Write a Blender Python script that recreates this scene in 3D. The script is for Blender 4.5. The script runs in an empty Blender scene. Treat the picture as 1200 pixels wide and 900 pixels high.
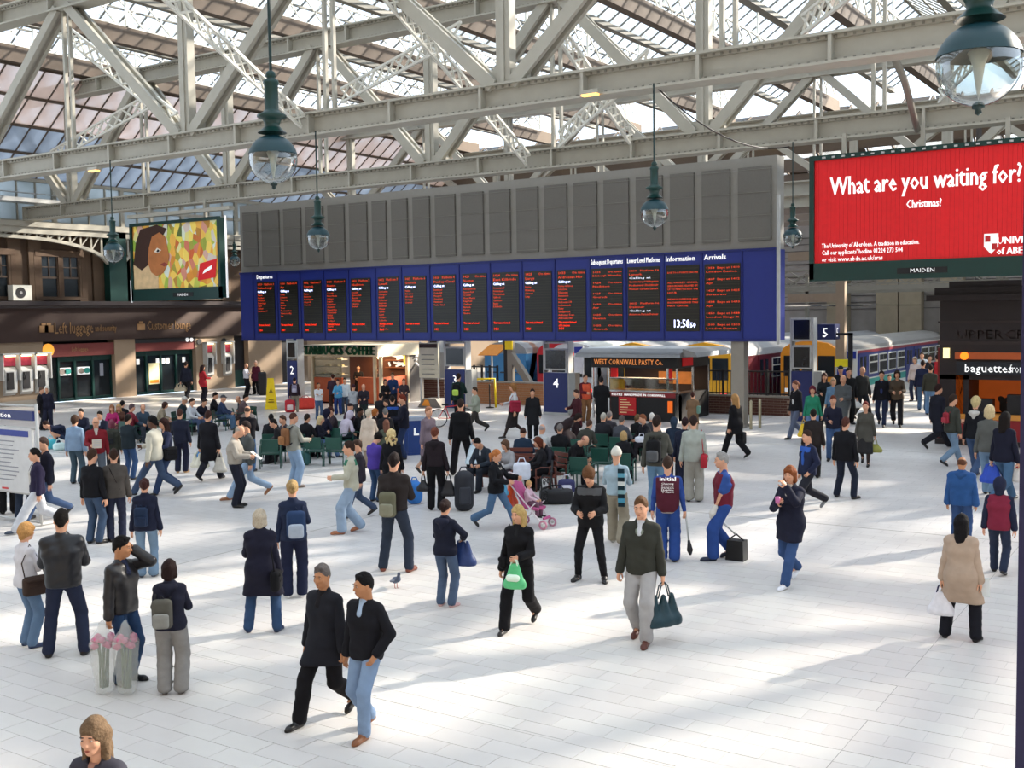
import bpy, math, random
import numpy as np
random.seed(7); rs = np.random.RandomState(5)
D = bpy.data; SC = bpy.context.scene; COL = SC.collection
# ------------------------------------------------------------ camera
F = 1280.0; CH = 4.2
PSI, PIT, ROL = math.radians(33.3), math.radians(3.66), math.radians(-0.86)
def _Rx(a): c, s = math.cos(a), math.sin(a); return np.array([[1,0,0],[0,c,-s],[0,s,c]])
def _Rz(a): c, s = math.cos(a), math.sin(a); return np.array([[c,-s,0],[s,c,0],[0,0,1]])
RC = _Rz(PSI) @ _Rx(math.pi/2-PIT) @ _Rz(ROL); CAM = np.array([0,0,CH])
cd = D.cameras.new('camera'); cam = D.objects.new('camera', cd); COL.objects.link(cam)
cd.sensor_width = 36; cd.lens = F/1200*36; cd.clip_end = 600
from mathutils import Matrix, Vector
cam.matrix_world = Matrix.Translation(Vector(CAM)) @ Matrix(RC.tolist()).to_4x4()
SC.camera = cam
# ------------------------------------------------------------ daylight
SC.view_settings.view_transform = 'Standard'; SC.view_settings.look = 'None'
SC.view_settings.gamma = 1; SC.view_settings.use_curve_mapping = False
SC.view_settings.exposure = 0.46
w = D.worlds.new('sky'); SC.world = w; w.use_nodes = True
bg = w.node_tree.nodes['Background']; bg.inputs[0].default_value = (.74,.86,1,1); bg.inputs[1].default_value = 1.7
sd = D.lights.new('sun', 'SUN'); so = D.objects.new('sun', sd); COL.objects.link(so)
sd.energy = 14.0; sd.angle = math.radians(1.2); sd.color = (1, .88, .72)
SAZ, SEL = math.radians(28.7), math.radians(27)
sv = Vector((math.sin(SAZ)*math.cos(SEL), math.cos(SAZ)*math.cos(SEL), math.sin(SEL)))
so.rotation_euler = sv.to_track_quat('Z', 'Y').to_euler()
so.location = (30, 60, 60)
SC.cycles.max_bounces = 6; SC.cycles.transparent_max_bounces = 24
SC.cycles.caustics_reflective = False; SC.cycles.caustics_refractive = False
# ------------------------------------------------------------ pixel helpers (real places: a pixel ray met with a known plane)
def ray(x, y): return RC @ np.array([(x-600)/F, (450-y)/F, -1.0])
def G(x, y, z=0.0): d = ray(x, y); return CAM + d*((z-CH)/d[2])
def AY(x, y, Y): d = ray(x, y); return CAM + d*(Y/d[1])
def AX(x, y, X): d = ray(x, y); return CAM + d*(X/d[0])
def proj(P): q = RC.T @ (np.array(P, float)-CAM); return 600-F*q[0]/q[2], 450+F*q[1]/q[2]
# ------------------------------------------------------------ materials
def srgb(h):
    h = h.lstrip('#'); c = [int(h[i:i+2], 16)/255 for i in (0, 2, 4)]
    return tuple(v/12.92 if v <= .04045 else ((v+.055)/1.055)**2.4 for v in c) + (1,)
MC = {}
def mat(h, rough=.6, metal=0., var=.12, scale=6., bump=0., emit=0., name=None, kind='n', spec=.4):
    key = (h, rough, metal, var, scale, bump, emit, kind)
    if key in MC: return MC[key]
    m = D.materials.new(name or 'm_'+h.strip('#')); m.use_nodes = True; nt = m.node_tree; N = nt.nodes; L = nt.links
    b = N['Principled BSDF']; c = srgb(h)
    b.inputs['Roughness'].default_value = rough; b.inputs['Metallic'].default_value = metal
    b.inputs['Specular IOR Level'].default_value = spec
    b.inputs['Base Color'].default_value = c
    if emit:
        b.inputs['Emission Color'].default_value = c; b.inputs['Emission Strength'].default_value = emit
    if var or bump:
        tc = N.new('ShaderNodeTexCoord'); nz = N.new('ShaderNodeTexNoise'); nz.inputs['Scale'].default_value = scale
        nz.inputs['Detail'].default_value = 4; L.new(tc.outputs['Object'], nz.inputs['Vector'])
        if var:
            mx = N.new('ShaderNodeMix'); mx.data_type = 'RGBA'
            mx.inputs[6].default_value = tuple(min(1, v*(1-var)) for v in c[:3])+(1,)
            mx.inputs[7].default_value = tuple(min(1, v*(1+var)+.004*var) for v in c[:3])+(1,)
            L.new(nz.outputs['Fac'], mx.inputs[0]); L.new(mx.outputs[2], b.inputs['Base Color'])
        if bump:
            bp = N.new('ShaderNodeBump'); bp.inputs['Strength'].default_value = bump; bp.inputs['Distance'].default_value = .02
            L.new(nz.outputs['Fac'], bp.inputs['Height']); L.new(bp.outputs[0], b.inputs['Normal'])
    MC[key] = m; return m
def cloth(h):
    c = [int(h.lstrip('#')[i:i+2], 16) for i in (0, 2, 4)]; g = sum(c)/3; c = [max(0, min(255, (v*.80+g*.20)*.95)) for v in c]; h = '#%02x%02x%02x' % tuple(int(v) for v in c)
    return mat(h, .85, 0, .18, 9., .25, spec=.2)
def glass_roof(h, tr, name):
    m = D.materials.new(name); m.use_nodes = True; nt = m.node_tree; N = nt.nodes; L = nt.links
    for n in list(N): N.remove(n)
    o = N.new('ShaderNodeOutputMaterial'); t = N.new('ShaderNodeBsdfTransparent'); t.inputs[0].default_value = (.95,.97,1,1)
    tl = N.new('ShaderNodeBsdfTranslucent'); tl.inputs[0].default_value = srgb(h)
    df = N.new('ShaderNodeBsdfDiffuse'); df.inputs[0].default_value = srgb(h)
    a = N.new('ShaderNodeMixShader'); a.inputs[0].default_value = .35; L.new(tl.outputs[0], a.inputs[1]); L.new(df.outputs[0], a.inputs[2])
    mx = N.new('ShaderNodeMixShader')
    tc = N.new('ShaderNodeTexCoord'); nz = N.new('ShaderNodeTexNoise'); nz.inputs['Scale'].default_value = .7; L.new(tc.outputs['Object'], nz.inputs[0])
    mr = N.new('ShaderNodeMapRange'); mr.inputs[1].default_value = .3; mr.inputs[2].default_value = .7
    mr.inputs[3].default_value = 1-tr-.12; mr.inputs[4].default_value = 1-tr+.12; L.new(nz.outputs[0], mr.inputs[0]); L.new(mr.outputs[0], mx.inputs[0])
    L.new(t.outputs[0], mx.inputs[1]); L.new(a.outputs[0], mx.inputs[2]); L.new(mx.outputs[0], o.inputs[0]); return m
def clear_glass(h, refl=.12, name='clear glass'):
    m = D.materials.new(name); m.use_nodes = True; nt = m.node_tree; N = nt.nodes; L = nt.links
    for n in list(N): N.remove(n)
    o = N.new('ShaderNodeOutputMaterial'); t = N.new('ShaderNodeBsdfTransparent'); t.inputs[0].default_value = srgb(h)
    g = N.new('ShaderNodeBsdfGlossy'); g.inputs['Roughness'].default_value = .08
    lw = N.new('ShaderNodeLayerWeight'); lw.inputs[0].default_value = .35
    ad = N.new('ShaderNodeMath'); ad.operation = 'ADD'; ad.use_clamp = True; ad.inputs[1].default_value = refl; L.new(lw.outputs['Facing'], ad.inputs[0])
    mu = N.new('ShaderNodeMath'); mu.operation = 'MULTIPLY'; mu.inputs[1].default_value = .7; L.new(ad.outputs[0], mu.inputs[0])
    mx = N.new('ShaderNodeMixShader'); L.new(mu.outputs[0], mx.inputs[0]); L.new(t.outputs[0], mx.inputs[1]); L.new(g.outputs[0], mx.inputs[2])
    L.new(mx.outputs[0], o.inputs[0]); return m
M = dict(
 steel=mat('#a5a195', .55, 0, .10, 3., .15), steeld=mat('#7b786f', .6, 0, .12, 3., .15), white=mat('#d8d6cc', .5, 0, .06),
 gutter=mat('#5e5248', .8, 0, .15, 2.), green=mat('#0c332f', .35, 0, .1), greend=mat('#0b2a2b', .4, 0, .1),
 blue=mat('#1c2f8e', .45, 0, .05), navy=mat('#1b2452', .45), black=mat('#101013', .5), dark=mat('#1b1a1e', .5),
 mesh=mat('#6b6863', .75, 0, .12, 14., .1), meshf=mat('#8c8983', .65, 0, .06), grey=mat('#8f8f90', .55), greyl=mat('#b4b5b4', .5),
 concrete=mat('#8d877e', .8, 0, .1, 4., .2), stone=mat('#4f3e31', .85, 0, .22, 1.4, .4), beige=mat('#8f7c68', .75, 0, .12, 1.2, .2),
 brown=mat('#35231d', .6, 0, .15), cornice=mat('#3a3436', .7, 0, .15), sign=mat('#6d2f2c', .5), yellow=mat('#e8c800', .45), orange=mat('#e08a1c', .4),
 red=mat('#c02026', .45), redb=mat('#d8141c', .5, emit=.05), chrome=mat('#c8ccd0', .25, .9, 0), wood=mat('#7a4526', .5), terrac=mat('#b5562e', .6),
 brick=mat('#5b3c33', .85, 0, .25, 9., .3), gold=mat('#8a6844', .6), wtext=mat('#f2f2f2', .5, emit=.25), led=mat('#e8431c', .5, emit=.6, var=0),
 ledw=mat('#e8ecff', .5, emit=.7, var=0), screen=mat('#15140f', .35), glass=clear_glass('#d6dedd'), dglass=mat('#1c2226', .12, 0, .3, 1.), lampglow=mat('#ffe9b0', .5, emit=3.5, var=0),
)
# ------------------------------------------------------------ objects
WM = {}
def setp(o, label=None, cat=None, group=None, kind=None):
    if label: o['label'] = label
    if cat: o['category'] = cat
    if group: o['group'] = group
    if kind: o['kind'] = kind
    return o
def thing(name, label, cat, loc=(0,0,0), rz=0., s=1., group=None, kind=None):
    o = D.objects.new(name, None); COL.objects.link(o); o.location = [float(v) for v in loc]; o.rotation_euler = (0,0,rz); o.scale = (s,s,s); o.empty_display_size = .2
    m = np.eye(4); m[:3,:3] = _Rz(rz)*s; m[:3,3] = loc; WM[o.name] = m
    return setp(o, label, cat, group, kind)
def mkmesh(name, V, FA, mats, MI=None, smooth=False):
    me = D.meshes.new(name); V = np.asarray(V, dtype=np.float32)
    if isinstance(FA, np.ndarray):
        n, k = FA.shape; lv = FA.ravel().astype(np.int32); ls = np.arange(n, dtype=np.int32)*k; lt = np.full(n, k, np.int32)
    else:
        lt = np.array([len(f) for f in FA], np.int32); n = len(FA); ls = np.concatenate([[0], np.cumsum(lt)[:-1]]).astype(np.int32) if n else np.zeros(0, np.int32)
        lv = np.array([i for f in FA for i in f], np.int32)
    me.vertices.add(len(V)); me.vertices.foreach_set('co', V.ravel()); me.loops.add(len(lv)); me.loops.foreach_set('vertex_index', lv)
    me.polygons.add(n); me.polygons.foreach_set('loop_start', ls); me.polygons.foreach_set('loop_total', lt)
    me.polygons.foreach_set('use_smooth', np.full(n, bool(smooth)))
    for m in mats: me.materials.append(m)
    if MI is not None: me.polygons.foreach_set('material_index', np.asarray(MI, np.int32))
    me.update(calc_edges=True); return me
def link(name, me, parent=None, kind=None):
    o = D.objects.new(name, me); COL.objects.link(o)
    if parent is not None: o.parent = parent
    if kind: o['kind'] = kind
    return o
class MB:
    def __init__(s): s.V = []; s.F = []; s.I = []; s.n = 0; s.mi = 0
    def add(s, v, f):
        v = np.asarray(v, float); s.V.append(v); s.F += [tuple(i+s.n for i in q) for q in f]; s.I += [s.mi]*len(f); s.n += len(v); return s
    def box(s, c, d, R=None):
        v = np.array([[x,y,z] for x in (-.5,.5) for y in (-.5,.5) for z in (-.5,.5)])*np.array(d)
        if R is not None: v = v @ np.asarray(R).T
        return s.add(v+np.array(c), [(0,1,3,2),(4,6,7,5),(0,4,5,1),(2,3,7,6),(0,2,6,4),(1,5,7,3)])
    def bb(s, a, b): a, b = np.array(a, float), np.array(b, float); return s.box((a+b)/2, np.abs(b-a))
    def bar(s, a, b, w=.05, h=None, up=(0,0,1)):
        a, b = np.array(a, float), np.array(b, float); d = b-a; L = np.linalg.norm(d)
        if L < 1e-6: return s
        d /= L; u = np.array(up, float)
        if abs(d @ u) > .97: u = np.array((0,1.,0))
        x = np.cross(d, u); x /= np.linalg.norm(x); z = np.cross(x, d)
        return s.box((a+b)/2, (w, L, h or w), np.stack([x, d, z], 1))
    def tube(s, pts, r, n=8, cap=True):
        P = np.array(pts, float); m = len(P); rr = np.full(m, r) if np.isscalar(r) else np.array(r, float)
        V = []; u = None
        for i in range(m):
            d = P[min(i+1, m-1)]-P[max(i-1, 0)]; d /= max(1e-9, np.linalg.norm(d))
            if u is None: u = np.cross(d, (0,0,1.)) if abs(d[2]) < .9 else np.cross(d, (1.,0,0))
            u = u-d*(u@d); u /= np.linalg.norm(u); v = np.cross(d, u)
            for k in range(n): a = 2*math.pi*k/n; V.append(P[i]+rr[i]*(math.cos(a)*u+math.sin(a)*v))
        Fc = [(i*n+k, i*n+(k+1)%n, (i+1)*n+(k+1)%n, (i+1)*n+k) for i in range(m-1) for k in range(n)]
        if cap: Fc += [tuple(range(n))[::-1], tuple((m-1)*n+k for k in range(n))]
        return s.add(V, Fc)
    def lathe(s, prof, c=(0,0,0), n=16):
        V = [(c[0]+r*math.cos(2*math.pi*k/n), c[1]+r*math.sin(2*math.pi*k/n), c[2]+z) for r, z in prof for k in range(n)]
        Fc = [(i*n+k, i*n+(k+1)%n, (i+1)*n+(k+1)%n, (i+1)*n+k) for i in range(len(prof)-1) for k in range(n)]
        return s.add(V, Fc)
    def prism(s, poly, axis, a, b):
        # poly: 2D points in the plane across axis ('x': (y,z), 'y': (x,z), 'z': (x,y))
        n = len(poly); f = {'x': lambda p, t: (t, p[0], p[1]), 'y': lambda p, t: (p[0], t, p[1]), 'z': lambda p, t: (p[0], p[1], t)}[axis]
        V = [f(p, a) for p in poly]+[f(p, b) for p in poly]
        return s.add(V, [tuple(range(n))[::-1], tuple(range(n, 2*n))]+[(i, (i+1)%n, n+(i+1)%n, n+i) for i in range(n)])
    def build(s, name, mats, parent=None, smooth=False, kind=None, label=None, local=False):
        V = np.concatenate(s.V)
        if parent is not None and not local and parent.name in WM:
            m = np.linalg.inv(WM[parent.name]); V = V @ m[:3,:3].T + m[:3,3]
        if not isinstance(mats, (list, tuple)): mats = [mats]
        o = link(name, mkmesh(name, V, s.F, mats, s.I if len(mats) > 1 else None, smooth), parent, kind)
        if parent is not None and parent.name in WM: WM[o.name] = WM[parent.name]
        if label: o['label'] = label
        return o
def _each(s, name, mats, parent=None, smooth=False, label=None):
    k = 0; out = []
    for v in s.V:
        n = len(v); q = MB(); fs = [f for f in s.F if k <= f[0] < k+n]; q.V = [v]; q.F = [tuple(i-k for i in f) for f in fs]; q.I = [0]*len(fs); k += n
        out.append(q.build(name, mats, parent, smooth, label=label))
    return out[-1]
MB.each = _each
def single(name, mb, m, label, cat, group=None, smooth=False):
    return setp(mb.build(name, m, smooth=smooth), label, cat, group)
def root_at(name, label, cat, mb_pts, group=None):
    return thing(name, label, cat, mb_pts, group=group)
def text_mesh(s, size, align='LEFT', ext=.0, res=1, spacing=1.):
    cu = D.curves.new('t', 'FONT'); cu.body = s; cu.size = size; cu.align_x = align; cu.extrude = ext; cu.resolution_u = res; cu.space_line = spacing
    ob = D.objects.new('t', cu); COL.objects.link(ob)
    dg = bpy.context.evaluated_depsgraph_get(); me = D.meshes.new_from_object(ob.evaluated_get(dg)); D.objects.remove(ob); D.curves.remove(cu)
    n = len(me.vertices); v = np.zeros(n*3, np.float32); me.vertices.foreach_get('co', v)
    Fc = [tuple(p.vertices) for p in me.polygons]; D.meshes.remove(me)
    return v.reshape(-1, 3), Fc
def text_on(mb, s, p, size, right=(1,0,0), up=(0,0,1), align='LEFT', width=None, ext=.0, bold=0., res=1, spacing=1.):
    V, Fc = text_mesh(s, size, align, ext, res, spacing)
    if not len(V): return
    if width:
        wd = V[:,0].max()-V[:,0].min(); V[:,0] *= width/wd
    r, u = np.array(right, float), np.array(up, float); nn = np.cross(r, u)
    W = V[:,:1]*r+V[:,1:2]*u+V[:,2:]*nn+np.array(p)
    mb.add(W, Fc)
    if bold:
        for dx in (bold, -bold): mb.add(W+r*dx, Fc)
# ============================================================ SETTING
# floor: slabs laid in a bond, long side along X
FX0, FX1, FY0, FY1 = -50.5, 16, -6, 150
def floor_material():
    m = D.materials.new('pale floor slabs'); m.use_nodes = True; nt = m.node_tree; N = nt.nodes; L = nt.links; b = N['Principled BSDF']
    tc = N.new('ShaderNodeTexCoord'); n1 = N.new('ShaderNodeTexNoise'); n1.inputs['Scale'].default_value = .35; n1.inputs['Detail'].default_value = 5
    n2 = N.new('ShaderNodeTexNoise'); n2.inputs['Scale'].default_value = 60; L.new(tc.outputs['Object'], n1.inputs[0]); L.new(tc.outputs['Object'], n2.inputs[0])
    br = N.new('ShaderNodeTexBrick'); br.inputs['Scale'].default_value = 1; br.inputs['Brick Width'].default_value = .6; br.inputs['Row Height'].default_value = .3
    br.inputs['Mortar Size'].default_value = .004; br.inputs['Color1'].default_value = (.60,.575,.56,1); br.inputs['Color2'].default_value = (.65,.625,.605,1); br.inputs['Mortar'].default_value = (.36,.34,.33,1)
    L.new(tc.outputs['Object'], br.inputs['Vector'])
    cr = N.new('ShaderNodeMapRange'); cr.inputs[1].default_value = .3; cr.inputs[2].default_value = .7; cr.inputs[3].default_value = .86; cr.inputs[4].default_value = 1.06; L.new(n1.outputs[0], cr.inputs[0])
    c2 = N.new('ShaderNodeMapRange'); c2.inputs[1].default_value = .3; c2.inputs[2].default_value = .7; c2.inputs[3].default_value = .95; c2.inputs[4].default_value = 1.04; L.new(n2.outputs[0], c2.inputs[0])
    mm = N.new('ShaderNodeMath'); mm.operation = 'MULTIPLY'; L.new(cr.outputs[0], mm.inputs[0]); L.new(c2.outputs[0], mm.inputs[1])
    mx = N.new('ShaderNodeVectorMath'); mx.operation = 'SCALE'; L.new(br.outputs['Color'], mx.inputs[0]); L.new(mm.outputs[0], mx.inputs['Scale'])
    L.new(mx.outputs[0], b.inputs['Base Color']); b.inputs['Roughness'].default_value = .34; b.inputs['Specular IOR Level'].default_value = .35
    return m
fm = floor_material()
slabm = [mat(h, .34, 0, .07, 2., 0) for h in ('#d3cdc8', '#d0cac5', '#d5d0ca')]
floor = thing('floor', None, None, kind='structure'); floor['label'] = 'pale stone concourse floor laid in bonded slabs'
mb = MB()
mb.bb((FX0, FY0, -.35), (FX1, 45.5, -.006)); mb.build('screed', mat('#8f8a84', .7), floor)
fb = MB(); fb.bb((FX0, FY0, -.3), (FX1, 45.5, -.002))
tw, th, gp = .6, .3, .007
cells = []
j0, j1 = int(-2/th), int(30/th)
for j in range(j0, j1):
    y = j*th; off = (j % 2)*tw/2
    for i in range(int(-30/tw), int(10/tw)):
        x = i*tw+off; px, py = proj((x+tw/2, y+th/2, 0)); q = RC.T @ (np.array((x, y, 0))-CAM)
        if q[2] > -2: continue
        if -60 < px < 1260 and 660 < py < 960: cells.append((x, y, math.hypot(x, y)))
cells.sort(key=lambda c: c[2])
def slab_geo(b, x, y, z=0): b.bb((x+gp/2, y+gp/2, -.02), (x+tw-gp/2, y+th-gp/2, z))
sm = []
for k, m_ in enumerate(slabm):
    b = MB(); slab_geo(b, 0, 0); sm.append(mkmesh('slab', np.concatenate(b.V), b.F, [m_]))
for k, (x, y, d) in enumerate(cells[:300]):
    o = link('slab', sm[rs.randint(3)], floor); o.location = (x, y, rs.uniform(.0005, .003))
b = MB()
for (x, y, d) in cells[300:]: b.mi = rs.randint(3); slab_geo(b, x, y, rs.uniform(.0005, .002))
b.build('slab_paving', slabm, floor, kind='stuff')
# rest of the floor: one sheet with a hole where the real slabs lie is not needed, the sheet lies a hair below the slabs
fb.build('far_paving', fm, floor)
b = MB(); b.bb((-50.5, 45.5, -1.1), (16, 150, -1.0)); b.build('track_bed', mat('#3a3734', .95, 0, .3, 3., .5), floor)
# long darker movement joints
b = MB()
for Y in (9.05, 21.05, 33.0): b.box((-17, Y, -.0), (66, .006, .005))
for X in (-27.0, -15.0, -3.0): b.box((X, 19, -.0), (.006, 52, .005))
b.build('movement_joint', mat('#9c9791', .8), floor, kind='stuff')

# ------------------------------------------------------------ stone building on the left
BX = -50.5
def fx(px, py): p = AX(px, py, BX); return p[1], p[2]
wl = thing('wall_left', None, None, kind='structure'); wl['label'] = 'brown stone building with glazed doors and sash windows above a cornice'
ZC0, ZC1 = 4.85, 5.15
def wbox(b, px0, px1, z0, z1, t=.0, d=.3):
    y0 = fx(px0, 400)[0]; y1 = fx(px1, 400)[0]; b.bb((BX-d, y0, z0), (BX+t, y1, z1)); return y0, y1
yA, yB = 18., 75.
b = MB()
b.bb((BX-1.2, yA, 0), (BX-.9, yB, 9)); b.build('rear_wall', M['dark'], wl)
def P(px): return fx(px, 400)[0]
b = MB()
for a, c in ((-60, 50), (134, 158), (229, 274), (291, 330), (360, 600)):
    b.bb((BX-.6, max(yA, P(a)) if a > -60 else yA, 0), (BX, min(yB, P(c)), 3.15))
b.each('ashlar_pier', M['beige'], wl)
b = MB(); b.bb((BX-.6, yA, 3.15), (BX+.12, yB, ZC0)); b.build('fascia', M['brown'], wl)
b = MB(); b.prism([(BX-.4, ZC0), (BX+.25, ZC0), (BX+.3, ZC0+.1), (BX+.5, ZC0+.14), (BX+.55, ZC1+.05), (BX-.4, ZC1+.08)], 'y', yA, yB); b.build('cornice', M['cornice'], wl)
b = MB(); b.bb((BX-.6, yA, 0), (BX+.06, P(50), .25)); b.build('plinth', M['concrete'], wl)
# fascia lettering
b = MB()
text_on(b, 'Left luggage', (BX+.14, P(62), 3.55), .85, right=(0,1,0), width=P(107)-P(62), ext=.01)
text_on(b, 'and security', (BX+.14, P(110), 3.62), .5, right=(0,1,0), width=P(135)-P(110), ext=.01)
text_on(b, 'Customer lounge', (BX+.14, P(171), 3.62), .75, right=(0,1,0), width=P(222)-P(171), ext=.01)
for q in (50, 56, 164):
    b.box((BX+.15, P(q), 3.8), (.02, .5, .35))
    b.box((BX+.15, P(q), 4.05), (.02, .25, .12))
b.build('fascia_lettering', M['gold'], wl, kind='stuff')
# entrances
def entrance(idx, px0, px1, doors, sign_z, lab):
    t = thing('door_%d' % idx, None, None, (BX, P(px0), 0), kind='structure'); t['label'] = lab
    y0, y1 = P(px0), P(px1)
    b = MB(); b.bb((BX-.5, y0, sign_z[0]), (BX-.05, y1, sign_z[1])); b.build('sign_panel', M['sign'], t)
    b = MB(); b.bb((BX-.5, y0, 0), (BX-.42, y1, sign_z[0])); b.build('dark_glazing', M['dglass'], t)
    b = MB(); n = 0
    for q in doors: b.bb((BX-.42, P(q)-.06, 0), (BX-.3, P(q)+.06, sign_z[0]-.05))
    b.bb((BX-.42, P(doors[0]), sign_z[0]-.28), (BX-.32, P(doors[-1]), sign_z[0])); b.bb((BX-.42, P(doors[0]), 0), (BX-.34, P(doors[-1]), .16))
    b.build('door_frame', M['green'], t)
    return t
d1 = entrance(1, 50, 134, (72, 91, 112, 134), (2.35, 3.0), 'dark glazed double door with green frame and two white round-symbol stickers')
b = MB(); 
for a, c in ((72.5, 85.5), (94, 108)): b.bb((BX-.4, P(a), 1.35), (BX-.3, P(c), 1.75))
b.each('door_sticker', M['wtext'], d1)
for a, m_ in ((76, 'red'), (82, 'green'), (98, 'red'), (104.5, 'green')):
    b = MB(); V = [(BX-.285, P(a)+.2*math.cos(t), 1.55+.15*math.sin(t)) for t in np.linspace(0, 6.28, 13)[:-1]]; b.add(V, [tuple(range(12))]); b.build('sticker_symbol', mat('#2a8f86', .5) if m_ == 'green' else mat('#8a8078', .5), d1)
b = MB()
for q in (57, 121): b.bb((BX-.41, P(q), 1.2), (BX-.38, P(q+4), 1.9))
b.each('door_notice', mat('#8f93a0', .6), d1)
b = MB(); b.tube([(BX-.04, P(56), 2.72), (BX+.03, P(56), 2.72)], .33, 16); b.build('round_sign', mat('#f0a43c', .5, emit=.5), d1)
b = MB(); text_on(b, 'Left luggage', (BX-.03, P(84), 2.6), .34, right=(0,1,0), width=P(103)-P(84)); b.build('sign_lettering', M['gold'], d1)
d2 = entrance(2, 158, 229, (159, 175, 192, 210, 228), (2.45, 2.9), 'customer lounge glazed door with green frame and yellow poster')
b = MB(); b.bb((BX-.05, P(158), 2.9), (BX+.02, P(229), 3.12)); b.build('dark_sign_strip', M['dark'], d2)
b = MB()
for q in (219, 224): b.tube([(BX+.03, P(q), 3.0), (BX+.04, P(q), 3.0)], .12, 12)
b.each('pictogram', M['wtext'], d2)
b = MB(); b.bb((BX-.3, P(177), .55), (BX-.27, P(189), 1.75)); b.build('poster', mat('#e9dfae', .6), d2)
b = MB(); b.bb((BX-.27, P(178), .62), (BX-.26, P(188), .8)); b.build('poster_strip', M['orange'], d2)
b = MB()
for q in (163, 186, 193, 198, 217): b.bb((BX-.31, P(q), 1.7), (BX-.29, P(q+3.5), 2.0))
b.each('door_notice', M['wtext'], d2)
d3 = thing('door_3', None, None, (BX, P(275), 0), kind='structure'); d3['label'] = 'narrow dark doorway beside the wall telephones'
b = MB(); b.bb((BX-.5, P(274), 0), (BX-.4, P(291), 3.15)); b.build('door_leaf', M['dark'], d3)
b = MB(); b.bb((BX-.42, P(276), .05), (BX-.38, P(290), 1.0)); b.build('kick_panel', M['green'], d3)
b = MB(); b.bb((BX-.5, P(330), 0), (BX-.4, P(360), 3.15)); b.build('doorway_infill', M['dark'], wl)
# upper storey: stone wall with piers and sash windows
b = MB(); b.bb((BX-.5, yA, ZC1), (BX-.2, yB, 9.3)); b.build('upper_wall', M['stone'], wl)
win_px = [(-28, 18), (50, 100), (163, 200), (222, 262)]
k = 0
for a, c in win_px:
    k += 1; t = thing('window_%d' % k, None, None, (BX, P(a), ZC1), kind='structure'); t['label'] = 'tall dark paired sash window set in brown stone'
    y0, y1 = P(a), P(c); z0, z1 = 5.45, 7.5
    b = MB(); b.bb((BX-.2, y0-.25, z0-.15), (BX-.02, y1+.25, z0)); b.build('window_sill', M['stone'], t)
    b = MB()
    for y in (y0-.12, (y0+y1)/2, y1+.12): b.bb((BX-.22, y-.14, z0), (BX-.04, y+.14, z1+.15))
    b.bb((BX-.22, y0-.2, z1), (BX-.02, y1+.2, z1+.3)); b.each('window_surround', mat('#554233', .8, 0, .2, 2.), t)
    for s in (0, 1):
        ya = y0+.02+s*(y1-y0)/2; yb = ya+(y1-y0)/2-.04
        b = MB(); b.bb((BX-.2, ya, z0), (BX-.17, yb, z1)); b.build('pane', M['dglass'], t)
        b = MB(); zm = (z0+z1)/2-.1
        b.bb((BX-.17, ya, zm), (BX-.1, yb, zm+.1))
        for y in (ya+.12, yb-.12): b.bb((BX-.17, y-.05, z0), (BX-.1, y+.05, z1))
        ym = (ya+yb)/2; b.bb((BX-.16, ym-.03, zm), (BX-.12, ym+.03, z1)); b.bb((BX-.16, ya, (zm+z1)/2), (BX-.12, yb, (zm+z1)/2+.05))
        b.build('sash', mat('#5a4a3e', .6), t)
b = MB()
for q in (22, 46, 104, 120, 150, 158, 206, 268): b.bb((BX-.22, P(q)-.35, ZC1), (BX-.05, P(q)+.35, 9.0))
b.each('stone_pier', mat('#594738', .85, 0, .2, 2., .3), wl)
# air conditioner on the cornice
t = thing('air_conditioner', 'white air conditioning unit with round black fan standing on the cornice', 'air conditioner', (BX+.2, P(23), ZC1+.08))
y0, y1 = P(12), P(34)
b = MB(); b.bb((BX-.03, y0, ZC1+.09), (BX+.42, y1, ZC1+.85)); b.build('casing', M['white'], t)
b = MB(); b.tube([(BX+.42, y0+(y1-y0)*.4, ZC1+.47), (BX+.44, y0+(y1-y0)*.4, ZC1+.47)], .27, 18); b.build('fan_grille', M['dark'], t)
b = MB(); b.tube([(BX+.44, y0+(y1-y0)*.4, ZC1+.47), (BX+.46, y0+(y1-y0)*.4, ZC1+.47)], .08, 12); b.build('fan_hub', M['grey'], t)
# wall telephones
def telephone(px, z, lab, big):
    y = P(px); t = thing('wall_telephone', lab, 'payphone', (BX, y, z), group='payphones on the stone wall')
    wv = .95 if big else .75
    b = MB(); b.bb((BX+.0, y-wv/2, z+.75), (BX+.35, y-wv/2+.05, z+2.05)); b.bb((BX, y+wv/2-.05, z+.75), (BX+.35, y+wv/2, z+2.05)); b.bb((BX, y-wv/2, z+2.0), (BX+.4, y+wv/2, z+2.08)); b.build('hood', M['greyl'], t)
    b = MB(); b.bb((BX+.0, y-wv/2+.05, z+1.45), (BX+.03, y+wv/2-.05, z+2.0)); b.build('advert_panel', mat('#b8405a', .5, 0, .4, 8.), t)
    b = MB(); b.prism([(BX, z), (BX+.22, z+.15), (BX+.28, z+1.2), (BX+.1, z+1.4), (BX, z+1.4)], 'y', y-wv*.33, y+wv*.33); b.build('phone_body', M['greyl'], t)
    b = MB(); b.bb((BX+.24, y-wv*.28, z+.3), (BX+.29, y+wv*.12, z+1.15)); b.build('keypad_panel', M['dark'], t)
    b = MB(); b.tube([(BX+.32, y-wv*.2, z+1.1), (BX+.36, y-wv*.2, z+.95), (BX+.32, y-wv*.2, z+.78)], .03, 8); b.build('handset', M['black'], t)
    b = MB(); b.box((BX+.2, y+.03, z+1.95), (.18, wv*.5, .06)); b.build('hood_lamp', M['lampglow'], t)
for px, l in ((8, 'lit payphone with pink advert, furthest from the green doors'), (27, 'lit payphone between two others left of the green doors'), (45, 'lit payphone with red advert nearest the green doors')): telephone(px, .55, l, True)
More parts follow.
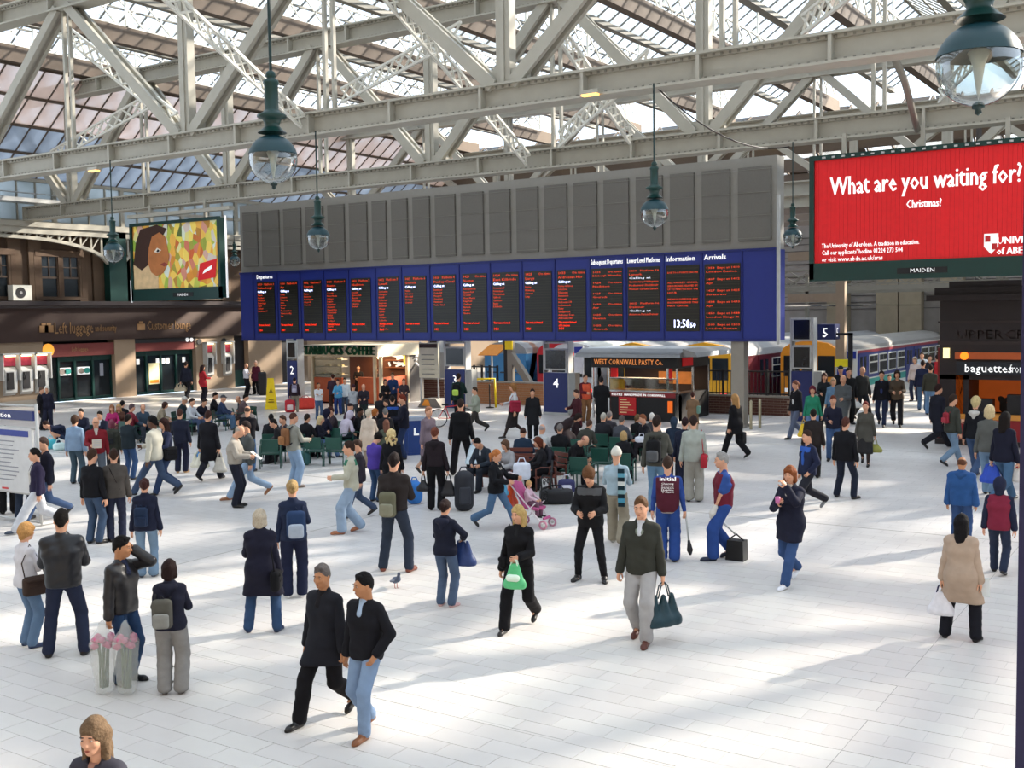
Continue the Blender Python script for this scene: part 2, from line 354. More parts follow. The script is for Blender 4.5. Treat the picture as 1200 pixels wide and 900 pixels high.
for px, l in ((243, 'payphone on stone pier beside the customer lounge doors'), (264, 'payphone beside the narrow dark doorway')): telephone(px, .75, l, False)
b = MB()
for q in (233, 262): b.tube([(BX, P(q), 2.85), (BX+.06, P(q), 2.85)], .17, 12)
tsp = thing('wall_speaker', 'pair of small round grey wall speakers above the payphones', 'speaker', (BX, P(245), 2.85)); b.each('speaker_disc', M['dark'], tsp)
# green column, arch girder, glazed screen, side roof slope
b = MB(); yc = P(135); b.bb((BX+.02, yc-.55, ZC1), (BX+.5, yc+.55, 8.9)); b.build('iron_column', M['green'], wl)
b = MB()
def arch(b, y0, y1, zt, zs, nn=12):
    ym, hw = (y0+y1)/2, (y1-y0)/2
    zz = lambda y: zs+(zt-.35-zs)*(max(0, 1-abs((y-ym)/hw)**3.2))**.6
    ys = np.linspace(y0, y1, nn*2+1)
    for i in range(nn*2): b.bar((BX+.35, ys[i], zz(ys[i])), (BX+.35, ys[i+1], zz(ys[i+1])), .18, .16)
    for i in range(0, nn*2+1, 1):
        b.bar((BX+.35, ys[i], zz(ys[i])), (BX+.35, ys[i], zt), .08, .1)
        if i < nn*2: b.bar((BX+.35, ys[i], zz(ys[i])), (BX+.35, ys[i+1], zt), .05, .07)
    b.bar((BX+.35, y0, zt), (BX+.35, y1, zt), .3, .35)
ya = P(130); span = 15.5
t = thing('arcade_girder', 'pale curved lattice girder arching over the stone upper storey', 'girder', (BX, ya-span, 8.5))
for k in range(-1, 4):
    b = MB(); arch(b, ya-span*(1)+k*span+.4, ya+k*span-.4+.4, 8.75, 7.0); b.build('arch_rib', M['steel'], t)
b = MB(); b.bb((BX+.1, yA, 8.9), (BX+.6, yB, 9.15)); b.build('top_rail', M['steel'], t)
scr = thing('wall_screen', None, None, kind='structure'); scr['label'] = 'grey glazed screen wall with white mullions above the arches'
gl2 = glass_roof('#a8aeae', .13, 'grimy screen glass')
b = MB(); ys = np.arange(yA, yB, 1.02)
for k, y in enumerate(ys): b.bb((BX, y+.03, 9.15), (BX+.03, y+.99, 11.3))
b.build('screen_panes', gl2, scr, kind='stuff')
b = MB()
for k, y in enumerate(ys):
    ww = .22 if k % 4 == 0 else .06; b.bb((BX-.02, y-ww/2, 9.1), (BX+.1+ww*.4, y+ww/2, 11.3))
for z in (9.15, 10.15, 11.25): b.bb((BX-.02, yA, z-.08), (BX+.22, yB, z+.08))
b.build('mullions', M['steel'], scr, kind='stuff')
b = MB(); b.bb((BX+.3, yA, 10.05), (BX+1.1, P(122), 10.25)); b.bb((BX+.3, yA, 10.55), (BX+.36, P(122), 10.6)); b.build('gantry_rail', M['greyl'], scr)
# side slope: panes as parts
ceil = thing('ceiling', None, None, kind='structure'); ceil['label'] = 'ridge and furrow glass station roof on white lattice trusses'
XS0, ZS0, XS1, ZS1 = BX+.1, 11.3, -44.9, 15.5
sl = math.hypot(XS1-XS0, ZS1-ZS0); ang = math.atan2(ZS1-ZS0, XS1-XS0)
pink = glass_roof('#d9c0b0', .30, 'warm frosted pane'); gryp = glass_roof('#9aa0a8', .22, 'grey frosted pane')
nrow = 4; ph = sl/nrow; pw = .95
b = MB(); b.box((0, 0, 0), (ph-.1, pw-.08, .02)); pmesh = [mkmesh('roof_pane', np.concatenate(b.V), b.F, [m_]) for m_ in (pink, gryp)]
R_y = (0, -ang, 0); cnt = 0
ysl = np.arange(yA+2, 72, pw)
bst = MB()
for y in ysl:
    for r in range(nrow):
        t_ = (r+.5)/nrow; c = (XS0+(XS1-XS0)*t_, y+pw/2, ZS0+(ZS1-ZS0)*t_)
        px, py = proj(c)
        if -20 < px < 420 and cnt < 200:
            cnt += 1; o = link('roof_pane', pmesh[0 if r >= 2 else 1], ceil); o.location = c; o.rotation_euler = R_y
        else:
            u = np.array((math.cos(ang), 0, math.sin(ang))); n_ = np.array((-math.sin(ang), 0, math.cos(ang))); bst.mi = 0 if r >= 2 else 1
            bst.box(c, (ph-.1, pw-.08, .02), np.stack([u, (0,1,0), n_], 1))
bst.build('side_glazing', [pink, gryp], ceil, kind='stuff')
b = MB()
for y in list(ysl)+[72]: b.bar((XS0, y, ZS0), (XS1, y, ZS1), .05, .08)
for r in range(nrow+1):
    t_ = r/nrow; b.bb((XS0+(XS1-XS0)*t_-.06, yA+2, ZS0+(ZS1-ZS0)*t_-.08), (XS0+(XS1-XS0)*t_+.06, 72, ZS0+(ZS1-ZS0)*t_+.08))
b.build('glazing_bars', M['gutter'], ceil, kind='stuff')
def zigzag(b, a, c, depth, n, wd=.05, ch=.07, up=(0,0,1)):
    a, c, u = np.array(a, float), np.array(c, float), np.array(up, float)
    b.bar(a, c, ch); b.bar(a+u*depth, c+u*depth, ch)
    for i in range(n):
        p, q = a+(c-a)*i/n, a+(c-a)*(i+1)/n
        b.bar(p, q+u*depth, wd); b.bar(q, p+u*depth, wd)
# ridge and furrow bays
YR0, YR1 = -8., 64.
PX = 6.35; GX = [-44.7+PX*i for i in range(-0, 10)]
ZG0, ZG1, ZR, ZV = 15.5, 16.2, 18.6, 16.5
clr = glass_roof('#dfe6ea', .72, 'roof glass')
nb = 0.98
b = MB(); sll = math.hypot(PX/2, ZR-ZV); an2 = math.atan2(ZR-ZV, PX/2)
b.box((0,0,0), (sll-.08, nb-.1, .015)); pm2 = mkmesh('roof_pane', np.concatenate(b.V), b.F, [clr])
cand = []; bst = MB(); barsm = MB()
for gi, gx in enumerate(GX):
    for sgn in (-1, 1):
        # slope from ridge above truss down to valley
        for y in np.arange(YR0, YR1, nb):
            c = (gx+sgn*PX/4, y+nb/2, (ZR+ZV)/2); px, py = proj(c); q = RC.T @ (np.array(c)-CAM)
            vis = q[2] < -3 and -50 < px < 1250 and -120 < py < 250
            R_ = sgn*an2
            if vis and sgn == 1: cand.append((np.linalg.norm(q), c, R_))
            else:
                u = np.array((math.cos(R_), 0, -math.sin(R_))); n_ = np.array((math.sin(R_), 0, math.cos(R_)))
                bst.box(c, (sll-.08, nb-.1, .015), np.stack([u, (0,1,0), n_], 1))
            barsm.bar((gx, y, ZR-.03), (gx+sgn*PX/2, y, ZV-.03), .05, .07)
    barsm.bb((gx-.08, YR0, ZR-.1), (gx+.08, YR1, ZR+.05)); barsm.bb((gx+PX/2-.16, YR0, ZV-.22), (gx+PX/2+.16, YR1, ZV))
    for sgn in (-1, 1): barsm.bb((gx+sgn*PX/4-.04, YR0, (ZR+ZV)/2-.12), (gx+sgn*PX/4+.04, YR1, (ZR+ZV)/2-.04))
cand.sort(key=lambda t: t[0])
for k, (dd, c, R_) in enumerate(cand):
    if k < 100:
        o = link('roof_pane', pm2, ceil); o.location = c; o.rotation_euler = (0, R_, 0)
    else:
        u = np.array((math.cos(R_), 0, -math.sin(R_))); n_ = np.array((math.sin(R_), 0, math.cos(R_)))
        bst.box(c, (sll-.08, nb-.1, .015), np.stack([u, (0,1,0), n_], 1))
bst.build('ridge_glazing', clr, ceil, kind='stuff'); barsm.build('ridge_glazing_bars', M['steeld'], ceil, kind='stuff')
for gx in GX:
    b = MB(); b.bb((gx-.2, YR0, ZG0), (gx+.2, YR1, ZG1)); b.build('roof_beam', M['gutter'], ceil)
    b = MB(); zigzag(b, (gx, YR0, ZG1+.05), (gx, YR1, ZG1+.05), 1.15, 52, .06, .1)
    for y in np.arange(YR0, YR1, 5.4): b.bar((gx, y, ZG1), (gx, y, ZR), .1)
    b.build('roof_lattice', M['white'], ceil, kind='stuff')
# platform roofs beyond: lower glazed pitches running across
b = MB(); bb_ = MB(); bl = MB()
for k in range(12):
    y0 = 64+k*8.; y1 = y0+8
    for (ya_, za_, yb_, zb_) in ((y0, 14.2, y0+4, 16.6), (y0+4, 16.6, y1, 14.2)):
        for x in np.arange(-50, 14, 1.6):
            if rs.rand() < .72: b.add([(x+.1, ya_, za_), (x+1.45, ya_, za_), (x+1.45, yb_, zb_), (x+.1, yb_, zb_)], [(0,1,2,3)])
            else: bl.add([(x+.1, ya_, za_), (x+1.45, ya_, za_), (x+1.45, yb_, zb_), (x+.1, yb_, zb_)], [(0,1,2,3)])
            bb_.bar((x, ya_, za_), (x, yb_, zb_), .09, .12)
    bb_.bb((-50, y0-.25, 13.4), (14, y0+.25, 14.2))
b.build('platform_roof_glazing', clr, ceil, kind='stuff'); bl.build('platform_roof_boards', M['gutter'], ceil, kind='stuff'); bb_.build('platform_roof_bars', M['gutter'], ceil, kind='stuff')
# ------------------------------------------------------------ great girders
def girder(lab, Y, xs, xe, zb, zt, node, sp, det=True):
    t = thing('roof_girder', lab, 'girder', (xs, Y, zb), group='riveted girders across the station')
    for z, nm in ((zb, 'bottom_chord'), (zt, 'top_chord')):
        b = MB(); b.bb((xs, Y-.06, z), (xe, Y+.06, z+.62)); b.bb((xs, Y-.32, z-.03), (xe, Y+.32, z+.03)); b.bb((xs, Y-.32, z+.59), (xe, Y+.32, z+.65)); b.bb((xs, Y-.16, z+.02), (xe, Y-.06, z+.1)); b.bb((xs, Y-.16, z+.52), (xe, Y-.06, z+.6))
        c = b.build(nm, M['steel'], t)
        if det:
            b = MB()
            for x in np.arange(xs, xe, 3.05): b.bb((x-.04, Y-.3, z), (x+.04, Y-.06, z+.6))
            b.build('stiffeners', M['steel'], c, kind='stuff')
            b = MB()
            for x in np.arange(xs, xe, .2):
                for zz in (z+.06, z+.56): b.box((x, Y-.17, zz), (.055, .04, .055))
            b.build('rivets', M['steeld'], c, kind='stuff')
    k0 = math.ceil((xs-node)/sp); k1 = math.floor((xe-node)/sp)
    for k in range(k0*2-1, k1*2+2):
        x = node+k*sp/2
        if x < xs or x > xe: continue
        if k % 2 == 0:
            b = MB(); b.bar((x, Y, zb+.6), (x, Y, zt), .42, .30); b.bar((x, Y-.17, zb+.6), (x, Y-.17, zt), .12, .06); b.build('post', M['steel'], t)
            for s in (-1, 1):
                x2 = x+s*sp/2
                b = MB(); a_ = np.array((x+s*.3, Y, zb+.6)); c_ = np.array((x2-s*.3, Y, zt+.05)); 
                for dy in (-.17, .17): b.bar(a_+(0,dy,0), c_+(0,dy,0), .14, .34)
                b.bar(a_, c_, .3, .06); b.build('diagonal', M['steel'], t)
            b = MB(); b.bb((x-.7, Y-.09, zb+.55), (x+.7, Y+.09, zb+1.0)); b.build('gusset_plate', M['steel'], t)
        else:
            b = MB()
            for dx in (-.16, .16): b.bar((x+dx, Y, zb+.6), (x+dx, Y, zt), .1, .12)
            b.build('hanger', M['steel'], t)
    return t
girder('pale riveted girder nearest the camera, carrying the green globe lamps', 24., -50, 8, 9.5, 15.0, -28.0, 12.2)
girder('pale riveted girder just above the departure board and red billboard', 32.6, -50, 8, 9.2, 14.75, -24.8, 10.8)
girder('distant riveted girder seen between the two nearer girders', 51., -50, 14, 9.6, 15.0, -22, 11.5, False)
girder('furthest riveted girder glimpsed over the departure board', 63., -50, 14, 10.2, 14.8, -18, 12.2, False)
# lattice braces between girders
def brace(p, q, depth, n, up, lab):
    b = MB(); zigzag(b, p, q, depth, n, .055, .08, up); 
    return setp(b.build('lattice_brace', M['white']), lab, 'brace', 'lattice braces among the roof girders')
brace(AY(60, 190, 31), AY(180, 124, 26), .5, 12, (0,0,1), 'white lattice brace rising right above the near girder, beside the side glazing')
brace(AY(70, 40, 26), AY(205, 150, 23.8), .45, 12, (.3,0,1), 'white ladder brace falling towards the near girder beside the side glazing')
brace(AY(150, -40, 17), AY(353, 149, 23.7), .35, 16, (.4,0,.9), 'ladder brace ending just right of the large globe lamp')
brace(AY(420, -36, 22), AY(617, 193, 32.2), .35, 22, (.4,0,.9), 'long ladder brace passing behind the near girder, over the board')
brace(AY(400, 120, 31), AY(540, 46, 27), .5, 12, (0,0,1), 'white lattice brace rising right behind the near girder, left of its central post')
brace(AY(655, 172, 32), AY(760, 80, 27), .5, 12, (0,0,1), 'white lattice brace rising right towards the hanging lamp rod over the board')
brace(AY(650, 40, 25), AY(738, 168, 32), .35, 14, (.4,0,.9), 'ladder brace falling left of the hanging lamp rod over the board')
brace(AY(940, 40, 30), AY(1020, -20, 26), .5, 8, (0,0,1), 'white lattice brace above the near girder over the red billboard')
brace(AY(1100, 120, 46), AY(1160, 60, 40), .5, 8, (0,0,1), 'white lattice brace behind the largest globe lamp')
b = MB(); b.tube([AY(1046, 62, 24.4), AY(1060, 95, 28), AY(1075, 152, 32.2)], .09, 8); single('downpipe', b, M['steeld'], 'slanting grey pipe between the two girders above the red billboard', 'pipe', smooth=True)
b = MB(); p0, p1 = AY(770, 103, 23.9), AY(925, 172, 32.2)
b.tube([p0+(p1-p0)*t+np.array((0,0,-.5*4*t*(1-t))) for t in np.linspace(0, 1, 12)], .02, 5); single('slack_cable', b, M['black'], 'thin black cable sagging between the two girders', 'cable')
# far walls
wf = thing('wall_far', None, None, kind='structure'); wf['label'] = 'grey stone retaining wall with buttresses at the far end of the platforms'
b = MB(); b.bb((-60, 160, -1), (40, 161, 12)); b.build('wall_face', M['dark'], wf)
b = MB(); b.bb((6, 44, -1), (7, 160, 9)); b.build('side_face', mat('#8d857c', .9, 0, .25, .8, .3), wf)
wr = thing('wall_right', None, None, kind='structure'); wr['label'] = 'pale stone wall seen through gaps under the red billboard'
p0, p1 = AY(930, 340, 75.), AY(1130, 340, 75.)
b = MB(); b.bb((p0[0]-8, 75, 0), (p1[0]+18, 75.6, 10)); b.build('wall_face', mat('#8f8a86', .9, 0, .25, 1.5, .3), wr)
for q in (985, 1043, 1070, 1118):
    b = MB(); x = AY(q, 340, 75.)[0]; b.bb((x-.7, 74.2, 0), (x+.7, 75, 9.5)); b.each('buttress', mat('#8f8470', .85, 0, .2, 2., .3), wr)
b = MB()
for z in np.arange(4.2, 9.5, .45): b.box(((p0[0]+p1[0])/2, 74.98, z), (p1[0]-p0[0]+10, .05, .03))
b.build('course_joints', M['dark'], wr, kind='stuff')
wb = thing('wall_back_fill_block', None, None, kind='structure'); wb['label'] = 'unseen wall behind the camera, added to cut sky fill'
b = MB(); b.bb((-51, -9, -.3), (16, -8, 16)); b.build('wall_face', mat('#a09484', .8), wb)  # added out of view, blocks sky fill from behind the camera
b = MB(); b.bb((15, -8, -.3), (16, 44, 9)); b.build('side_fill_block', mat('#a09484', .8), wb)  # unseen side wall, added to close the open side to sky light
# near column at the right edge of the view
p = G(1216, 900, 2.6); dd = ray(1219, 900); p = CAM+dd*3.0
b = MB(); b.bb((p[0]-.055, p[1]-.055, 0), (p[0]+.055, p[1]+.055, 9.4)); c = b.build('trim_1', mat('#15133f', .5)); c['kind'] = 'structure'; c['label'] = 'dark blue window post close to the camera'
# ============================================================ DEPARTURE BOARD
YB = 37.2
def bX(px): return AY(px, 350, YB)[0]
XL, XR, Z0, Z1, Z2 = bX(282), bX(909.5), 3.14, 6.35, 9.6
t = thing('departure_board', 'long blue train departure board with red lettering under grey mesh panels', 'departure board', (XL, YB, Z0))
b = MB(); b.bb((XL, YB, Z0), (XR, YB+.9, Z1)); b.build('board_case', mat('#1a2a7c', .45, 0, .05), t)
b = MB(); b.bb((XL, YB+.1, Z1), (XR, YB+.8, Z2)); b.build('mesh_backing', M['meshf'], t)
divs = [301-4, 325.5, 352.5, 380, 409, 440.5, 471, 504, 538.5, 575, 612, 650.5, 691.5, 733.5, 778, 823, 870]
divs = [bX(d) for d in divs]
scr_px = [(302,322.5),(328.5,349.5),(356,377.5),(383,406),(412,435),(443.5,468),(474.5,500),(508,534.5),(542.5,571),(577.5,608.5),(615,647),(653.5,687),(693.5,730),(736,773.5),(781,820),(826,868)]
b = MB()
for i, d in enumerate(divs): b.bb((d-.025, YB-.03, Z0), (d+.025, YB, Z1))
b.bb((XL, YB-.05, Z0-.04), (XR, YB+.1, Z0+.04)); b.bb((XL, YB-.05, Z1-.04), (XR, YB+.1, Z1+.04)); b.each('board_seam', mat('#131f66', .5), t)
ZS_0, ZS_1 = AY(847, 388, YB)[2], AY(847, 309, YB)[2]
screens = []
for i, (a, c) in enumerate(scr_px):
    xa, xc = bX(a), bX(c); zt = ZS_1 if i > 0 else ZS_1-.0
    b = MB(); b.bb((xa, YB-.03, ZS_0), (xc, YB-.012, zt)); s = b.build('display_screen', M['screen'], t); screens.append((s, xa, xc, zt))
    b = MB()
    for z in np.arange(ZS_0+.1, zt, .105): b.bb((xa+.02, YB-.034, z), (xc-.02, YB-.03, z+.02))
    b.build('display_rows', mat('#2b2a1e', .5), s, kind='stuff')
cols = [
 ('1359   Platform 1', 'Helensburgh', ['Partick', 'Hyndland', 'Westerton', 'Drumchapel', 'Singer', 'Dalmuir', 'Dumbarton C'], 2),
 ('1400   Platform 8', 'Ayr', ['Paisley', 'Johnstone', 'Kilwinning', 'Irvine', 'Barassie', 'Troon', 'Prestwick Town', 'Newton-on-Ayr', 'Ayr'], 1),
 ('1402   Platform 9', 'Gourock', ['Paisley', 'Bishopton', 'Port Glasgow', 'Greenock', 'Gourock'], 1),
 ('1405   Platform 5', 'Newton', ['Crosshill', 'Mount Florida', 'Cathcart', 'Langside', 'Pollokshaws', 'Shawlands', 'Maxwell Park', 'Pollokshields', 'Kirkhill', 'Burnside', 'Croftfoot', 'Kings Park', 'Newton', 'Cambuslang'], 2),
 ('1410   Platform 2', 'Neilston', ['Crosshill', 'Queens Park', 'Muirend', 'Whitecraigs', 'Patterton', 'Neilston'], 2),
 ('1412   Platform 7', 'Lanark', ['Cambuslang', 'Uddingston', 'Bellshill', 'Motherwell', 'Holytown', 'Shieldmuir', 'Wishaw', 'Carluke', 'Lanark', 'Carstairs', 'Lockerbie', 'Carlisle', 'Penrith', 'Oxenholme'], 2),
 ('1415   Platform 6', 'Gourock', ['Paisley', 'Bishopton', 'Woodhall', 'Cartsdyke', 'Gourock'], 2),
 ('1418   Platform 4', 'Paisley Canal', ['Dumbreck', 'Corkerhill', 'Mosspark', 'Crookston', 'Hawkhead', 'Paisley Canal'], 2),
 ('1420      On time', 'Newton', ['Pollokshields E', 'Queens Park', 'Crosshill', 'Mount Florida', 'Kings Park', 'Croftfoot', 'Burnside', 'Kirkhill', 'Newton'], 1),
 ('1424      On time', 'East Kilbride', ['Crossmyloof', 'Pollokshaws', 'Thornliebank', 'Giffnock', 'Clarkston', 'Busby', 'E Kilbride'], 1),
 ('1425      On time', 'Largs', ['Paisley', 'Kilwinning', 'Saltcoats', 'Largs'], 1),
 ('1428      On time', 'Neilston', ['Muirend', 'Williamwood', 'Whitecraigs', 'Patterton', 'Neilston'], 1),
 ('1433      On time', 'Ardrossan Hbr', ['Paisley G Street', 'Johnstone', 'Kilwinning', 'Stevenston', 'Saltcoats', 'Ardrossan S B', 'Lochwinnoch', 'Dalry', 'Glengarnock', 'Ardrossan Town', 'Ardrossan Hbr'], 3),
]
cols = cols[:9]+cols[9:12][:3]+[cols[12]]
cols = cols[:12] if len(cols) > 12 else cols
cols[11] = ('1433      On time', 'Ardrossan Hbr', ['Paisley G Street', 'Johnstone', 'Kilwinning', 'Stevenston', 'Saltcoats', 'Ardrossan S B', 'Lochwinnoch', 'Dalry', 'Glengarnock', 'Ardrossan Town', 'Ardrossan Hbr'], 3)
yT = YB-.037
for i in range(12):
    s, xa, xc, zt = screens[i]; hd, ds, st, nb_ = cols[i]; wd = xc-xa
    b = MB(); text_on(b, hd, (xa+.05, yT, zt-.16), .14, width=wd-.12); text_on(b, ds, (xa+.05, yT, zt-.33), .14, width=min(wd-.12, .085*len(ds)))
    z = zt-.66
    text_on(b, '\n'.join(st), (xa+.05, yT, z), .105, spacing=1.2)
    text_on(b, '\n'.join(['This train is formed', 'of 3 coaches'][:max(1, nb_-1)]), (xa+.05, yT, ZS_0+.34), .125, width=wd*.62, bold=.002)
    text_on(b, hd[:3]+'1', (xa+.05, yT, ZS_0+.09), .13, bold=.002)
    b.build('led_lettering', M['led'], s, kind='stuff')
    b = MB(); text_on(b, 'Calling at', (xa+.05, yT, zt-.5), .13, bold=.002, width=min(.55, wd*.5)); b.build('white_lettering', M['ledw'], s, kind='stuff')
def ledcol(i, rows, title, white=()):
    s, xa, xc, zt = screens[i]; wd = xc-xa; b = MB(); dz = (zt-ZS_0-.1)/len(rows); bw = MB()
    for k, r in enumerate(rows):
        if not r: continue
        tgt = bw if k in white else b
        text_on(tgt, r, (xa+.06, yT, zt-.17-k*dz), dz*.74, width=min(wd-.12, .09*len(r)))
    b.build('led_lettering', M['led'], s, kind='stuff')
    if white: bw.build('white_lettering', M['ledw'], s, kind='stuff')
ledcol(12, ['1435      On time', 'Edinburgh Waverley', '', '1424      On time', 'Neilston', '', '1425      On time', 'Gourock', '', '1430      On time', 'Ayr', '', '1435      On time', 'Newton', '', '1435      On time', 'Gourock'], '')
ledcol(13, ['1400   Platform 16', 'Lanark', 'Calling at', 'Cambuslang Uddingston', 'Motherwell Shieldmuir', 'Wishaw Carluke Lanark', '', '', '', '1415   Platform 16', 'Dalmuir', 'Calling at', 'Anderston Partick Dalmuir', '', '', '', ''], '', (2, 11))
ledcol(14, ['', 'DUE TO A POINTS FAILURE', '', '', 'ALL PAISLEY CANAL', 'SERVICES ARE DELAYED BY', 'UP TO MINUTES PAST THE', 'HOUR', '', 'WE APOLOGISE FOR ANY', 'INCONVENIENCE THIS', 'MAY CAUSE', '', '', '', '', '', '', ''], '')
ledcol(15, ['1358  Expt at 1410', 'London Euston', '', '1407  Expt at 1412', 'Ayr', '', '1427  Expt at 1425', 'Stranraer', '', '1434  Expt at 1433', 'Ayr', '', '1450  Expt at 1448', 'London Kings X', '', '1500  Expt at 1503', 'London Euston'], '')
b = MB(); s, xa, xc, zt = screens[14]; xm = (xa+xc)/2
wq = xc-xa; text_on(b, '13:58', (xa+.2*wq, yT, ZS_0+.14), .42, width=.46*wq, bold=.01); text_on(b, '50', (xa+.72*wq, yT, ZS_0+.14), .26, width=.16*wq, bold=.006)
b.build('clock_digits', M['ledw'], s, kind='stuff')
b = MB()
for i, tx in ((0, 'Departures'), (12, 'Subsequent Departures'), (13, 'Lower Level Platforms'), (14, 'Information'), (15, 'Arrivals')):
    s, xa, xc, zt = screens[i]; text_on(b, tx, (xa-.02, YB-.02, zt+.16), .27, width=min((xc-xa)*1.02, .105*len(tx)), bold=.007)
b.build('heading_lettering', M['wtext'], t, kind='stuff')
# mesh panels
mpx = [284, 306, 331.5, 357, 383, 408, 434.5, 457, 482, 508, 538, 571, 602.5, 635, 669, 704, 741.5, 781, 818, 860, 908]
for a, c in zip(mpx[:-1], mpx[1:]):
    b = MB(); b.bb((bX(a)+.16, YB-.0, Z1+.32), (bX(c)-.16, YB+.12, Z2-.35)); b.build('mesh_panel', M['mesh'], t)
b = MB()
for z in np.arange(Z1+.4, Z2-.4, .8): b.bb((XL+.1, YB-.015, z), (XR-.1, YB-.0, z+.01))
b.build('mesh_lines', M['meshf'], t, kind='stuff')
b = MB(); b.tube([(XR+.12, YB-.1, 3.0), (XR+.12, YB-.1, 8.2)], .07, 8); b.build('edge_pipe', M['greyl'], t)
for px, py, lab in ((327.5, 478, 'left'), (871.5, 499, 'right')):
    p = G(px, py); b = MB(); b.bb((p[0]-.24, YB+.05, 0), (p[0]+.24, YB+.5, Z0)); b.bb((p[0]-.3, YB-.0, 0), (p[0]+.3, YB+.56, .1)); b.build('support_pillar', M['concrete'], t)
# ============================================================ BILLBOARDS
def billboard(x0, x1, z0, z1, Y, lab, face, cat='billboard'):
    t = thing('billboard', lab, cat, (x0, Y, z0))
    b = MB(); b.bb((x0-.1, Y, z0), (x1+.1, Y+.3, z1+.1)); b.build('case', M['green'], t)
    b = MB(); b.bb((x0-.14, Y-.1, z0-.05), (x1+.14, Y, z0+.48)); b.bb((x0-.14, Y-.1, z1), (x1+.14, Y, z1+.14)); b.bb((x0-.14, Y-.1, z0), (x0, Y, z1)); b.bb((x1, Y-.1, z0), (x1+.14, Y, z1)); b.build('frame', M['green'], t)
    b = MB()
    n = int((x1-x0)/.12); wv = (x1-x0)/n
    for i in range(n): b.bb((x0+i*wv+.002, Y-.03, z0+.48), (x0+(i+1)*wv-.002, Y-.005, z1))
    f = b.build('face_slats', face, t, kind='stuff'); return t
x0, x1, z0, z1 = -10.35, -3.6, 5.12, 8.6; YR_ = 32.1
x0 = AY(955, 250, YR_)[0]; z0 = AY(955, 328, YR_)[2]; z1 = AY(955, 189, YR_)[2]
t = billboard(x0, x1, z0, z1, YR_, 'big red university advert asking what you are waiting for', M['redb'])
def tY(px, py): p = AY(px, py, YR_-.04); return (p[0], YR_-.04, p[2])
b = MB(); text_on(b, 'What are you waiting for?', tY(973, 229), .75, width=AY(1197, 200, YR_)[0]-AY(973, 200, YR_)[0], bold=.014)
text_on(b, 'Christmas?', tY(1062, 244), .33, width=.93, bold=.01); b.build('slogan', M['wtext'], t, kind='stuff')
b = MB(); zz = tY(963, 291)
text_on(b, 'The University of Aberdeen. A tradition in education.', zz, .19, width=AY(1077, 290, YR_)[0]-AY(963, 290, YR_)[0], bold=.004)
text_on(b, "Call our applicants' hotline 01224 273 504", (zz[0], zz[1], zz[2]-.2), .19, width=2.3, bold=.004)
text_on(b, 'or visit www.abdn.ac.uk/sras', (zz[0], zz[1], zz[2]-.4), .19, width=1.75, bold=.002)
c0 = tY(1168, 286)
text_on(b, 'UNIVERSITY', c0, .27, bold=.01, width=1.35); text_on(b, 'of ABERDEEN', (c0[0], c0[1], c0[2]-.28), .27, bold=.01, width=1.35)
b.build('small_print', M['wtext'], t, kind='stuff')
b = MB(); s0 = tY(1153, 298); sx, sz = s0[0], s0[2]
b.prism([(sx, sz+.55), (sx, sz+.2), (sx+.18, sz), (sx+.36, sz+.2), (sx+.36, sz+.55)], 'y', YR_-.05, YR_-.035); b.build('shield_crest', M['wtext'], t)
b = MB()
for dx, dz in ((.03, .33), (.2, .12)): b.bb((sx+dx, YR_-.06, sz+dz), (sx+dx+.13, YR_-.05, sz+dz+.16))
b.each('crest_quarters', M['red'], t)
b = MB(); m0 = tY(1052, 321); b.bb((m0[0], YR_-.12, m0[2]+.0), (m0[0]+1.35, YR_-.1, m0[2]+.16)); b.build('maker_plate', M['black'], t)
b = MB(); text_on(b, 'MAIDEN', (m0[0]+.35, YR_-.125, m0[2]+.03), .16, width=.65); b.build('maker_lettering', M['wtext'], t, kind='stuff')
b = MB(); 
for x in np.arange(x0+.3, x1, .28): b.box((x, YR_-.12, z1+.06), (.09, .06, .05))
b.build('top_clips', M['greyl'], t, kind='stuff')
b = MB()
for x in (x0+.8, x0+3.0, x0+5.2): b.bar((x, YR_+.2, z1), (x, YR_+.2, 9.3), .12)
b.each('hanger_rod', M['steel'], t)
# painted poster of a face on the left
px0, px1 = AY(157, 300, YR_)[0], AY(257, 300, YR_)[0]; pz0, pz1 = AY(157, 352, YR_)[2], AY(157, 266, YR_)[2]
def poster_mat():
    m = D.materials.new('poster print'); m.use_nodes = True; nt = m.node_tree; N = nt.nodes; L = nt.links; b = N['Principled BSDF']
    tc = N.new('ShaderNodeTexCoord'); mp = N.new('ShaderNodeMapping'); mp.inputs['Scale'].default_value = (1.6, 1, 1.1); L.new(tc.outputs['Object'], mp.inputs[0])
    v = N.new('ShaderNodeTexVoronoi'); v.inputs['Scale'].default_value = 2.2; L.new(mp.outputs[0], v.inputs['Vector'])
    r = N.new('ShaderNodeValToRGB'); e = r.color_ramp.elements; e[0].color = srgb('#2f5f2a'); e[1].color = srgb('#d9c83a')
    for p_, h in ((.2, '#d98a2a'), (.4, '#e8d060'), (.55, '#7fa63a'), (.7, '#c4572a'), (.85, '#c9d8d0')): x = e.new(p_); x.color = srgb(h)
    s = N.new('ShaderNodeSeparateColor'); L.new(v.outputs['Color'], s.inputs[0]); L.new(s.outputs[0], r.inputs[0]); L.new(r.outputs[0], b.inputs['Base Color'])
    L.new(r.outputs[0], b.inputs['Emission Color']); b.inputs['Emission Strength'].default_value = .12; return m
t = billboard(px0, px1, pz0, pz1, YR_, 'colourful poster of a dark-haired face in a green frame on the left wall', poster_mat())
W_, H_ = px1-px0, pz1-pz0-.48
def pp(u, v): return (px0+u*W_, pz0+.48+v*H_)
def blob(name, m, pts, y): b = MB(); b.prism([pp(*q) for q in pts], 'y', y, y+.008); return b.build(name, m, t)
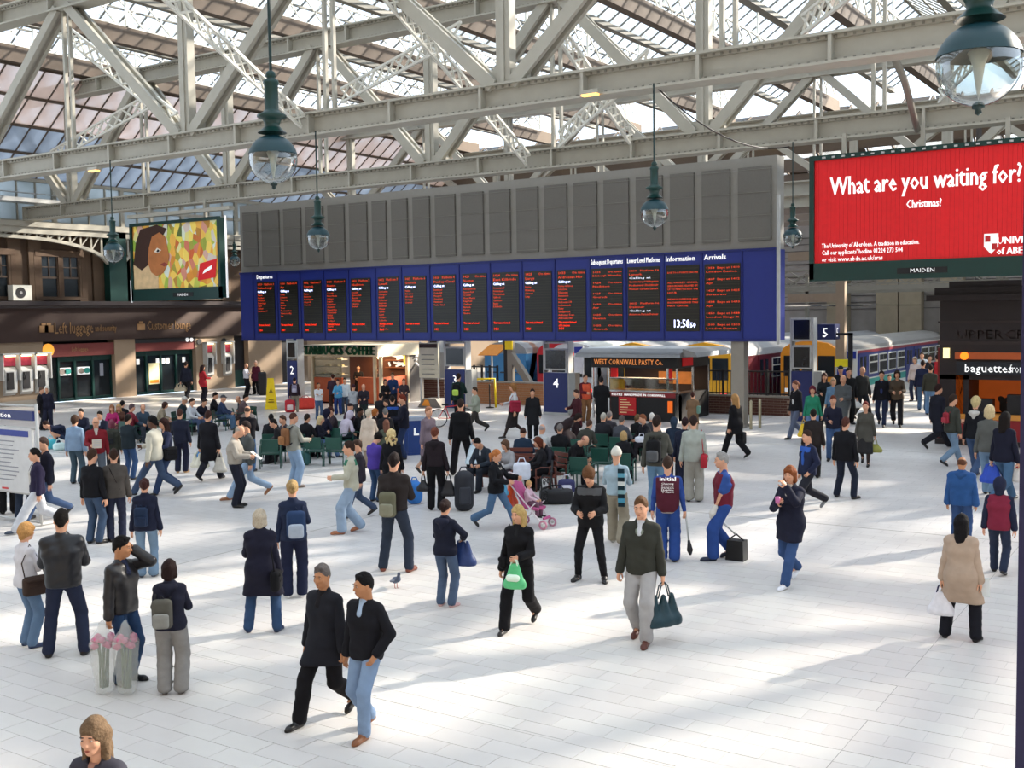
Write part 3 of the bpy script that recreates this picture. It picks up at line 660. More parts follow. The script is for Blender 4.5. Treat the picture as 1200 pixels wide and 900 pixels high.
blob('printed_hair', mat('#3a2218', .7), [(0,.4),(.04,.75),(.1,.95),(.3,1),(.42,.93),(.36,.8),(.25,.7),(.2,.4),(.1,.3)], YR_-.045)
blob('printed_shoulder', mat('#d8b98c', .7, 0, .4, 3), [(0,0),(0,.42),(.1,.45),(.22,.4),(.3,.2),(.3,0)], YR_-.043)
blob('printed_face', mat('#b5713f', .7, 0, .35, 2.5), [(.18,.42),(.2,.65),(.24,.82),(.33,.88),(.4,.8),(.42,.65),(.44,.5),(.42,.38),(.36,.24),(.28,.2),(.22,.26)], YR_-.055)
blob('printed_eye', mat('#e8dccb', .6), [(.26,.58),(.3,.64),(.35,.6),(.31,.56)], YR_-.062); blob('printed_iris', M['black'], [(.29,.58),(.31,.62),(.33,.59),(.31,.57)], YR_-.07)
blob('printed_lips', mat('#8a3a30', .6), [(.33,.38),(.38,.41),(.42,.38),(.38,.34)], YR_-.062)
blob('printed_red_packet', M['redb'], [(.76,.1),(.79,.36),(.98,.42),(.96,.14)], YR_-.05); blob('printed_packet_mark', M['wtext'], [(.82,.2),(.84,.26),(.93,.33),(.92,.27)], YR_-.062)
b = MB(); xm = (px0+px1)/2; b.bb((xm-.1, YR_-.12, pz0+.1), (xm+1.2, YR_-.1, pz0+.28)); b.build('maker_plate', M['black'], t)
b = MB(); text_on(b, 'MAIDEN', (xm+.2, YR_-.125, pz0+.13), .16, width=.65); b.build('maker_lettering', M['wtext'], t, kind='stuff')
b = MB(); b.bb((px1+.42, YR_-.05, pz0), (px1+.47, YR_+.02, pz1+.15)); b.bb((px0-.26, YR_-.05, pz0-.1), (px0-.2, YR_, pz0+.9)); b.each('light_strip', M['wtext'], t)
b = MB(); b.bar((px0+1, YR_+.2, pz1), (px0+1, YR_+.2, 9.3), .12); b.bar((px1-1, YR_+.2, pz1), (px1-1, YR_+.2, 9.3), .12); b.bb((px0, YR_-.3, pz1+.35), (px1+1, YR_, pz1+.5)); b.each('hanger_rod', M['steel'], t)
# ============================================================ GLOBE LAMPS
def lamp(px, py, Y, lab, s=1., ztop=None, Yt=None):
    p = AY(px, py, Y); x, y, z = p; t = thing('globe_lamp', lab, 'pendant lamp', (x, y, z), group='green globe pendant lamps')
    def B(): return MB()
    b = B(); b.tube([(x, y, z+1.15*s), (x, y, ztop or 9.5)], .022*s, 6); b.build('rod', M['greend'], t)
    pr = [(.03, 1.2), (.06, 1.18), (.075, 1.12), (.05, 1.1), (.10, 1.07), (.11, 1.03), (.095, 1.0), (.095, .68), (.12, .64), (.2, .6), (.2, .57), (.13, .54), (.11, .5), (.1, .45), (.14, .41), (.2, .36)]
    b = B(); b.lathe([(r*s, h*s) for r, h in pr], (x, y, z), 20); b.build('cast_fitting', M['green'], t, smooth=True)
    R0 = .33*s; a0 = math.radians(18)
    b = B(); b.lathe([(R0*1.03*math.cos(a), R0*1.03*math.sin(a)) for a in np.linspace(math.radians(12), math.radians(84), 8)], (x, y, z), 24); b.build('shade_cap', mat('#153840', .4), t, smooth=True)
    b = B(); b.lathe([(R0*math.cos(a)+.0001, R0*math.sin(a)) for a in np.linspace(math.radians(12), math.radians(-89), 12)], (x, y, z), 24); b.build('glass_globe', M['glass'], t, smooth=True)
    b = B(); b.lathe([(.001, -.28*s), (.02*s, -.2*s), (.05*s, .0), (.09*s, .1*s), (.02*s, .16*s)], (x, y, z), 10); b.build('bulb', M['white'], t, smooth=True)
    b = B(); b.lathe([(.05*s, -.325*s), (.05*s, -.35*s), (.025*s, -.36*s), (.03*s, -.39*s), (.001, -.41*s)], (x, y, z), 10); b.build('finial', M['greend'], t, smooth=True)
lamp(1147, 76, 9.65, 'largest and nearest green globe lamp, at the top beside the red billboard', ztop=15.5)
lamp(320, 187, 10.9, 'second largest globe lamp, hanging left in front of the long girder', ztop=15.5)
lamp(373, 279, 23.4, 'globe lamp hanging in front of the left end of the grey mesh panels'); lamp(767, 250, 23.4, 'globe lamp hanging in front of the right part of the grey mesh panels')
lamp(133, 296, 23.4, 'globe lamp hanging in front of the stone building and green column'); lamp(929, 278, 32.2, 'small globe lamp between the departure board and the red billboard', .85, 9.2)
lamp(275, 306, 40.5, 'small distant globe lamp between the face poster and the departure board', .85, 9.6)
# small floodlights on girders
for px, py, Y, lab in ((332/3*1+0, 198, 23.6, 'small lit floodlight under the near girder above the stone building'), (692, 108, 23.6, 'small lit floodlight under the near girder above the mesh panels')):
    p = AY(px, py, Y); t = thing('floodlight', lab, 'floodlight', p)
    b = MB(); b.box(p, (.5, .2, .1)); b.build('housing', M['steel'], t); b = MB(); b.box(p+np.array((0,-.02,-.07)), (.42, .16, .04)); b.build('lamp_glass', mat('#ffb860', .5, emit=2.0), t)
# ============================================================ COFFEE KIOSK
KX0, KX1, KY0, KY1 = -37.75, -33.4, 39.6, 42.8
t = thing('coffee_kiosk', 'coffee kiosk with cream fascia, green lettering and orange counter', 'kiosk', (KX0, KY0, 0))
kz = lambda py: AY(440, py, KY0-.35)[2]
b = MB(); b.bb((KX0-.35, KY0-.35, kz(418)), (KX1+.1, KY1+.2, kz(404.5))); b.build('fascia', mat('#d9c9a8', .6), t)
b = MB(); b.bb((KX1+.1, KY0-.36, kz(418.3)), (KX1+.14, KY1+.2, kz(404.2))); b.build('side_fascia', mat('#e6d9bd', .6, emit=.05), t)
b = MB(); text_on(b, 'STARBUCKS COFFEE', (AY(352.5, 410, KY0-.37)[0], KY0-.37, kz(416)), (kz(405)-kz(417))*1.25, width=AY(438, 410, KY0-.37)[0]-AY(352.5, 410, KY0-.37)[0], ext=.06, bold=.03); b.build('green_lettering', mat('#0f5a2e', .5), t, kind='stuff')
b = MB()
for x, y in ((KX0, KY0), (KX1, KY0), (KX1, KY0+2.0), (KX0, KY1), (KX1-.35, KY0)): b.bb((x-.07, y-.07, 0), (x+.07, y+.07, kz(418)))
b.each('corner_post', mat('#c9b99a', .6), t)
b = MB(); b.bb((KX0, KY0, 0), (KX0+1.9, KY0+.1, 1.25)); b.bb((KX0+2.9, KY0, 0), (KX1, KY0+.1, 1.3)); b.bb((KX1-.1, KY0, 0), (KX1, KY0+2, 1.3)); b.each('counter_front', M['terrac'], t)
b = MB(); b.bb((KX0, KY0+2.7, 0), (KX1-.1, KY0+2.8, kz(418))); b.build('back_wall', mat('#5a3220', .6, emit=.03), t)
b = MB(); b.bb((KX0, KY0, 0), (KX1, KY1, .06)); b.build('kiosk_floor', M['brown'], t)
b = MB(); b.bb((KX1-.1, KY0+2.05, 0), (KX1+.05, KY1, kz(418))); b.build('grey_side_panel', mat('#67625d', .6), t)
b = MB(); b.bb((KX0+.05, KY0+.02, 1.25), (KX0+1.85, KY0+.05, kz(419))); b.build('display_glass', M['glass'], t)
b = MB()
for z in (1.35, 1.75, 2.1): b.bb((KX0+.1, KY0+.1, z), (KX0+1.8, KY0+.55, z+.04))
sh = b.each('display_shelf', M['greyl'], t)
b = MB()
for k in range(22): b.box((KX0+.2+rs.rand()*1.5, KY0+.3, (1.42, 1.82, 2.17)[k % 3]), (.12, .14, .09))
b.build('pastries', mat('#d8c9a0', .7, 0, .4), sh, kind='stuff')
b = MB()
for k in range(14): b.tube([(KX0+2.7+rs.rand()*2, KY0+2.6, 1.7+.35*(k % 2)), (KX0+2.7+rs.rand()*0+k*.14, KY0+2.6, 1.9+.35*(k % 2))], .05, 8)
b.build('cups', M['wtext'], t, kind='stuff')
b = MB(); b.bb((KX0+2.6, KY0+2.4, 1.62), (KX1-.3, KY0+2.7, 1.66)); b.bb((KX0+2.6, KY0+2.4, 1.98), (KX1-.3, KY0+2.7, 2.02)); b.each('cup_shelf', M['wood'], t)
b = MB(); b.bb((KX1-.4, KY0+2.2, 1.8), (KX1-.15, KY0+2.25, 2.5)); b.build('menu_card', mat('#c9c94a', .6, emit=.2), t)
b = MB(); b.lathe([(.001, .22), (.12, .15), (.16, 0), (.1, -.15), (.001, -.18)], (KX1-.45, KY0+.5, 2.3), 12); b.build('hanging_lantern', M['lampglow'], t, smooth=True)
ld = D.lights.new('kiosk_lamp', 'AREA'); ld.energy = 90; ld.size = 2.5; ld.color = (1, .75, .45); lo = D.objects.new('kiosk_lamp', ld); COL.objects.link(lo); lo.location = (KX0+2.8, KY0+1.3, kz(419))
# ============================================================ PASTY KIOSK
A0, A1, B0, B1 = -21.3, -17.55, 38.3, 41.2
t = thing('pasty_kiosk', 'black pasty kiosk with gold lettering and rounded silver roof', 'kiosk', (A0, B0, 0))
b = MB(); b.prism([(B0-.75, 2.47), (B0-.7, 2.6), (B0-.2, 2.8), (B1+.1, 2.8), (B1+.6, 2.6), (B1+.65, 2.47)], 'x', A0-.35, A1+.4)
b.prism([(A1+.4, 2.5), (A1+.4, 2.8), (A1+.9, 2.66), (A1+1.0, 2.5)], 'y', B0-.5, B1+.4); b.each('silver_roof', mat('#8d8f92', .3, .6, .15), t)
b = MB(); b.bb((A0, B0-.1, 2.03), (A1, B1, 2.48)); b.build('sign_fascia', M['black'], t)
b = MB(); text_on(b, 'WEST CORNWALL PASTY Co.', (A0+.15, B0-.12, 2.16), .3, width=A1-A0-.75, bold=.002); b.build('gold_lettering', mat('#d9a86a', .5, emit=.35), t, kind='stuff')
b = MB(); b.bb((A0+1.0, B0-.3, 0), (A1, B0+.3, 1.0)); b.bb((A1-.5, B0, 0), (A1, B1, 1.05)); b.each('counter_base', M['black'], t)
b = MB(); b.bb((A0, B0+.6, 0), (A0+1.0, B0+.7, .95)); b.build('staff_hatch', mat('#3a2020', .5), t)
b = MB(); b.bb((A0+.95, B0-.34, .92), (A1+.02, B0-.3, 1.1)); b.build('red_counter_band', mat('#7a1a20', .5), t)
b = MB(); text_on(b, 'PASTIES  HANDMADE IN CORNWALL', (A0+1.05, B0-.35, .96), .13, width=2.3, bold=.002); b.build('band_lettering', M['wtext'], t, kind='stuff')
b = MB(); b.bb((A0+1.35, B0-.33, .2), (A0+2.1, B0-.3, .9)); b.build('red_menu_panel', M['red'], t)
b = MB()
for k, l in enumerate((.3, .42, .5, .35, .6, .3)): b.bb((A0+1.4, B0-.34, .78-k*.1), (A0+1.4+l, B0-.33, .82-k*.1))
b.each('menu_lines', mat('#e8cf9a', .5), t)
b = MB(); b.bb((A0+.9, B0-.25, 1.1), (A1-.1, B0+.35, 1.16)); b.bb((A0+.9, B0-.2, 1.62), (A1-.1, B0+.2, 1.65)); tr_ = b.each('warming_tray', M['chrome'], t)
for k in range(26):
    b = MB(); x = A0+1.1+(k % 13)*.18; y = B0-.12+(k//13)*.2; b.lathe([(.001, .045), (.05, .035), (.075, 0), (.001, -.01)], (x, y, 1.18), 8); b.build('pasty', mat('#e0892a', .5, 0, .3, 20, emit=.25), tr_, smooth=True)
b = MB(); b.bb((A0+.9, B0-.26, 1.16), (A1-.1, B0-.25, 1.64)); b.build('sneeze_guard', M['glass'], t)
b = MB()
for x, y in ((A0+.03, B0), (A0+.75, B0), (A1-.45, B0), (A1-.03, B0-.05), (A1-.03, B1), (A1-.03, B0+1.4), (A0+.03, B1)): b.bb((x-.035, y-.035, 0), (x+.035, y+.035, 2.05))
b.each('chrome_post', M['chrome'], t)
b = MB(); b.bb((A0, B1-.1, 0), (A1, B1, 2.05)); b.build('back_panel', mat('#2a1a18', .6), t)
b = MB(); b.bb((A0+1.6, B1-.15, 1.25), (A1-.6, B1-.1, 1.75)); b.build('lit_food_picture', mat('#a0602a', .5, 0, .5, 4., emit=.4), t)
b = MB(); b.bb((A1-.75, B0+.6, 1.5), (A1-.55, B0+.65, 2.0)); b.bb((A0+.35, B0+.9, 1.6), (A0+.65, B0+.95, 2.0)); b.each('red_card', M['redb'], t)
b = MB(); b.bb((A1+.0, B0+.35, 2.1), (A1+.03, B0+1.3, 2.42)); b.build('side_sign', M['redb'], t)
b = MB(); b.bb((A1-.3, B0-.34, .35), (A1-.1, B0-.31, .8)); b.build('orange_badge', mat('#e0661a', .5, emit=.4), t)
ld = D.lights.new('pasty_lamp', 'AREA'); ld.energy = 45; ld.size = 2; ld.color = (1, .7, .4); lo = D.objects.new('pasty_lamp', ld); COL.objects.link(lo); lo.location = ((A0+A1)/2, B0+1.2, 1.98)
# ============================================================ BAGUETTE KIOSK (dark timber, right)
U0, U1, V0, V1 = -7.55, 1.0, 35.4, 40.5
t = thing('baguette_kiosk', 'dark timber baguette kiosk with orange lit hatch and cornice', 'kiosk', (U0, V0, 0))
uz = lambda py: AY(1150, py, V0)[2]
dk = mat('#1f1518', .5, 0, .2, 3.)
b = MB(); b.bb((U0+.1, V0, uz(445)), (U1, V1, uz(352))); b.bb((U0+.1, V0, 0), (U0+.95, V1, uz(440))); b.bb((U0+.1, V1-.2, 0), (U1, V1, uz(440))); b.each('timber_casing', dk, t)
b = MB(); b.bb((U0-.25, V0-.3, uz(352)), (U1, V1, uz(345))); b.bb((U0-.05, V0-.1, uz(345)), (U1, V1, uz(336))); b.bb((U0+.35, V0, uz(336)), (U0+2.4, V1, uz(329))); b.each('cornice', dk, t)
b = MB(); b.bb((U0+.05, V0-.05, uz(404)), (U1, V0, uz(400))); b.bb((U0+.05, V0-.05, uz(378)), (U1, V0, uz(376))); b.each('moulding', mat('#2c1f20', .45), t)
b = MB(); text_on(b, 'UPPERCRUST', (AY(1121, 390, V0)[0], V0-.03, uz(397)), .38, width=2.75, bold=.01); b.build('carved_lettering', mat('#5a4a48', .5), t, kind='stuff')
b = MB(); b.bb((AY(1120, 400, V0)[0], V0-.1, uz(421)), (U1, V0, uz(413))); b.build('amber_sign_strip', mat('#8a3f1a', .5, 0, .2, 4, emit=.35), t)
b = MB(); x = AY(1131, 417, V0)[0]; b.tube([(x, V0-.14, uz(417)), (x, V0-.1, uz(417))], .12, 14); b.build('orange_roundel', mat('#ff7a1a', .5, emit=1.2), t)
b = MB(); b.bb((AY(1122, 400, V0)[0], V0-.12, uz(439)), (U1, V0-.05, uz(424))); b.build('dark_sign_board', mat('#171b24', .5), t)
b = MB(); text_on(b, 'baguettes', (AY(1131, 435, V0)[0], V0-.14, uz(436)), .36, width=1.32, bold=.002); text_on(b, 'from', (AY(1184, 435, V0)[0], V0-.14, uz(436)), .36, width=.42); b.build('white_lettering', M['wtext'], t, kind='stuff')
hx = AY(1121, 440, V0)[0]
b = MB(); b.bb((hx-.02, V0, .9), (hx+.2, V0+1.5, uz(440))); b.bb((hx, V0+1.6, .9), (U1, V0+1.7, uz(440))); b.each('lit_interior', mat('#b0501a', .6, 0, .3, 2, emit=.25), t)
b = MB(); b.bb((hx, V0-.1, .8), (U1, V0+.5, .95)); b.build('counter_top', mat('#d08a3a', .5), t)
b = MB(); b.bb((hx, V0-.05, 0), (U1, V0+.3, .8)); b.build('red_counter_front', mat('#8a1a22', .5), t)
b = MB(); b.bb((hx+.3, V0+.2, .95), (hx+1.0, V0+.6, 1.4)); b.bb((hx+1.4, V0+.2, .95), (hx+1.8, V0+.6, 1.55)); b.bb((hx+2.6, V0+.1, .95), (hx+3.2, V0+.6, 1.5)); b.each('counter_equipment', M['dark'], t)
b = MB(); b.bb((hx+1.9, V0-.05, uz(448)), (U1, V0, uz(442))); b.build('red_menu_strip', mat('#7a1510', .5, emit=.4), t)
b = MB(); b.bb((AY(1106, 415, V0)[0], V0-.1, uz(420)), (AY(1113, 415, V0)[0], V0, uz(408))); b.build('bulkhead_lamp', mat('#ffe9a0', .5, emit=1.0), t)
b = MB(); b.bb((U0+.0, V0+.2, 0), (U0+.1, V0+2.4, uz(408))); b.build('red_end_panel', mat('#7a1a18', .5), t)
b = MB(); b.bb((U0, V0-.1, 0), (U1, V0+.1, .16)); b.build('plinth', dk, t)
ld = D.lights.new('hatch_lamp', 'AREA'); ld.energy = 40; ld.size = 1.5; ld.color = (1, .55, .2); lo = D.objects.new('hatch_lamp', ld); COL.objects.link(lo); lo.location = (hx+1.8, V0+.8, uz(441)-.05)
# ============================================================ PLATFORM TOTEMS
def totem(px, pyb, pw, lab, num, ztop, blue=(0, 1.75), mons=((1.85, 2.75),), side=True, Y=None):
    p = G(px, pyb); x, y = p[0], p[1]; w_ = pw*y/F*1.43*.70*1.0
    w_ = abs(AY(px+pw/2, 450, y)[0]-AY(px-pw/2, 450, y)[0])
    t = thing('platform_totem', lab, 'platform sign', (x, y, 0), group='blue platform totems')
    b = MB(); b.bb((x-w_/2, y-.05, blue[0]+.08), (x+w_/2, y+.35, blue[1])); b.build('blue_panel', M['navy'] if False else mat('#1e2a63', .4), t)
    b = MB(); b.bb((x-w_/2-.05, y-.07, 0), (x+w_/2+.05, y+.4, .1)); b.bb((x-w_/2-.06, y-.0, 0), (x-w_/2, y+.4, ztop)); b.bb((x+w_/2, y-.0, 0), (x+w_/2+.06, y+.4, ztop)); b.each('grey_frame', M['greyl'], t)
    if side: b = MB(); b.bb((x+w_/2+.06, y+.0, 0), (x+w_/2+.36, y+.4, blue[1])); b.build('side_cabinet', mat('#9a9c9a', .6), t)
    for z0, z1 in mons:
        b = MB(); b.bb((x-w_/2+.02, y-.02, z0), (x+w_/2-.02, y+.4, z1)); mo = b.build('monitor', M['greyl'], t)
        b = MB(); b.bb((x-w_/2+.09, y-.04, z0+.07), (x+w_/2-.09, y-.01, z1-.07)); b.build('monitor_screen', mat('#181a20', .15), mo)
    if num:
        b = MB(); text_on(b, num, (x-.1, y-.07, blue[1]-.62), .55, bold=.002); b.build('numeral', M['wtext'], t, kind='stuff')
totem(652, 486, 27, 'tall blue platform totem numbered 4 with dark monitor, beside the pasty kiosk', '4', 3.6, mons=((1.85, 2.75), (2.95, 3.6)))
totem(344, 478, 11, 'blue platform totem numbered 2 between pillar and coffee kiosk', '2', 3.2, blue=(0, 2.2), mons=((2.3, 3.1),), side=False)
totem(534, 481, 23, 'blue platform totem behind the cyclist, with dark monitors', '3', 3.7, blue=(0, 1.8), mons=((1.95, 2.8), (2.95, 3.7)))
totem(509.5, 466, 12, 'far blue platform totem numbered 1 between the kiosk and notice stand', '1', 3.7, blue=(1.5, 2.3), mons=((2.45, 3.3),))
totem(939.5, 497, 24, 'tall totem with two stacked dark monitors right of the board pillar', None, 3.9, blue=(0, 1.95), mons=((2.02, 2.9), (3.05, 3.9)))
# cube sign 5
Yq = 41.5; a_, c_ = AY(958, 380, Yq), AY(978, 398, Yq); t = thing('number_sign', 'dark blue hanging cube sign with white number 5 on two faces', 'sign', (a_[0], Yq, c_[2]))
b = MB(); b.bb((a_[0], Yq, c_[2]), (c_[0], Yq+.65, a_[2])); b.build('sign_cube', mat('#1b2452', .45), t)
b = MB(); text_on(b, '5', ((a_[0]+c_[0])/2-.15, Yq-.01, c_[2]+.1), .5, bold=.002); text_on(b, '5', (c_[0]+.01, Yq+.2, c_[2]+.1), .5, right=(0,1,0), bold=.002); b.build('numeral', M['wtext'], t, kind='stuff')
b = MB(); b.bb((c_[0]+.45, Yq+.2, 0), (c_[0]+.6, Yq+.35, 3.3)); b.bb((a_[0], Yq+.2, 3.2), (c_[0]+.6, Yq+.35, 3.3)); b.build('sign_post', M['dark'], t)
# information stand, lower left
p = G(-14, 611); q = G(45, 611); Y = p[1]*.5+q[1]*.5
def sz(py): return AY(20, py, Y)[2]
def sx_(px): return AY(px, 540, Y)[0]
t = thing('information_stand', 'information stand with blue header and printed notice, left foreground', 'notice stand', (sx_(0), Y, 0))
b = MB()
for q_ in (-24, 45): b.tube([(sx_(q_), Y, 0), (sx_(q_), Y, sz(472))], .035, 10)
for yy in (475, 501, 577, 608): b.tube([(sx_(-24), Y, sz(yy)), (sx_(45), Y, sz(yy))], .025, 8)
b.tube([(sx_(-24), Y-.3, .03), (sx_(-24), Y+.3, .03)], .03, 8); b.tube([(sx_(45), Y-.3, .03), (sx_(45), Y+.3, .03)], .03, 8)
b.each('steel_frame', M['greyl'], t, smooth=True)
b = MB(); b.bb((sx_(-24), Y-.03, sz(492)), (sx_(42), Y+.03, sz(481))); b.build('blue_header', mat('#1e2a63', .4), t)
b = MB(); text_on(b, 'Information', (sx_(-19), Y-.04, sz(489.5)), .15, width=sx_(16)-sx_(-19), bold=.004); b.build('header_lettering', M['wtext'], t, kind='stuff')
b = MB(); b.bb((sx_(-22), Y-.03, sz(576)), (sx_(40), Y+.02, sz(501))); b.build('notice_board', mat('#c9cacb', .6), t)
b = MB(); b.bb((sx_(-20), Y-.04, sz(511)), (sx_(36), Y-.03, sz(504))); b.build('notice_heading', mat('#2b3a8c', .5), t)
b = MB()
for k in range(10): b.bb((sx_(-16), Y-.036, sz(518+k*5)), (sx_(-16)+(.6+.25*rs.rand())*(sx_(34)-sx_(-16)), Y-.03, sz(516.8+k*5)))
b.each('notice_lines', mat('#8a8c94', .6), t); b = MB(); b.bb((sx_(3), Y-.04, sz(574)), (sx_(10), Y-.03, sz(572))); b.build('red_mark', M['red'], t)
# poster frame on stand near kiosk + route maps
t = thing('notice_stand', 'white timetable frame on two legs with sloping grey foot beside the coffee kiosk', 'notice stand', G(504, 477)); p = G(504, 477); k_ = p[1]
b = MB(); b.bb((p[0]-.55, k_-.05, 1.35), (p[0]+.55, k_+.05, 2.95)); b.build('notice_frame', mat('#c9c4b0', .6), t)
b = MB(); b.bb((p[0]-.5, k_-.07, 2.72), (p[0]+.5, k_-.05, 2.9)); b.build('dark_heading', M['brown'], t)
b = MB()
for k in range(5): b.bb((p[0]-.4, k_-.07, 1.5+k*.22), (p[0]+.35, k_-.05, 1.54+k*.22))
b.each('printed_lines', mat('#7a7a78', .6), t)
b = MB()
for dx in (-.5, .5): b.tube([(p[0]+dx, k_, 0), (p[0]+dx, k_, 3.0)], .04, 8)
b.each('leg', M['greyl'], t)
b = MB(); b.prism([(p[0]-.5, 0), (p[0]+.9, 0), (p[0]+.55, .42), (p[0]-.15, .42)], 'y', k_-.3, k_+.35); b.build('sloping_foot', mat('#6f6a64', .6), t); b = MB(); b.prism([(p[0]-.25, .08), (p[0]+.25, .08), (p[0]+.15, .36), (p[0]-.05, .36)], 'y', k_-.32, k_-.3); b.build('orange_notice', M['orange'], t)
def board(px, py0, py1, wpx, Y, lab, m_, zb=0, head=None, leg=True):
    a_, c_ = AY(px-wpx/2, py0, Y), AY(px+wpx/2, py1, Y); t = thing('poster_board', lab, 'notice board', ((a_[0]+c_[0])/2, Y, 0))
    b = MB(); b.bb((a_[0], Y, c_[2]), (c_[0], Y+.08, a_[2])); b.build('panel', m_, t)
    if head: b = MB(); b.bb((a_[0]+.03, Y-.02, a_[2]-.35), (c_[0]-.03, Y, a_[2]-.06)); b.build('heading', head, t)
    if leg:
        b = MB(); b.tube([(a_[0]+.03, Y+.04, 0), (a_[0]+.03, Y+.04, a_[2])], .04, 8); b.tube([(c_[0]-.03, Y+.04, 0), (c_[0]-.03, Y+.04, a_[2])], .04, 8); b.each('post', M['greyl'], t)
wp = mat('#c8ccd4', .6, 0, .12, 6)
board(678, 405, 438, 11, 43.5, 'white route map board in front of the red train', wp, head=M['blue'])
board(998, 410, 446, 12, 43, 'white timetable board in front of the blue train', wp, head=M['blue'])
board(987, 421, 430, 17, 42.5, 'yellow notice sign beside the blue train', mat('#e0d020', .5, emit=.1))
board(987, 431, 470, 15, 43.5, 'blue-topped poster board behind the crowd at platform 5', wp, head=M['blue'])
# yellow sloping sign on post, small yellow sign
t = thing('yellow_board', 'slanted yellow board on a thin white post by the platform', 'sign', G(574, 462)); Y = 45.
a_, c_ = AY(560, 416, Y), AY(589, 404, Y); b = MB(); b.add([(a_[0], Y, a_[2]), (a_[0]+1.15, Y, a_[2]), (c_[0], Y+.5, c_[2]), (c_[0]-1.1, Y+.5, c_[2]), (a_[0], Y+.05, a_[2]-.03), (a_[0]+1.15, Y+.05, a_[2]-.03), (c_[0], Y+.55, c_[2]-.03), (c_[0]-1.1, Y+.55, c_[2]-.03)], [(0,1,2,3), (7,6,5,4), (0,4,5,1), (1,5,6,2), (2,6,7,3), (3,7,4,0)]); b.build('yellow_panel', M['orange'], t)
xm = AY(574, 440, Y)[0]; b = MB(); b.tube([(xm, Y+.2, 0), (xm, Y+.2, a_[2]+.1)], .05, 8); b.each('post', M['greyl'], t)
# timber post with yellow sign and slanting strut
p = AY(599, 440, 44.); t = thing('crane_post', 'pale post with slanting strut and small yellow sign', 'post', (p[0], 44., 0))
b = MB(); b.bb((p[0]-.15, 43.9, 0), (p[0]+.15, 44.1, 3.6)); b.bar((p[0], 44., 2.3), (p[0]+1.2, 44., .7), .3); b.build('post_frame', M['concrete'], t)
b = MB(); b.bb((p[0]-.2, 43.8, 2.5), (p[0]+.2, 43.88, 3.5)); b.build('yellow_sign', M['yellow'], t)
b = MB(); b.bb((p[0]-.55, 44.2, 0), (p[0]-.25, 44.5, 4)); b.build('dark_column', M['dark'], t)
# brick parapet with stone band and railings
def wall_bricks(x0, x1, Y, h, lab, m_, nm='parapet_wall'):
    t = thing(nm, lab, 'wall', (x0, Y, 0))
    b = MB(); b.bb((x0, Y+.02, 0), (x1, Y+.28, h)); b.build('core', mat('#9a8a7a', .8), t)
    b = MB(); n = int(h/.1)
    for r in range(n):
        o = (r % 2)*.13; z = r*h/n
        for x in np.arange(x0+o, x1-.2, .27): b.bb((x, Y+rs.uniform(-.004, .004), z+.008), (x+.255, Y+.06, z+h/n-.008))
    b.build('brickwork', m_, t, kind='stuff')
    b = MB(); b.bb((x0-.05, Y-.05, h), (x1+.05, Y+.32, h+.07)); b.build('coping', M['concrete'], t)
    return t
bm = mat('#a0714e', .85, 0, .35, 12., .3)
wall_bricks(AY(545, 460, 42.3)[0], AY(640, 460, 42.3)[0], 42.3, 1.0, 'low red and cream brick wall with pale coping behind the walkers', bm)
wall_bricks(AY(822, 470, 42.)[0], AY(925, 470, 42.)[0], 42., .72, 'low dark brick wall under black railings by the board pillar', M['brick'])
wall_bricks(AY(493, 460, 44.)[0], AY(523, 460, 44.)[0], 44., .95, 'short brick wall behind the timetable frame', M['brick'])
def railing(x0, x1, Y, z0, z1, lab, m_=None, step=.16):
    t = thing('railing', lab, 'railing', (x0, Y, z0)); b = MB()
    for z in (z0+.06, z1): b.bb((x0, Y-.03, z-.03), (x1, Y+.03, z+.03))
    b.each('rail', m_ or M['black'], t); b = MB()
    for x in np.arange(x0, x1, step): b.bb((x-.012, Y-.012, z0), (x+.012, Y+.012, z1))
    b.build('balusters', m_ or M['black'], t, kind='stuff'); b = MB()
    for x in np.arange(x0, x1+.1, (x1-x0)/4): b.bb((x-.04, Y-.04, z0-.05), (x+.04, Y+.04, z1+.08))
    b.each('rail_post', m_ or M['black'], t)
railing(AY(822, 470, 42.1)[0], AY(925, 470, 42.1)[0], 42.15, .79, 1.75, 'black railings on the dark brick wall by the board pillar')
railing(AY(547, 440, 43.)[0], AY(583, 440, 43.)[0], 43., .9, 1.7, 'dark barrier behind the brick wall near the yellow board', step=.3)
t = thing('hoop_barrier', 'yellow tubular hoop barrier at the end of the brick wall', 'barrier', G(561, 478)); p = G(561, 478)
b = MB(); b.tube([(p[0]-.15, p[1], 0), (p[0]-.15, p[1], 1.15), (p[0]-.05, p[1], 1.3), (p[0]+.55, p[1]+.5, 1.3), (p[0]+.6, p[1]+.5, 0)], .05, 8); b.build('hoop', M['yellow'], t, smooth=True)
t = thing('queue_post', 'thin black queue post beside the yellow hoop', 'post', G(574, 478)); p = G(574, 478); b = MB(); b.lathe([(.2, 0), (.2, .03), (.03, .06), (.03, 1.0), (.05, 1.05), (.001, 1.08)], p, 10); b.each('post', M['black'], t, smooth=True)
for px, py, lab in ((880, 503, 'slim brass bollard just left of the board pillar foot'), (890.5, 501, 'slim brass bollard right of the board pillar, before the brick wall')):
    p = G(px, py); t = thing('bollard', lab, 'bollard', p); b = MB(); b.lathe([(.055, 0), (.055, 1.0), (.03, 1.03), (.001, 1.04)], p, 10); b.build('shaft', mat('#a39a80', .4, .4), t, smooth=True)
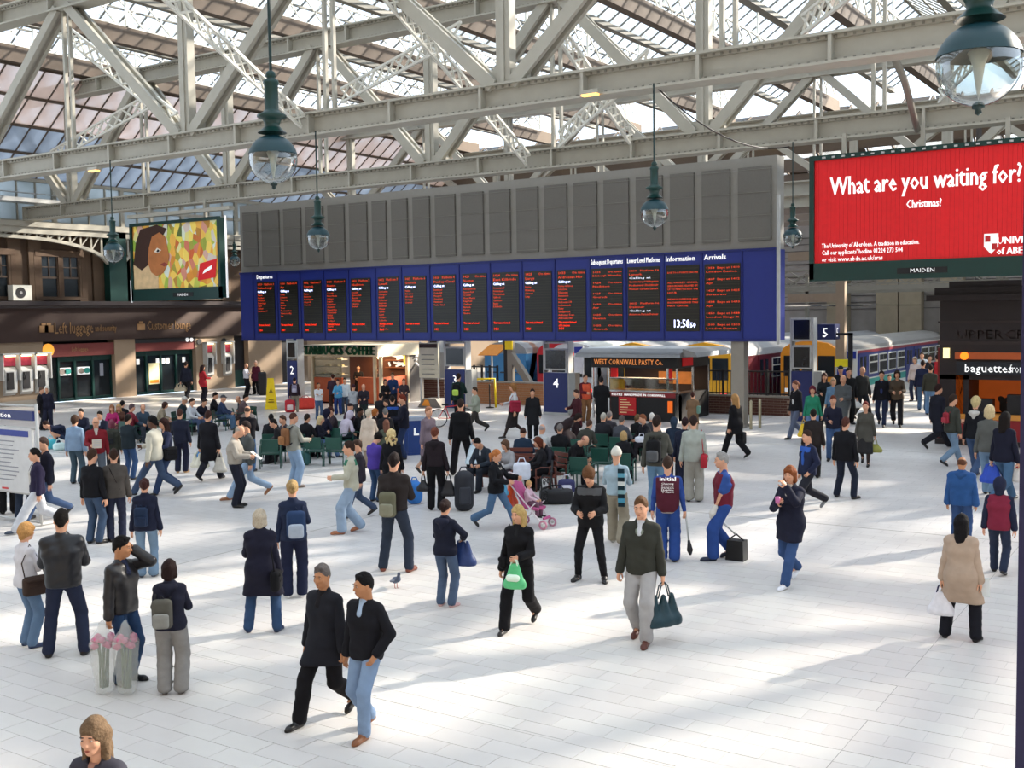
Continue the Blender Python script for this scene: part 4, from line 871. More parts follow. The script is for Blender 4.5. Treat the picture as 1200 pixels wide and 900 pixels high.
# ============================================================ TRAINS
def train(x0, x1, Yn, L, lab, side, front, roof, doors=None, slant=0., stripe=None, wins=True, top=2.55):
    t = thing('train', lab, 'train', ((x0+x1)/2, Yn, -1), group='trains at the platforms'); z0, z1 = -.35, top
    r = .5; xm = (x0+x1)/2
    prof = [(x0, z0), (x1, z0), (x1, z1-r), (x1-.12, z1-.2), (x1-.5, z1+.05), (xm, z1+.2), (x0+.5, z1+.05), (x0+.12, z1-.2), (x0, z1-r)]
    b = MB(); b.prism([(x0, z0), (x1, z0), (x1, z1-r), (x0, z1-r)], 'y', Yn+.15, Yn+L); b.build('carriage_body', side, t)
    b = MB(); b.prism([(x0-.0, z1-r), (x1, z1-r), (x1-.12, z1-.2), (x1-.5, z1+.05), (xm, z1+.2), (x0+.5, z1+.05), (x0+.12, z1-.2)], 'y', Yn+.25, Yn+L); b.build('carriage_roof', roof, t)
    b = MB(); n = len(prof)
    V = [(x, Yn+.0+max(0, (z-.8))*slant, z) for x, z in prof]+[(x, Yn+.5+max(0, (z-.8))*slant, z) for x, z in prof]
    b.add(V, [tuple(range(n)), tuple(range(n, 2*n))[::-1]]+[(i, n+i, n+(i+1)%n, (i+1)%n) for i in range(n)]); b.build('cab_front', front, t)
    b = MB()
    def fq(u0, u1, za, zb, m_, nm, d=.03, par=None):
        b = MB(); xa, xb = x0+u0*(x1-x0), x0+u1*(x1-x0); f = lambda z: Yn-d+max(0, (z-.8))*slant
        b.add([(xa, f(za), za), (xb, f(za), za), (xb, f(zb), zb), (xa, f(zb), zb), (xa, f(za)+.05, za), (xb, f(za)+.05, za), (xb, f(zb)+.05, zb), (xa, f(zb)+.05, zb)], [(0,1,2,3), (0,4,5,1), (1,5,6,2), (2,6,7,3), (3,7,4,0)]); return b.build(nm, m_, t)
    for u0, u1 in ((.06, .34), (.38, .62), (.66, .94)): fq(u0, u1, 1.0, 2.0, M['dglass'], 'windscreen')
    fq(.08, .2, .25, .42, M['wtext'], 'headlamp'); fq(.80, .92, .25, .42, mat('#ff2a1a', .5, emit=1.5), 'tail_lamp'); fq(.4, .6, 2.08, 2.25, M['led'], 'destination_blind'); fq(.2, .8, -.35, -.1, M['dark'], 'coupling_skirt')
    if wins:
        for k in range(int(min(L, 26)/2.0)):
            y = Yn+3.4+k*1.9
            if k in (0, 5, 6, 11):
                b = MB(); b.bb((x1-.02, y, 0), (x1+.03, y+1.5, 2.0)); dd_ = b.build('sliding_door', side, t)
                b = MB(); b.bb((x1+.03, y+.2, 1.0), (x1+.04, y+.6, 1.8)); b.bb((x1+.03, y+.9, 1.0), (x1+.04, y+1.3, 1.8)); b.build('door_glass', M['dglass'], dd_)
            else:
                b = MB(); b.bb((x1, y, .85), (x1+.03, y+1.6, 1.85)); wf_ = b.build('window_frame', M['white'], t)
                b = MB(); b.bb((x1+.03, y+.09, .93), (x1+.04, y+1.51, 1.42)); b.bb((x1+.03, y+.09, 1.5), (x1+.04, y+.77, 1.78)); b.bb((x1+.03, y+.83, 1.5), (x1+.04, y+1.51, 1.78)); b.build('window_pane', M['dglass'], wf_)
    if stripe:
        for za, zb, m_ in stripe: b = MB(); b.bb((x1, Yn+.6, za), (x1+.015, Yn+L, zb)); b.build('livery_stripe', m_, t)
    b = MB()
    for y in np.arange(Yn+1, Yn+min(L, 30), 2.2): b.box((xm, y, -.6), (2, .9, .5))
    b.build('underframe', M['dark'], t, kind='stuff')
    return t
train(-18.2, -15.4, 51.5, 45, 'purple-blue train with teal and white stripes and yellow cab at platform 5', mat('#35407f', .35), mat('#d98a20', .4), mat('#8d8a86', .5, 0, .15, 1.), stripe=((-.35, .28, mat('#e4e2dc', .4)), (.28, .62, mat('#2f9a8f', .4)), (.62, .68, M['white']), (1.98, 2.12, mat('#a0404c', .4)), (2.12, 2.2, M['white'])))
train(-21.9, -19.1, 47.5, 45, 'maroon train with yellow end and red tail lamp behind the railings', mat('#5e1822', .4), mat('#e0a21c', .4), M['grey'])
train(-25.3, -22.6, 47.0, 45, 'yellow-ended train half hidden by the board pillar', mat('#5e1822', .4), mat('#dca01c', .4), M['grey'])
train(-28.9, -26.2, 47.5, 50, 'white train with black swirls behind the pasty kiosk', mat('#c9ccce', .35), mat('#c9ccce', .35), M['white'], wins=True)
train(-34.4, -31.7, 49.5, 45, 'orange-nosed train with raked windscreen behind the brick wall', mat('#3f7fb0', .35), mat('#e8861c', .35), M['grey'], slant=.7)
train(-31.2, -29.2, 50.0, 45, 'bright red train behind the platform 4 totem', mat('#c01f2c', .35), mat('#c01f2c', .35), M['red'], wins=False)
b = MB()
x = -26.19
for k, (y, z) in enumerate(((49, 1.5), (50.2, .9), (51.4, 1.6), (52.6, .8))):
    for j in range(4): b.bar((x, y+j*.25, z-.5), (x, y+j*.25+.9, z+.6), .02, .09)
single('livery_swirl', b, M['black'], 'black brush-like stripes on the white train', 'marking')
# platforms beyond the barrier line
b = MB()
for xa, xb in ((-50.5, -35.6), (-30.6+1.5, -29.0), (-26.1, -25.4), (-15.3, -9.5)): b.bb((xa, 45.5, -1), (xb, 150, 0))
b.each('platform', mat('#a8a39c', .8, 0, .15, 1.), floor)
b = MB()
for k in range(4): b.tube([(-11.2, 62+k*14, 0), (-11.2, 62+k*14, 14)], .14, 12)
b.each('platform_column', mat('#3f3a38', .6), floor)
# overhead line gantry and pipes over the trains
for Y, lb in ((58., 'nearer lattice gantry carrying the overhead wires above the trains'), (68., 'farther lattice gantry carrying the overhead wires above the trains')):
    t = thing('overhead_gantry', lb, 'gantry', (-36, Y, 0)); b = MB(); b.bar((-36, Y, 5.3), (-9, Y, 5.3), .2, .25); zigzag(b, (-36, Y, 5.5), (-9, Y, 5.5), .8, 22, .05, .08); b.build('lattice_boom', M['steeld'], t, kind='stuff')
    for x in (-35.2, -28.98, -22.3, -9.5):
        b = MB(); b.bar((x, Y, 0), (x, Y, 6.4), .2); b.build('mast', M['steeld'], t)
for x, lb in ((-33, 'orange-nosed'), (-27.5, 'white'), (-20.5, 'maroon'), (-16.8, 'purple-blue')):
    b = MB(); b.tube([(x, 47, 4.4), (x, 74, 4.4)], .02, 4); single('overhead_wire', b, M['dark'], 'thin overhead wire above the '+lb+' train', 'wire')
b = MB(); b.bb((-13.2, 43.8, 0), (-12.85, 44.1, 7.4)); b.bb((-15.2, 43.82, 6.2), (-13.2, 44.08, 6.55)); b.bb((-15.2, 43.82, 4.5), (-13.2, 44.08, 4.85))
single('steel_stanchion', b, mat('#8c7a66', .7), 'brown steel stanchion with two brackets between board and billboard', 'post')
# ============================================================ PEOPLE ENGINE (rounded bones blended into one surface)
def nrm(v): v = np.asarray(v, float); return v/max(1e-9, np.linalg.norm(v))
def sdf_mesh(prims, vox, cuts=(), subs=(), wr=0., shellmin=None):
    """prims: (a, b, ra, rb, k) capsules or ('e', centre, radii, R, k) ellipsoids"""
    lo = np.full(3, 1e9); hi = -lo
    for p in prims:
        if isinstance(p[0], str): c = np.array(p[1]); r = max(p[2]); lo = np.minimum(lo, c-r); hi = np.maximum(hi, c+r)
        else:
            for c, r in ((p[0], p[2]), (p[1], p[3])): lo = np.minimum(lo, np.array(c)-r); hi = np.maximum(hi, np.array(c)+r)
    lo -= vox*2+.01; hi += vox*2+.01
    n = np.ceil((hi-lo)/vox).astype(int)+1
    ax = [lo[i]+vox*np.arange(n[i]) for i in range(3)]
    val = np.full(n, 1.0, np.float32)
    def region(p, k):
        if isinstance(p[0], str): c = np.array(p[1]); r = max(p[2]); a, b = c-r, c+r
        else: a = np.minimum(np.array(p[0])-p[2], np.array(p[1])-p[3]); b = np.maximum(np.array(p[0])+p[2], np.array(p[1])+p[3])
        m = k+vox*2
        i0 = np.maximum(0, np.floor((a-m-lo)/vox).astype(int)); i1 = np.minimum(n, np.ceil((b+m-lo)/vox).astype(int)+1)
        return tuple(slice(i0[i], i1[i]) for i in range(3))
    def dist(p, sl):
        X = ax[0][sl[0]][:,None,None]; Y = ax[1][sl[1]][None,:,None]; Z = ax[2][sl[2]][None,None,:]
        if isinstance(p[0], str):
            c, rad, R = p[1], np.array(p[2]), p[3]; x, y, z = X-c[0], Y-c[1], Z-c[2]
            if R is not None: x, y, z = (R[0,0]*x+R[1,0]*y+R[2,0]*z), (R[0,1]*x+R[1,1]*y+R[2,1]*z), (R[0,2]*x+R[1,2]*y+R[2,2]*z)
            q = np.sqrt((x/rad[0])**2+(y/rad[1])**2+(z/rad[2])**2); q2 = np.sqrt((x/rad[0]**2)**2+(y/rad[1]**2)**2+(z/rad[2]**2)**2)+1e-9
            return q*(q-1)/q2
        a, b, ra, rb = np.array(p[0]), np.array(p[1]), p[2], p[3]; ba = b-a; L2 = max(1e-9, ba@ba)
        x, y, z = X-a[0], Y-a[1], Z-a[2]
        t = np.clip((x*ba[0]+y*ba[1]+z*ba[2])/L2, 0, 1)
        return np.sqrt((x-ba[0]*t)**2+(y-ba[1]*t)**2+(z-ba[2]*t)**2)-(ra+(rb-ra)*t)
    for p in prims:
        k = p[4]; sl = region(p, k); d = dist(p, sl); v = val[sl]
        if k > 0:
            h = np.maximum(k-np.abs(v-d), 0)/k; val[sl] = np.minimum(v, d)-h*h*k*.25
        else: val[sl] = np.minimum(v, d)
    if wr:
        X = ax[0][:,None,None]; Y = ax[1][None,:,None]; Z = ax[2][None,None,:]
        val += wr*(np.sin(X*38+Z*17+Y*9)*np.sin(Z*31+Y*22)+.6*np.sin(Z*63+X*20-Y*31))
    for p in subs: sl = region(p, .0); val[sl] = np.maximum(val[sl], -dist(p, sl))
    for pt, nn in cuts:
        nn = nrm(nn); d = (ax[0]-pt[0])[:,None,None]*nn[0]+(ax[1]-pt[1])[None,:,None]*nn[1]+(ax[2]-pt[2])[None,None,:]*nn[2]
        val = np.maximum(val, d)
    # surface nets
    s = val < 0; acc = None; cnt = None; nx, ny, nz = n-1
    P_ = np.zeros((nx, ny, nz, 3), np.float32); C_ = np.zeros((nx, ny, nz), np.float32)
    quads = []
    edges = []
    for a in range(3):
        sa = [slice(None)]*3; sb = [slice(None)]*3; sa[a] = slice(0, -1); sb[a] = slice(1, None)
        va, vb = val[tuple(sa)], val[tuple(sb)]; cr = (s[tuple(sa)] != s[tuple(sb)])
        idx = np.argwhere(cr); vv = va[cr]; t = vv/(vv-vb[cr]); pos = idx.astype(np.float32).copy(); pos[:,a] += t
        inv = ~(s[tuple(sa)][cr])
        edges.append((a, idx, pos, inv))
        u, w_ = [(1,2),(0,2),(0,1)][a]
        for du in (0, -1):
            for dw in (0, -1):
                c = idx.copy(); c[:,u] += du; c[:,w_] += dw
                ok = (c[:,u] >= 0) & (c[:,w_] >= 0) & (c[:,0] < nx) & (c[:,1] < ny) & (c[:,2] < nz); cc = c[ok]
                np.add.at(P_, (cc[:,0], cc[:,1], cc[:,2]), pos[ok]); np.add.at(C_, (cc[:,0], cc[:,1], cc[:,2]), 1)
    act = C_ > 0; ids = np.full(act.shape, -1, np.int32); ids[act] = np.arange(act.sum()); V = P_[act]/C_[act][:,None]*vox+lo
    for a, idx, pos, inv in edges:
        u, w_ = [(1,2),(0,2),(0,1)][a]
        cs = []
        for du, dw in ((0,0),(-1,0),(-1,-1),(0,-1)):
            c = idx.copy(); c[:,u] += du; c[:,w_] += dw; cs.append(c)
        ok = np.ones(len(idx), bool)
        for c in cs: ok &= (c >= 0).all(1) & (c[:,0] < nx) & (c[:,1] < ny) & (c[:,2] < nz)
        q = np.stack([ids[c[ok][:,0], c[ok][:,1], c[ok][:,2]] for c in cs], 1)
        iv = inv[ok] if a != 1 else ~inv[ok]
        q[iv] = q[iv][:, ::-1]; q = q[:, ::-1]
        quads.append(q)
    return V, np.concatenate(quads).astype(np.int32)
def ik(a, c, l1, l2, pole):
    a, c = np.array(a, float), np.array(c, float); d = c-a; L = np.linalg.norm(d); Lm = min(L, (l1+l2)*.999); c = a+d/L*Lm; d = d/L
    x = (l1*l1-l2*l2+Lm*Lm)/(2*Lm); h = math.sqrt(max(0, l1*l1-x*x)); p = np.array(pole, float); p = p-d*(p@d); p = nrm(p)
    return a+d*x+p*h, c
# ---- head, hair, hand, shoe templates (face looks along -Y)
TPL = {}
def tpl(key, fn):
    if key not in TPL: TPL[key] = fn()
    return TPL[key]
def head_geo(fem, vx):
    j = .92 if fem else 1.0
    pr = [('e', (0, .012, .03), (.076, .096, .098), None, 0), ('e', (0, -.022, -.035), (.060*j, .070, .080), None, .05), ('e', (0, -.062, -.088), (.028*j, .024, .022), None, .03),
          ((0, -.094, .018), (0, -.112, -.022), .008, .014, .014), ((.016, -.098, -.026), (-.016, -.098, -.026), .008, .008, .01),
          ((.03, -.084, .034), (-.03, -.084, .034), .012, .012, .012), ('e', (.078, .012, -.004), (.010, .022, .032), None, .006), ('e', (-.078, .012, -.004), (.010, .022, .032), None, .006),
          ((.038, -.07, -.02), (-.038, -.07, -.02), .02, .02, .02), ((.016, -.088, -.062), (-.016, -.088, -.062), .011, .011, .008), ((0, .03, -.06), (0, .035, -.17), .052 if fem else .058, .05 if fem else .058, .04)]
    V, Q = sdf_mesh(pr, vx, subs=[('e', (.031, -.103, .012), (.014, .014, .009), None, 0), ('e', (-.031, -.103, .012), (.014, .014, .009), None, 0)])
    MI = np.zeros(len(Q), int); Vs = [V]; Qs = [Q]; MIs = [MI]; off = len(V)
    def ell(c, r, mi, n=8):
        nonlocal off
        b = MB(); b.lathe([(math.sin(t)+1e-4, math.cos(t)) for t in np.linspace(0, math.pi, 5)], (0,0,0), n); v = np.concatenate(b.V)*np.array(r)+np.array(c)
        Vs.append(v); Qs.append(np.array(b.F)+off); MIs.append(np.full(len(b.F), mi)); off += len(v)
    for sx in (1, -1):
        ell((sx*.031, -.088, .012), (.010, .011, .0055), 1); ell((sx*.031, -.0985, .012), (.0055, .003, .0055), 2); ell((sx*.031, -.098, .036), (.017, .006, .004), 2)
    ell((0, -.098, -.059), (.022, .006, .004), 3); ell((0, -.0965, -.067), (.018, .006, .0045), 3)
    return np.concatenate(Vs), np.concatenate(Qs), np.concatenate(MIs)
def hand_geo(vx, curl):
    # wrist at origin, hand runs along -Z, palm faces +X, thumb towards -Y
    pr = [((0, 0, .02), (0, -.005, -.03), .026, .026, 0), ((0, .022, -.03), (0, .026, -.085), .016, .014, .02), ((0, -.022, -.03), (0, -.026, -.088), .016, .014, .02), ((0, 0, -.03), (0, 0, -.088), .018, .015, .02)]
    for i, (y, L) in enumerate(((-.031, .066), (-.0105, .076), (.0105, .070), (.031, .054))):
        p = np.array((0, y*1.02, -.088)); a = .25*curl; rr = (.0086, .0082, .0076, .0068)
        for j, f in enumerate((.42, .32, .26)):
            d = np.array((math.sin(a), y*.6, -math.cos(a))); q = p+nrm(d)*L*f; pr.append((p, q, rr[j], rr[j+1], .003)); p = q; a += .62*curl
    p = np.array((.008, -.026, -.018)); 
    for d, L, r in (((.35, -.7, -.6), .04, .0125), ((.35, -.35, -.9), .032, .010), ((.3, -.1, -1), .026, .009)): q = p+nrm(d)*L; pr.append((p, q, r, r*.86, .006)); p = q
    return sdf_mesh(pr, vx)
SKULL = ('e', (0, .012, .03), (.076, .096, .098), None, 0)
def hair_geo(kind, vx):
    S = lambda g, dz=0: ('e', (0, .014, .032+dz), (.076+g, .096+g, .099+g), None, .02)
    face = [('e', (0, -.085, -.045), (.062, .075, .092), None, 0)]; cuts = []
    if kind == 'short': pr = [('e', (0, .021, .040), (.0835, .103, .107), None, .02), ((-.03, -.045, .112), (.035, -.05, .106), .026, .024, .02), ((0, .03, .12), (0, .0, .12), .03, .03, .03), ((.07, -.005, .0), (.07, -.012, -.03), .014, .01, .01), ((-.07, -.005, .0), (-.07, -.012, -.03), .014, .01, .01), ((0, .075, -.02), (0, .06, -.06), .05, .035, .03)]; cuts = [((0, 0, -.075), (0, 0, -1)), ((0, -.02, -.0), (0, -.75, -.7))]
    elif kind == 'buzz': pr = [('e', (0, .018, .036), (.080, .099, .102), None, .02)]; cuts = [((0, 0, -.05), (0, 0, -1)), ((0, -.02, .01), (0, -.75, -.7))]
    elif kind == 'bald': pr = [S(.007)]; cuts = [((0, 0, -.06), (0, 0, -1)), ((0, -.005, 0), (0, -1, -.15)), ((0, 0, .055), (0, -.35, 1))]
    elif kind == 'mop': pr = [S(.022), ((0, .06, -.01), (0, .06, -.07), .07, .05, .03), ((-.05, -.06, .06), (.06, -.07, .05), .035, .03, .02)]; face = [('e', (0, -.1, -.05), (.055, .07, .08), None, 0)]
    elif kind == 'bob': pr = [S(.013), ((.06, .02, .02), (.068, .015, -.085), .035, .036, .03), ((-.06, .02, .02), (-.068, .015, -.085), .035, .036, .03), ((0, .06, 0), (0, .055, -.1), .07, .06, .04), ((-.04, -.075, .075), (.045, -.075, .075), .025, .025, .02)]
    elif kind == 'long': pr = [S(.012), ((.06, .02, .02), (.075, .01, -.17), .036, .03, .03), ((-.06, .02, .02), (-.075, .01, -.17), .036, .03, .03), ((0, .06, 0), (0, .085, -.22), .072, .062, .04), ((.04, .06, 0), (.04, .08, -.24), .05, .04, .03), ((-.04, .06, 0), (-.04, .08, -.23), .05, .04, .03)]
    elif kind == 'curly':
        pr = [S(.03)]; r_ = random.Random(3)
        for i in range(46):
            a = r_.uniform(.0, 2*math.pi); z = r_.uniform(-.2, .1); rad = .10+(.035 if z < 0 else -.2*max(0, z-.02)); y = rad*math.sin(a)
            if y < -.06 and z < .06: continue
            pr.append(((rad*math.cos(a)*.9, y*.9+.03, z), (rad*math.cos(a)*.92, y*.92+.03, z-.04), .03, .026, .01))
    elif kind == 'pony': pr = [S(.011), ((0, .105, .03), (0, .15, .0), .026, .034, .01), ((0, .15, .0), (0, .145, -.14), .036, .014, .02), ((0, .075, -.02), (0, .06, -.05), .05, .035, .03)]; cuts = [((0, -.03, -.0), (0, -.75, -.7))]
    elif kind == 'bun': pr = [S(.012), ('e', (0, .115, .05), (.05, .042, .045), None, .01), ((0, .075, -.02), (0, .06, -.05), .05, .035, .03)]; cuts = [((0, -.03, -.0), (0, -.75, -.7))]
    elif kind == 'beanie': pr = [S(.02), ((0, .01, .1), (0, .03, .12), .05, .04, .03), ((-.0, .014, .03), (0, .015, .035), .1, .1, .01)]; cuts = [((0, 0, .012), (0, -.25, -1))]
    elif kind == 'cap': pr = [S(.014), ((-.04, -.11, .055), (.04, -.11, .055), .022, .022, .02), ((-.025, -.15, .05), (.025, -.15, .05), .012, .012, .02)]; cuts = [((0, 0, .035), (0, -.1, -1))]
    elif kind == 'hood': pr = [S(.036), ((0, .06, -.02), (0, .05, -.12), .09, .08, .05)]; face = [('e', (0, -.12, -.0), (.066, .1, .1), None, 0)]
    else: pr = [S(.01)]
    return sdf_mesh(pr, vx, cuts, face, wr=0 if kind in ('hood', 'beanie', 'cap') else (.0035 if vx < .012 else .002))
def shoe_geo(vx, heel=False):
    pr = [((0, .035, .045), (0, -.02, .06), .042, .042, 0), ((0, .04, .03), (0, -.14, .026), .04, .042, .03), ((0, -.14, .022), (0, -.175, .018), .04, .03, .02)]
    return sdf_mesh(pr, vx, [((0, 0, .0), (0, 0, -1)), ((0, 0, .095), (0, 0, 1))])
HID = {}
def mesh_cached(key, fn, m):
    k = (key, m.name)
    if k not in HID:
        V, Q = tpl(key, fn); HID[k] = mkmesh(key[0], V, Q, [m], smooth=True)
    return HID[k]
def rot_zxy(yaw, pitch=0., roll=0.): # yaw about Z, then pitch forward about local X (positive = nod towards -Y)
    cx, sx_ = math.cos(pitch), math.sin(pitch); Rp = np.array([[1,0,0],[0,cx,-sx_],[0,sx_,cx]]); cr, sr = math.cos(roll), math.sin(roll); Rr = np.array([[cr,0,sr],[0,1,0],[-sr,0,cr]])
    return _Rz(yaw) @ Rp @ Rr
SKIN = dict(w=('#cf9a7c', '#a05a4c'), l=('#dcae92', '#b56a5c'), t=('#b07a54', '#8a4a3a'), d=('#5a3a28', '#3f241c'))
# arm poses: hand target in the chest frame (x outwards, forward, up) and elbow pole (out, forward, up)
ARM = dict(
 r=((.27, .03, -.50), (.3, -1, 0)), f=((.13, .34, -.16), (.5, -.2, -1)), p=((.115, .09, .33), (.45, .6, -1)), k=((.22, .12, -.33), (1, -.8, 0)),
 c=((-.08, .22, -.06), (.8, -.1, -1)), a=((.26, -.2, -.44), (.2, -1, 0)), b=((.25, .30, -.38), (.2, -1, -.3)), l=((.13, .34, -.30), (.7, -.3, -.6)), h=((.06, .27, -.02), (.6, 0, -1)),
 g=((.29, .04, -.50), (.3, -1, 0)), o=((.42, .28, .0), (.5, -.3, -1)), u=((.10, .30, .22), (.6, .2, -1)), n=((.34, .12, -.44), (.4, -1, 0)), x=((.1, .25, -.60), (.4, -.6, 0)), w=((.20, .42, -.10), (.6, -.2, -1)), y=((.04,.30,.05), (.9,.2,-.3)), i=((.26, .17, -.14), (1, -.3, -.5)))
LEG = dict(
 s=(.945, (.105, .0, 0, 12), (.105, .0, 0, 12)), v=(.925, (.20, .02, 0, 14), (.20, .0, 0, 16)), w=(.915, (.10, .34, 0, 0), (.10, -.34, .10, 0)), m=(.90, (.10, -.34, .10, 0), (.10, .34, 0, 0)),
 W=(.87, (.09, .46, 0, 0), (.09, -.48, .14, 0)), q=(.925, (.10, .20, 0, 4), (.10, -.16, .05, 4)), z=(.925, (.10, -.16, .05, 4), (.10, .20, 0, 4)),
 x=(.53, (.12, .46, 0, 6), (.12, .43, 0, 6)), X=(.53, (.05, .62, 0, 3), (.10, .40, 0, 6)), B=(.80, (.13, .12, 0, 8), (.12, -.1, 0, 8)), S=(.36, (.14, .24, 0, 8), (.13, .18, .06, 8)), t=(.93, (.105, .06, 0, 4), (.105, -.30, .16, 0)))
PEOPLE = {}
def person(px, fy, hy, face, pose, top, bot, hair, label, h=None, skin='w', near=False, fem=False, shoe='#1d1a1a', lean=0., nod=.08, turn=0., extras='', group=None, kid=False, wide=1., at=None):
    """pose: leg letter + left arm + right arm"""
    if at is None and (fy if fy is not None else hy+60) < 612: near = False
    lg, la, ra_ = pose[0], pose[1], pose[2]; pz, fl, fr = LEG[lg]; sit = lg in 'xXS'
    H0 = 1.77; hz_t = (pz-.95)+H0
    if lean: hz_t = pz+.03+.76*math.cos(lean)
    if at is not None: base = np.array(at, float); sc = (h or 1.72)/H0
    elif fy is not None:
        base = G(px, fy); sc = 1.0
        d = ray(px, hy); r_ = math.hypot(base[0], base[1]); zt = CH+d[2]*r_/math.hypot(d[0], d[1]); sc = zt/hz_t
        if h: sc = h/H0
        sc = float(np.clip(sc, .5 if kid else .86, 1.16))
    else:
        sc = (h or 1.70)/H0; base = G(px, hy, hz_t*sc); base[2] = 0
    th = math.atan2(-base[0], base[1]); yaw = th+math.radians(face)
    root = thing('person', label, 'person', base, yaw, sc, group=group)
    vx = .018 if near else (.036 if hy < 480 else .030)
    wf = .88 if fem else 1.0; hipw = .098 if fem else .09
    u = np.array((0, -math.sin(lean), math.cos(lean))); v = np.array((0, -math.cos(lean), -math.sin(lean))); X = np.array((1., 0, 0))
    Pv = np.array((0, 0, pz)); 
    if lg == 'B': Pv = np.array((0, .12, pz))
    wst, chs = Pv+.13*u, Pv+.33*u; nb, nt_ = Pv+.50*u, Pv+.60*u
    hd = Pv+.695*u+v*.015*(1 if not sit else 1)+v*nod*.25
    A = lambda p, q, r1, r2, k=.03: (p, q, r1, r2, k)
    J = {}
    for s, ft, nm in ((1, fl, 'L'), (-1, fr, 'R')):
        hp = Pv+X*s*hipw+np.array((0, 0, -.03)); ank = np.array((s*ft[0], -ft[1], .085+ft[2])); pole = (0.12*s, -1, .25 if not sit else .8)
        kn, ank = ik(hp, ank, .435, .43, pole); J['hip'+nm], J['knee'+nm], J['ank'+nm] = hp, kn, ank
    for s, al, nm in ((1, la, 'L'), (-1, ra_, 'R')):
        tg, pl = ARM[al]; sh = Pv+.445*u+X*s*.163*wf*wide
        T = chs+X*s*tg[0]*(.95 if fem else 1)+v*tg[1]+u*tg[2]; pol = X*s*pl[0]+v*pl[1]+u*pl[2]
        if sit and T[2] < Pv[2]+.1: T = T+np.array((0, -.05, Pv[2]+.12-T[2]))
        el, wr_ = ik(sh, T, .285, .255, pol); J['sh'+nm], J['el'+nm], J['wr'+nm] = sh, el, wr_
    J['chest'], J['neck'], J['head'], J['P'], J['u'], J['v'] = chs, nb, hd, Pv, u, v
    hr, wr1, cr_ = (.118 if fem else .110), (.088 if fem else .102)*wide, (.098 if fem else .112)*wide
    def torso(t, k=.05):
        hx, wx, cx = .052, .052*wide, .078*wf*wide
        o = [A(Pv+X*hx, Pv-X*hx, hr+t, hr+t, k)]
        for s in (1, -1): o += [A(Pv+X*s*hx, wst+X*s*wx, hr+t-.005, wr1+t, k), A(wst+X*s*wx, chs+X*s*cx, wr1+t, cr_+t, k), A(chs+X*s*cx, Pv+.42*u+X*s*.085*wf, cr_+t, .075+t, k)]
        o += [A(J['shL'], J['shR'], .055+t, .055+t, k), A(Pv+.43*u, nb, .07+t, .052+t, k)]
        if fem: o += [('e', chs+X*.065+v*.085-u*.0, (.062+t, .055+t, .06+t), None, .05), ('e', chs-X*.065+v*.085-u*.0, (.062+t, .055+t, .06+t), None, .05)]
        return o
    def arm(nm, t, e=1., w1=0):
        s, l, w_ = J['sh'+nm], J['el'+nm], J['wr'+nm]; w2 = l+(w_-l)*e
        return [A(s, l, .052*wf+t, .043*wf+t, .03), A(l, w2, .042*wf+t, (.028+(1-e)*.014)+t+w1, .02)]
    def legs(t, kt=0., at_=0., e=1.):
        o = []
        for nm in 'LR':
            hp, kn, an = J['hip'+nm], J['knee'+nm], J['ank'+nm]; a2 = kn+(an-kn)*e
            o += [A(hp, kn, .088+t, .058+t+kt, .03), A(kn, kn+(an-kn)*.35, .057+t+kt, .056+t+kt, .02), A(kn+(an-kn)*.35, a2, .056+t+kt, .040+t+at_, .02)]
        return o
    # body
    bv = .032 if near else .044
    prims = torso(-.012)+arm('L', -.004)+arm('R', -.004)+legs(-.006)
    for nm in 'LR': prims.append(A(J['ank'+nm], J['ank'+nm]+np.array((0, -.10, -.05)), .036, .025, .02))
    prims.append(A(nb-u*.04, nt_+v*.01, .052 if fem else .058, .05 if fem else .056, .03))
    V, Q = sdf_mesh(prims, bv); MI = np.zeros(len(Q), int)
    hyaw = math.radians(turn); HR = rot_zxy(hyaw, lean*.55+nod)
    hk = ('headF' if fem else 'headM', near); hV, hQ, hM = tpl(hk, lambda: head_geo(fem, .0105 if near else .020))
    Vs = [V, hV @ HR.T+hd]; Qs = [Q, hQ+len(V)]; Ms = [MI, hM]; off = len(V)+len(hV)
    J['HR'] = HR
    for s, nm, al in ((1, 'L', la), (-1, 'R', ra_)):
        cu = 1.5 if al in 'gw' else (1.1 if al in 'fplhcuyo' else .7)
        gV, gQ = tpl(('hand', near, cu), lambda: hand_geo(.0068 if near else .0125, cu))
        gV = gV.copy(); d = nrm(J['wr'+nm]-J['el'+nm]); z = -d; inn = -X*s if abs(d[0]) < .75 else np.array((0, 0, -1.)); x = nrm(inn-z*(inn@z)); y = np.cross(z, x)
        if s < 0: gV[:,1] = -gV[:,1]; gQ = gQ[:, ::-1]
        # thumb (-Y of template) must look forward
        Rm = np.stack([x, y, z], 1)
        Vs.append(gV @ Rm.T+J['wr'+nm]); Qs.append(gQ+off); Ms.append(np.zeros(len(gQ), int)); off += len(gV)
        J['hand'+nm] = J['wr'+nm]+d*.085; J['hd'+nm] = d
    sk, lip = SKIN[skin]; skm = mat(sk, .55, 0, .06, 20., 0)
    me = mkmesh('body', np.concatenate(Vs), np.concatenate(Qs), [skm, mat('#a89488', .4, var=0), mat('#2a1c16', .5, var=0), mat(lip, .5, var=0)], np.concatenate(Ms), True)
    o = link('body', me, root)
    # hair
    hk_, hc = hair
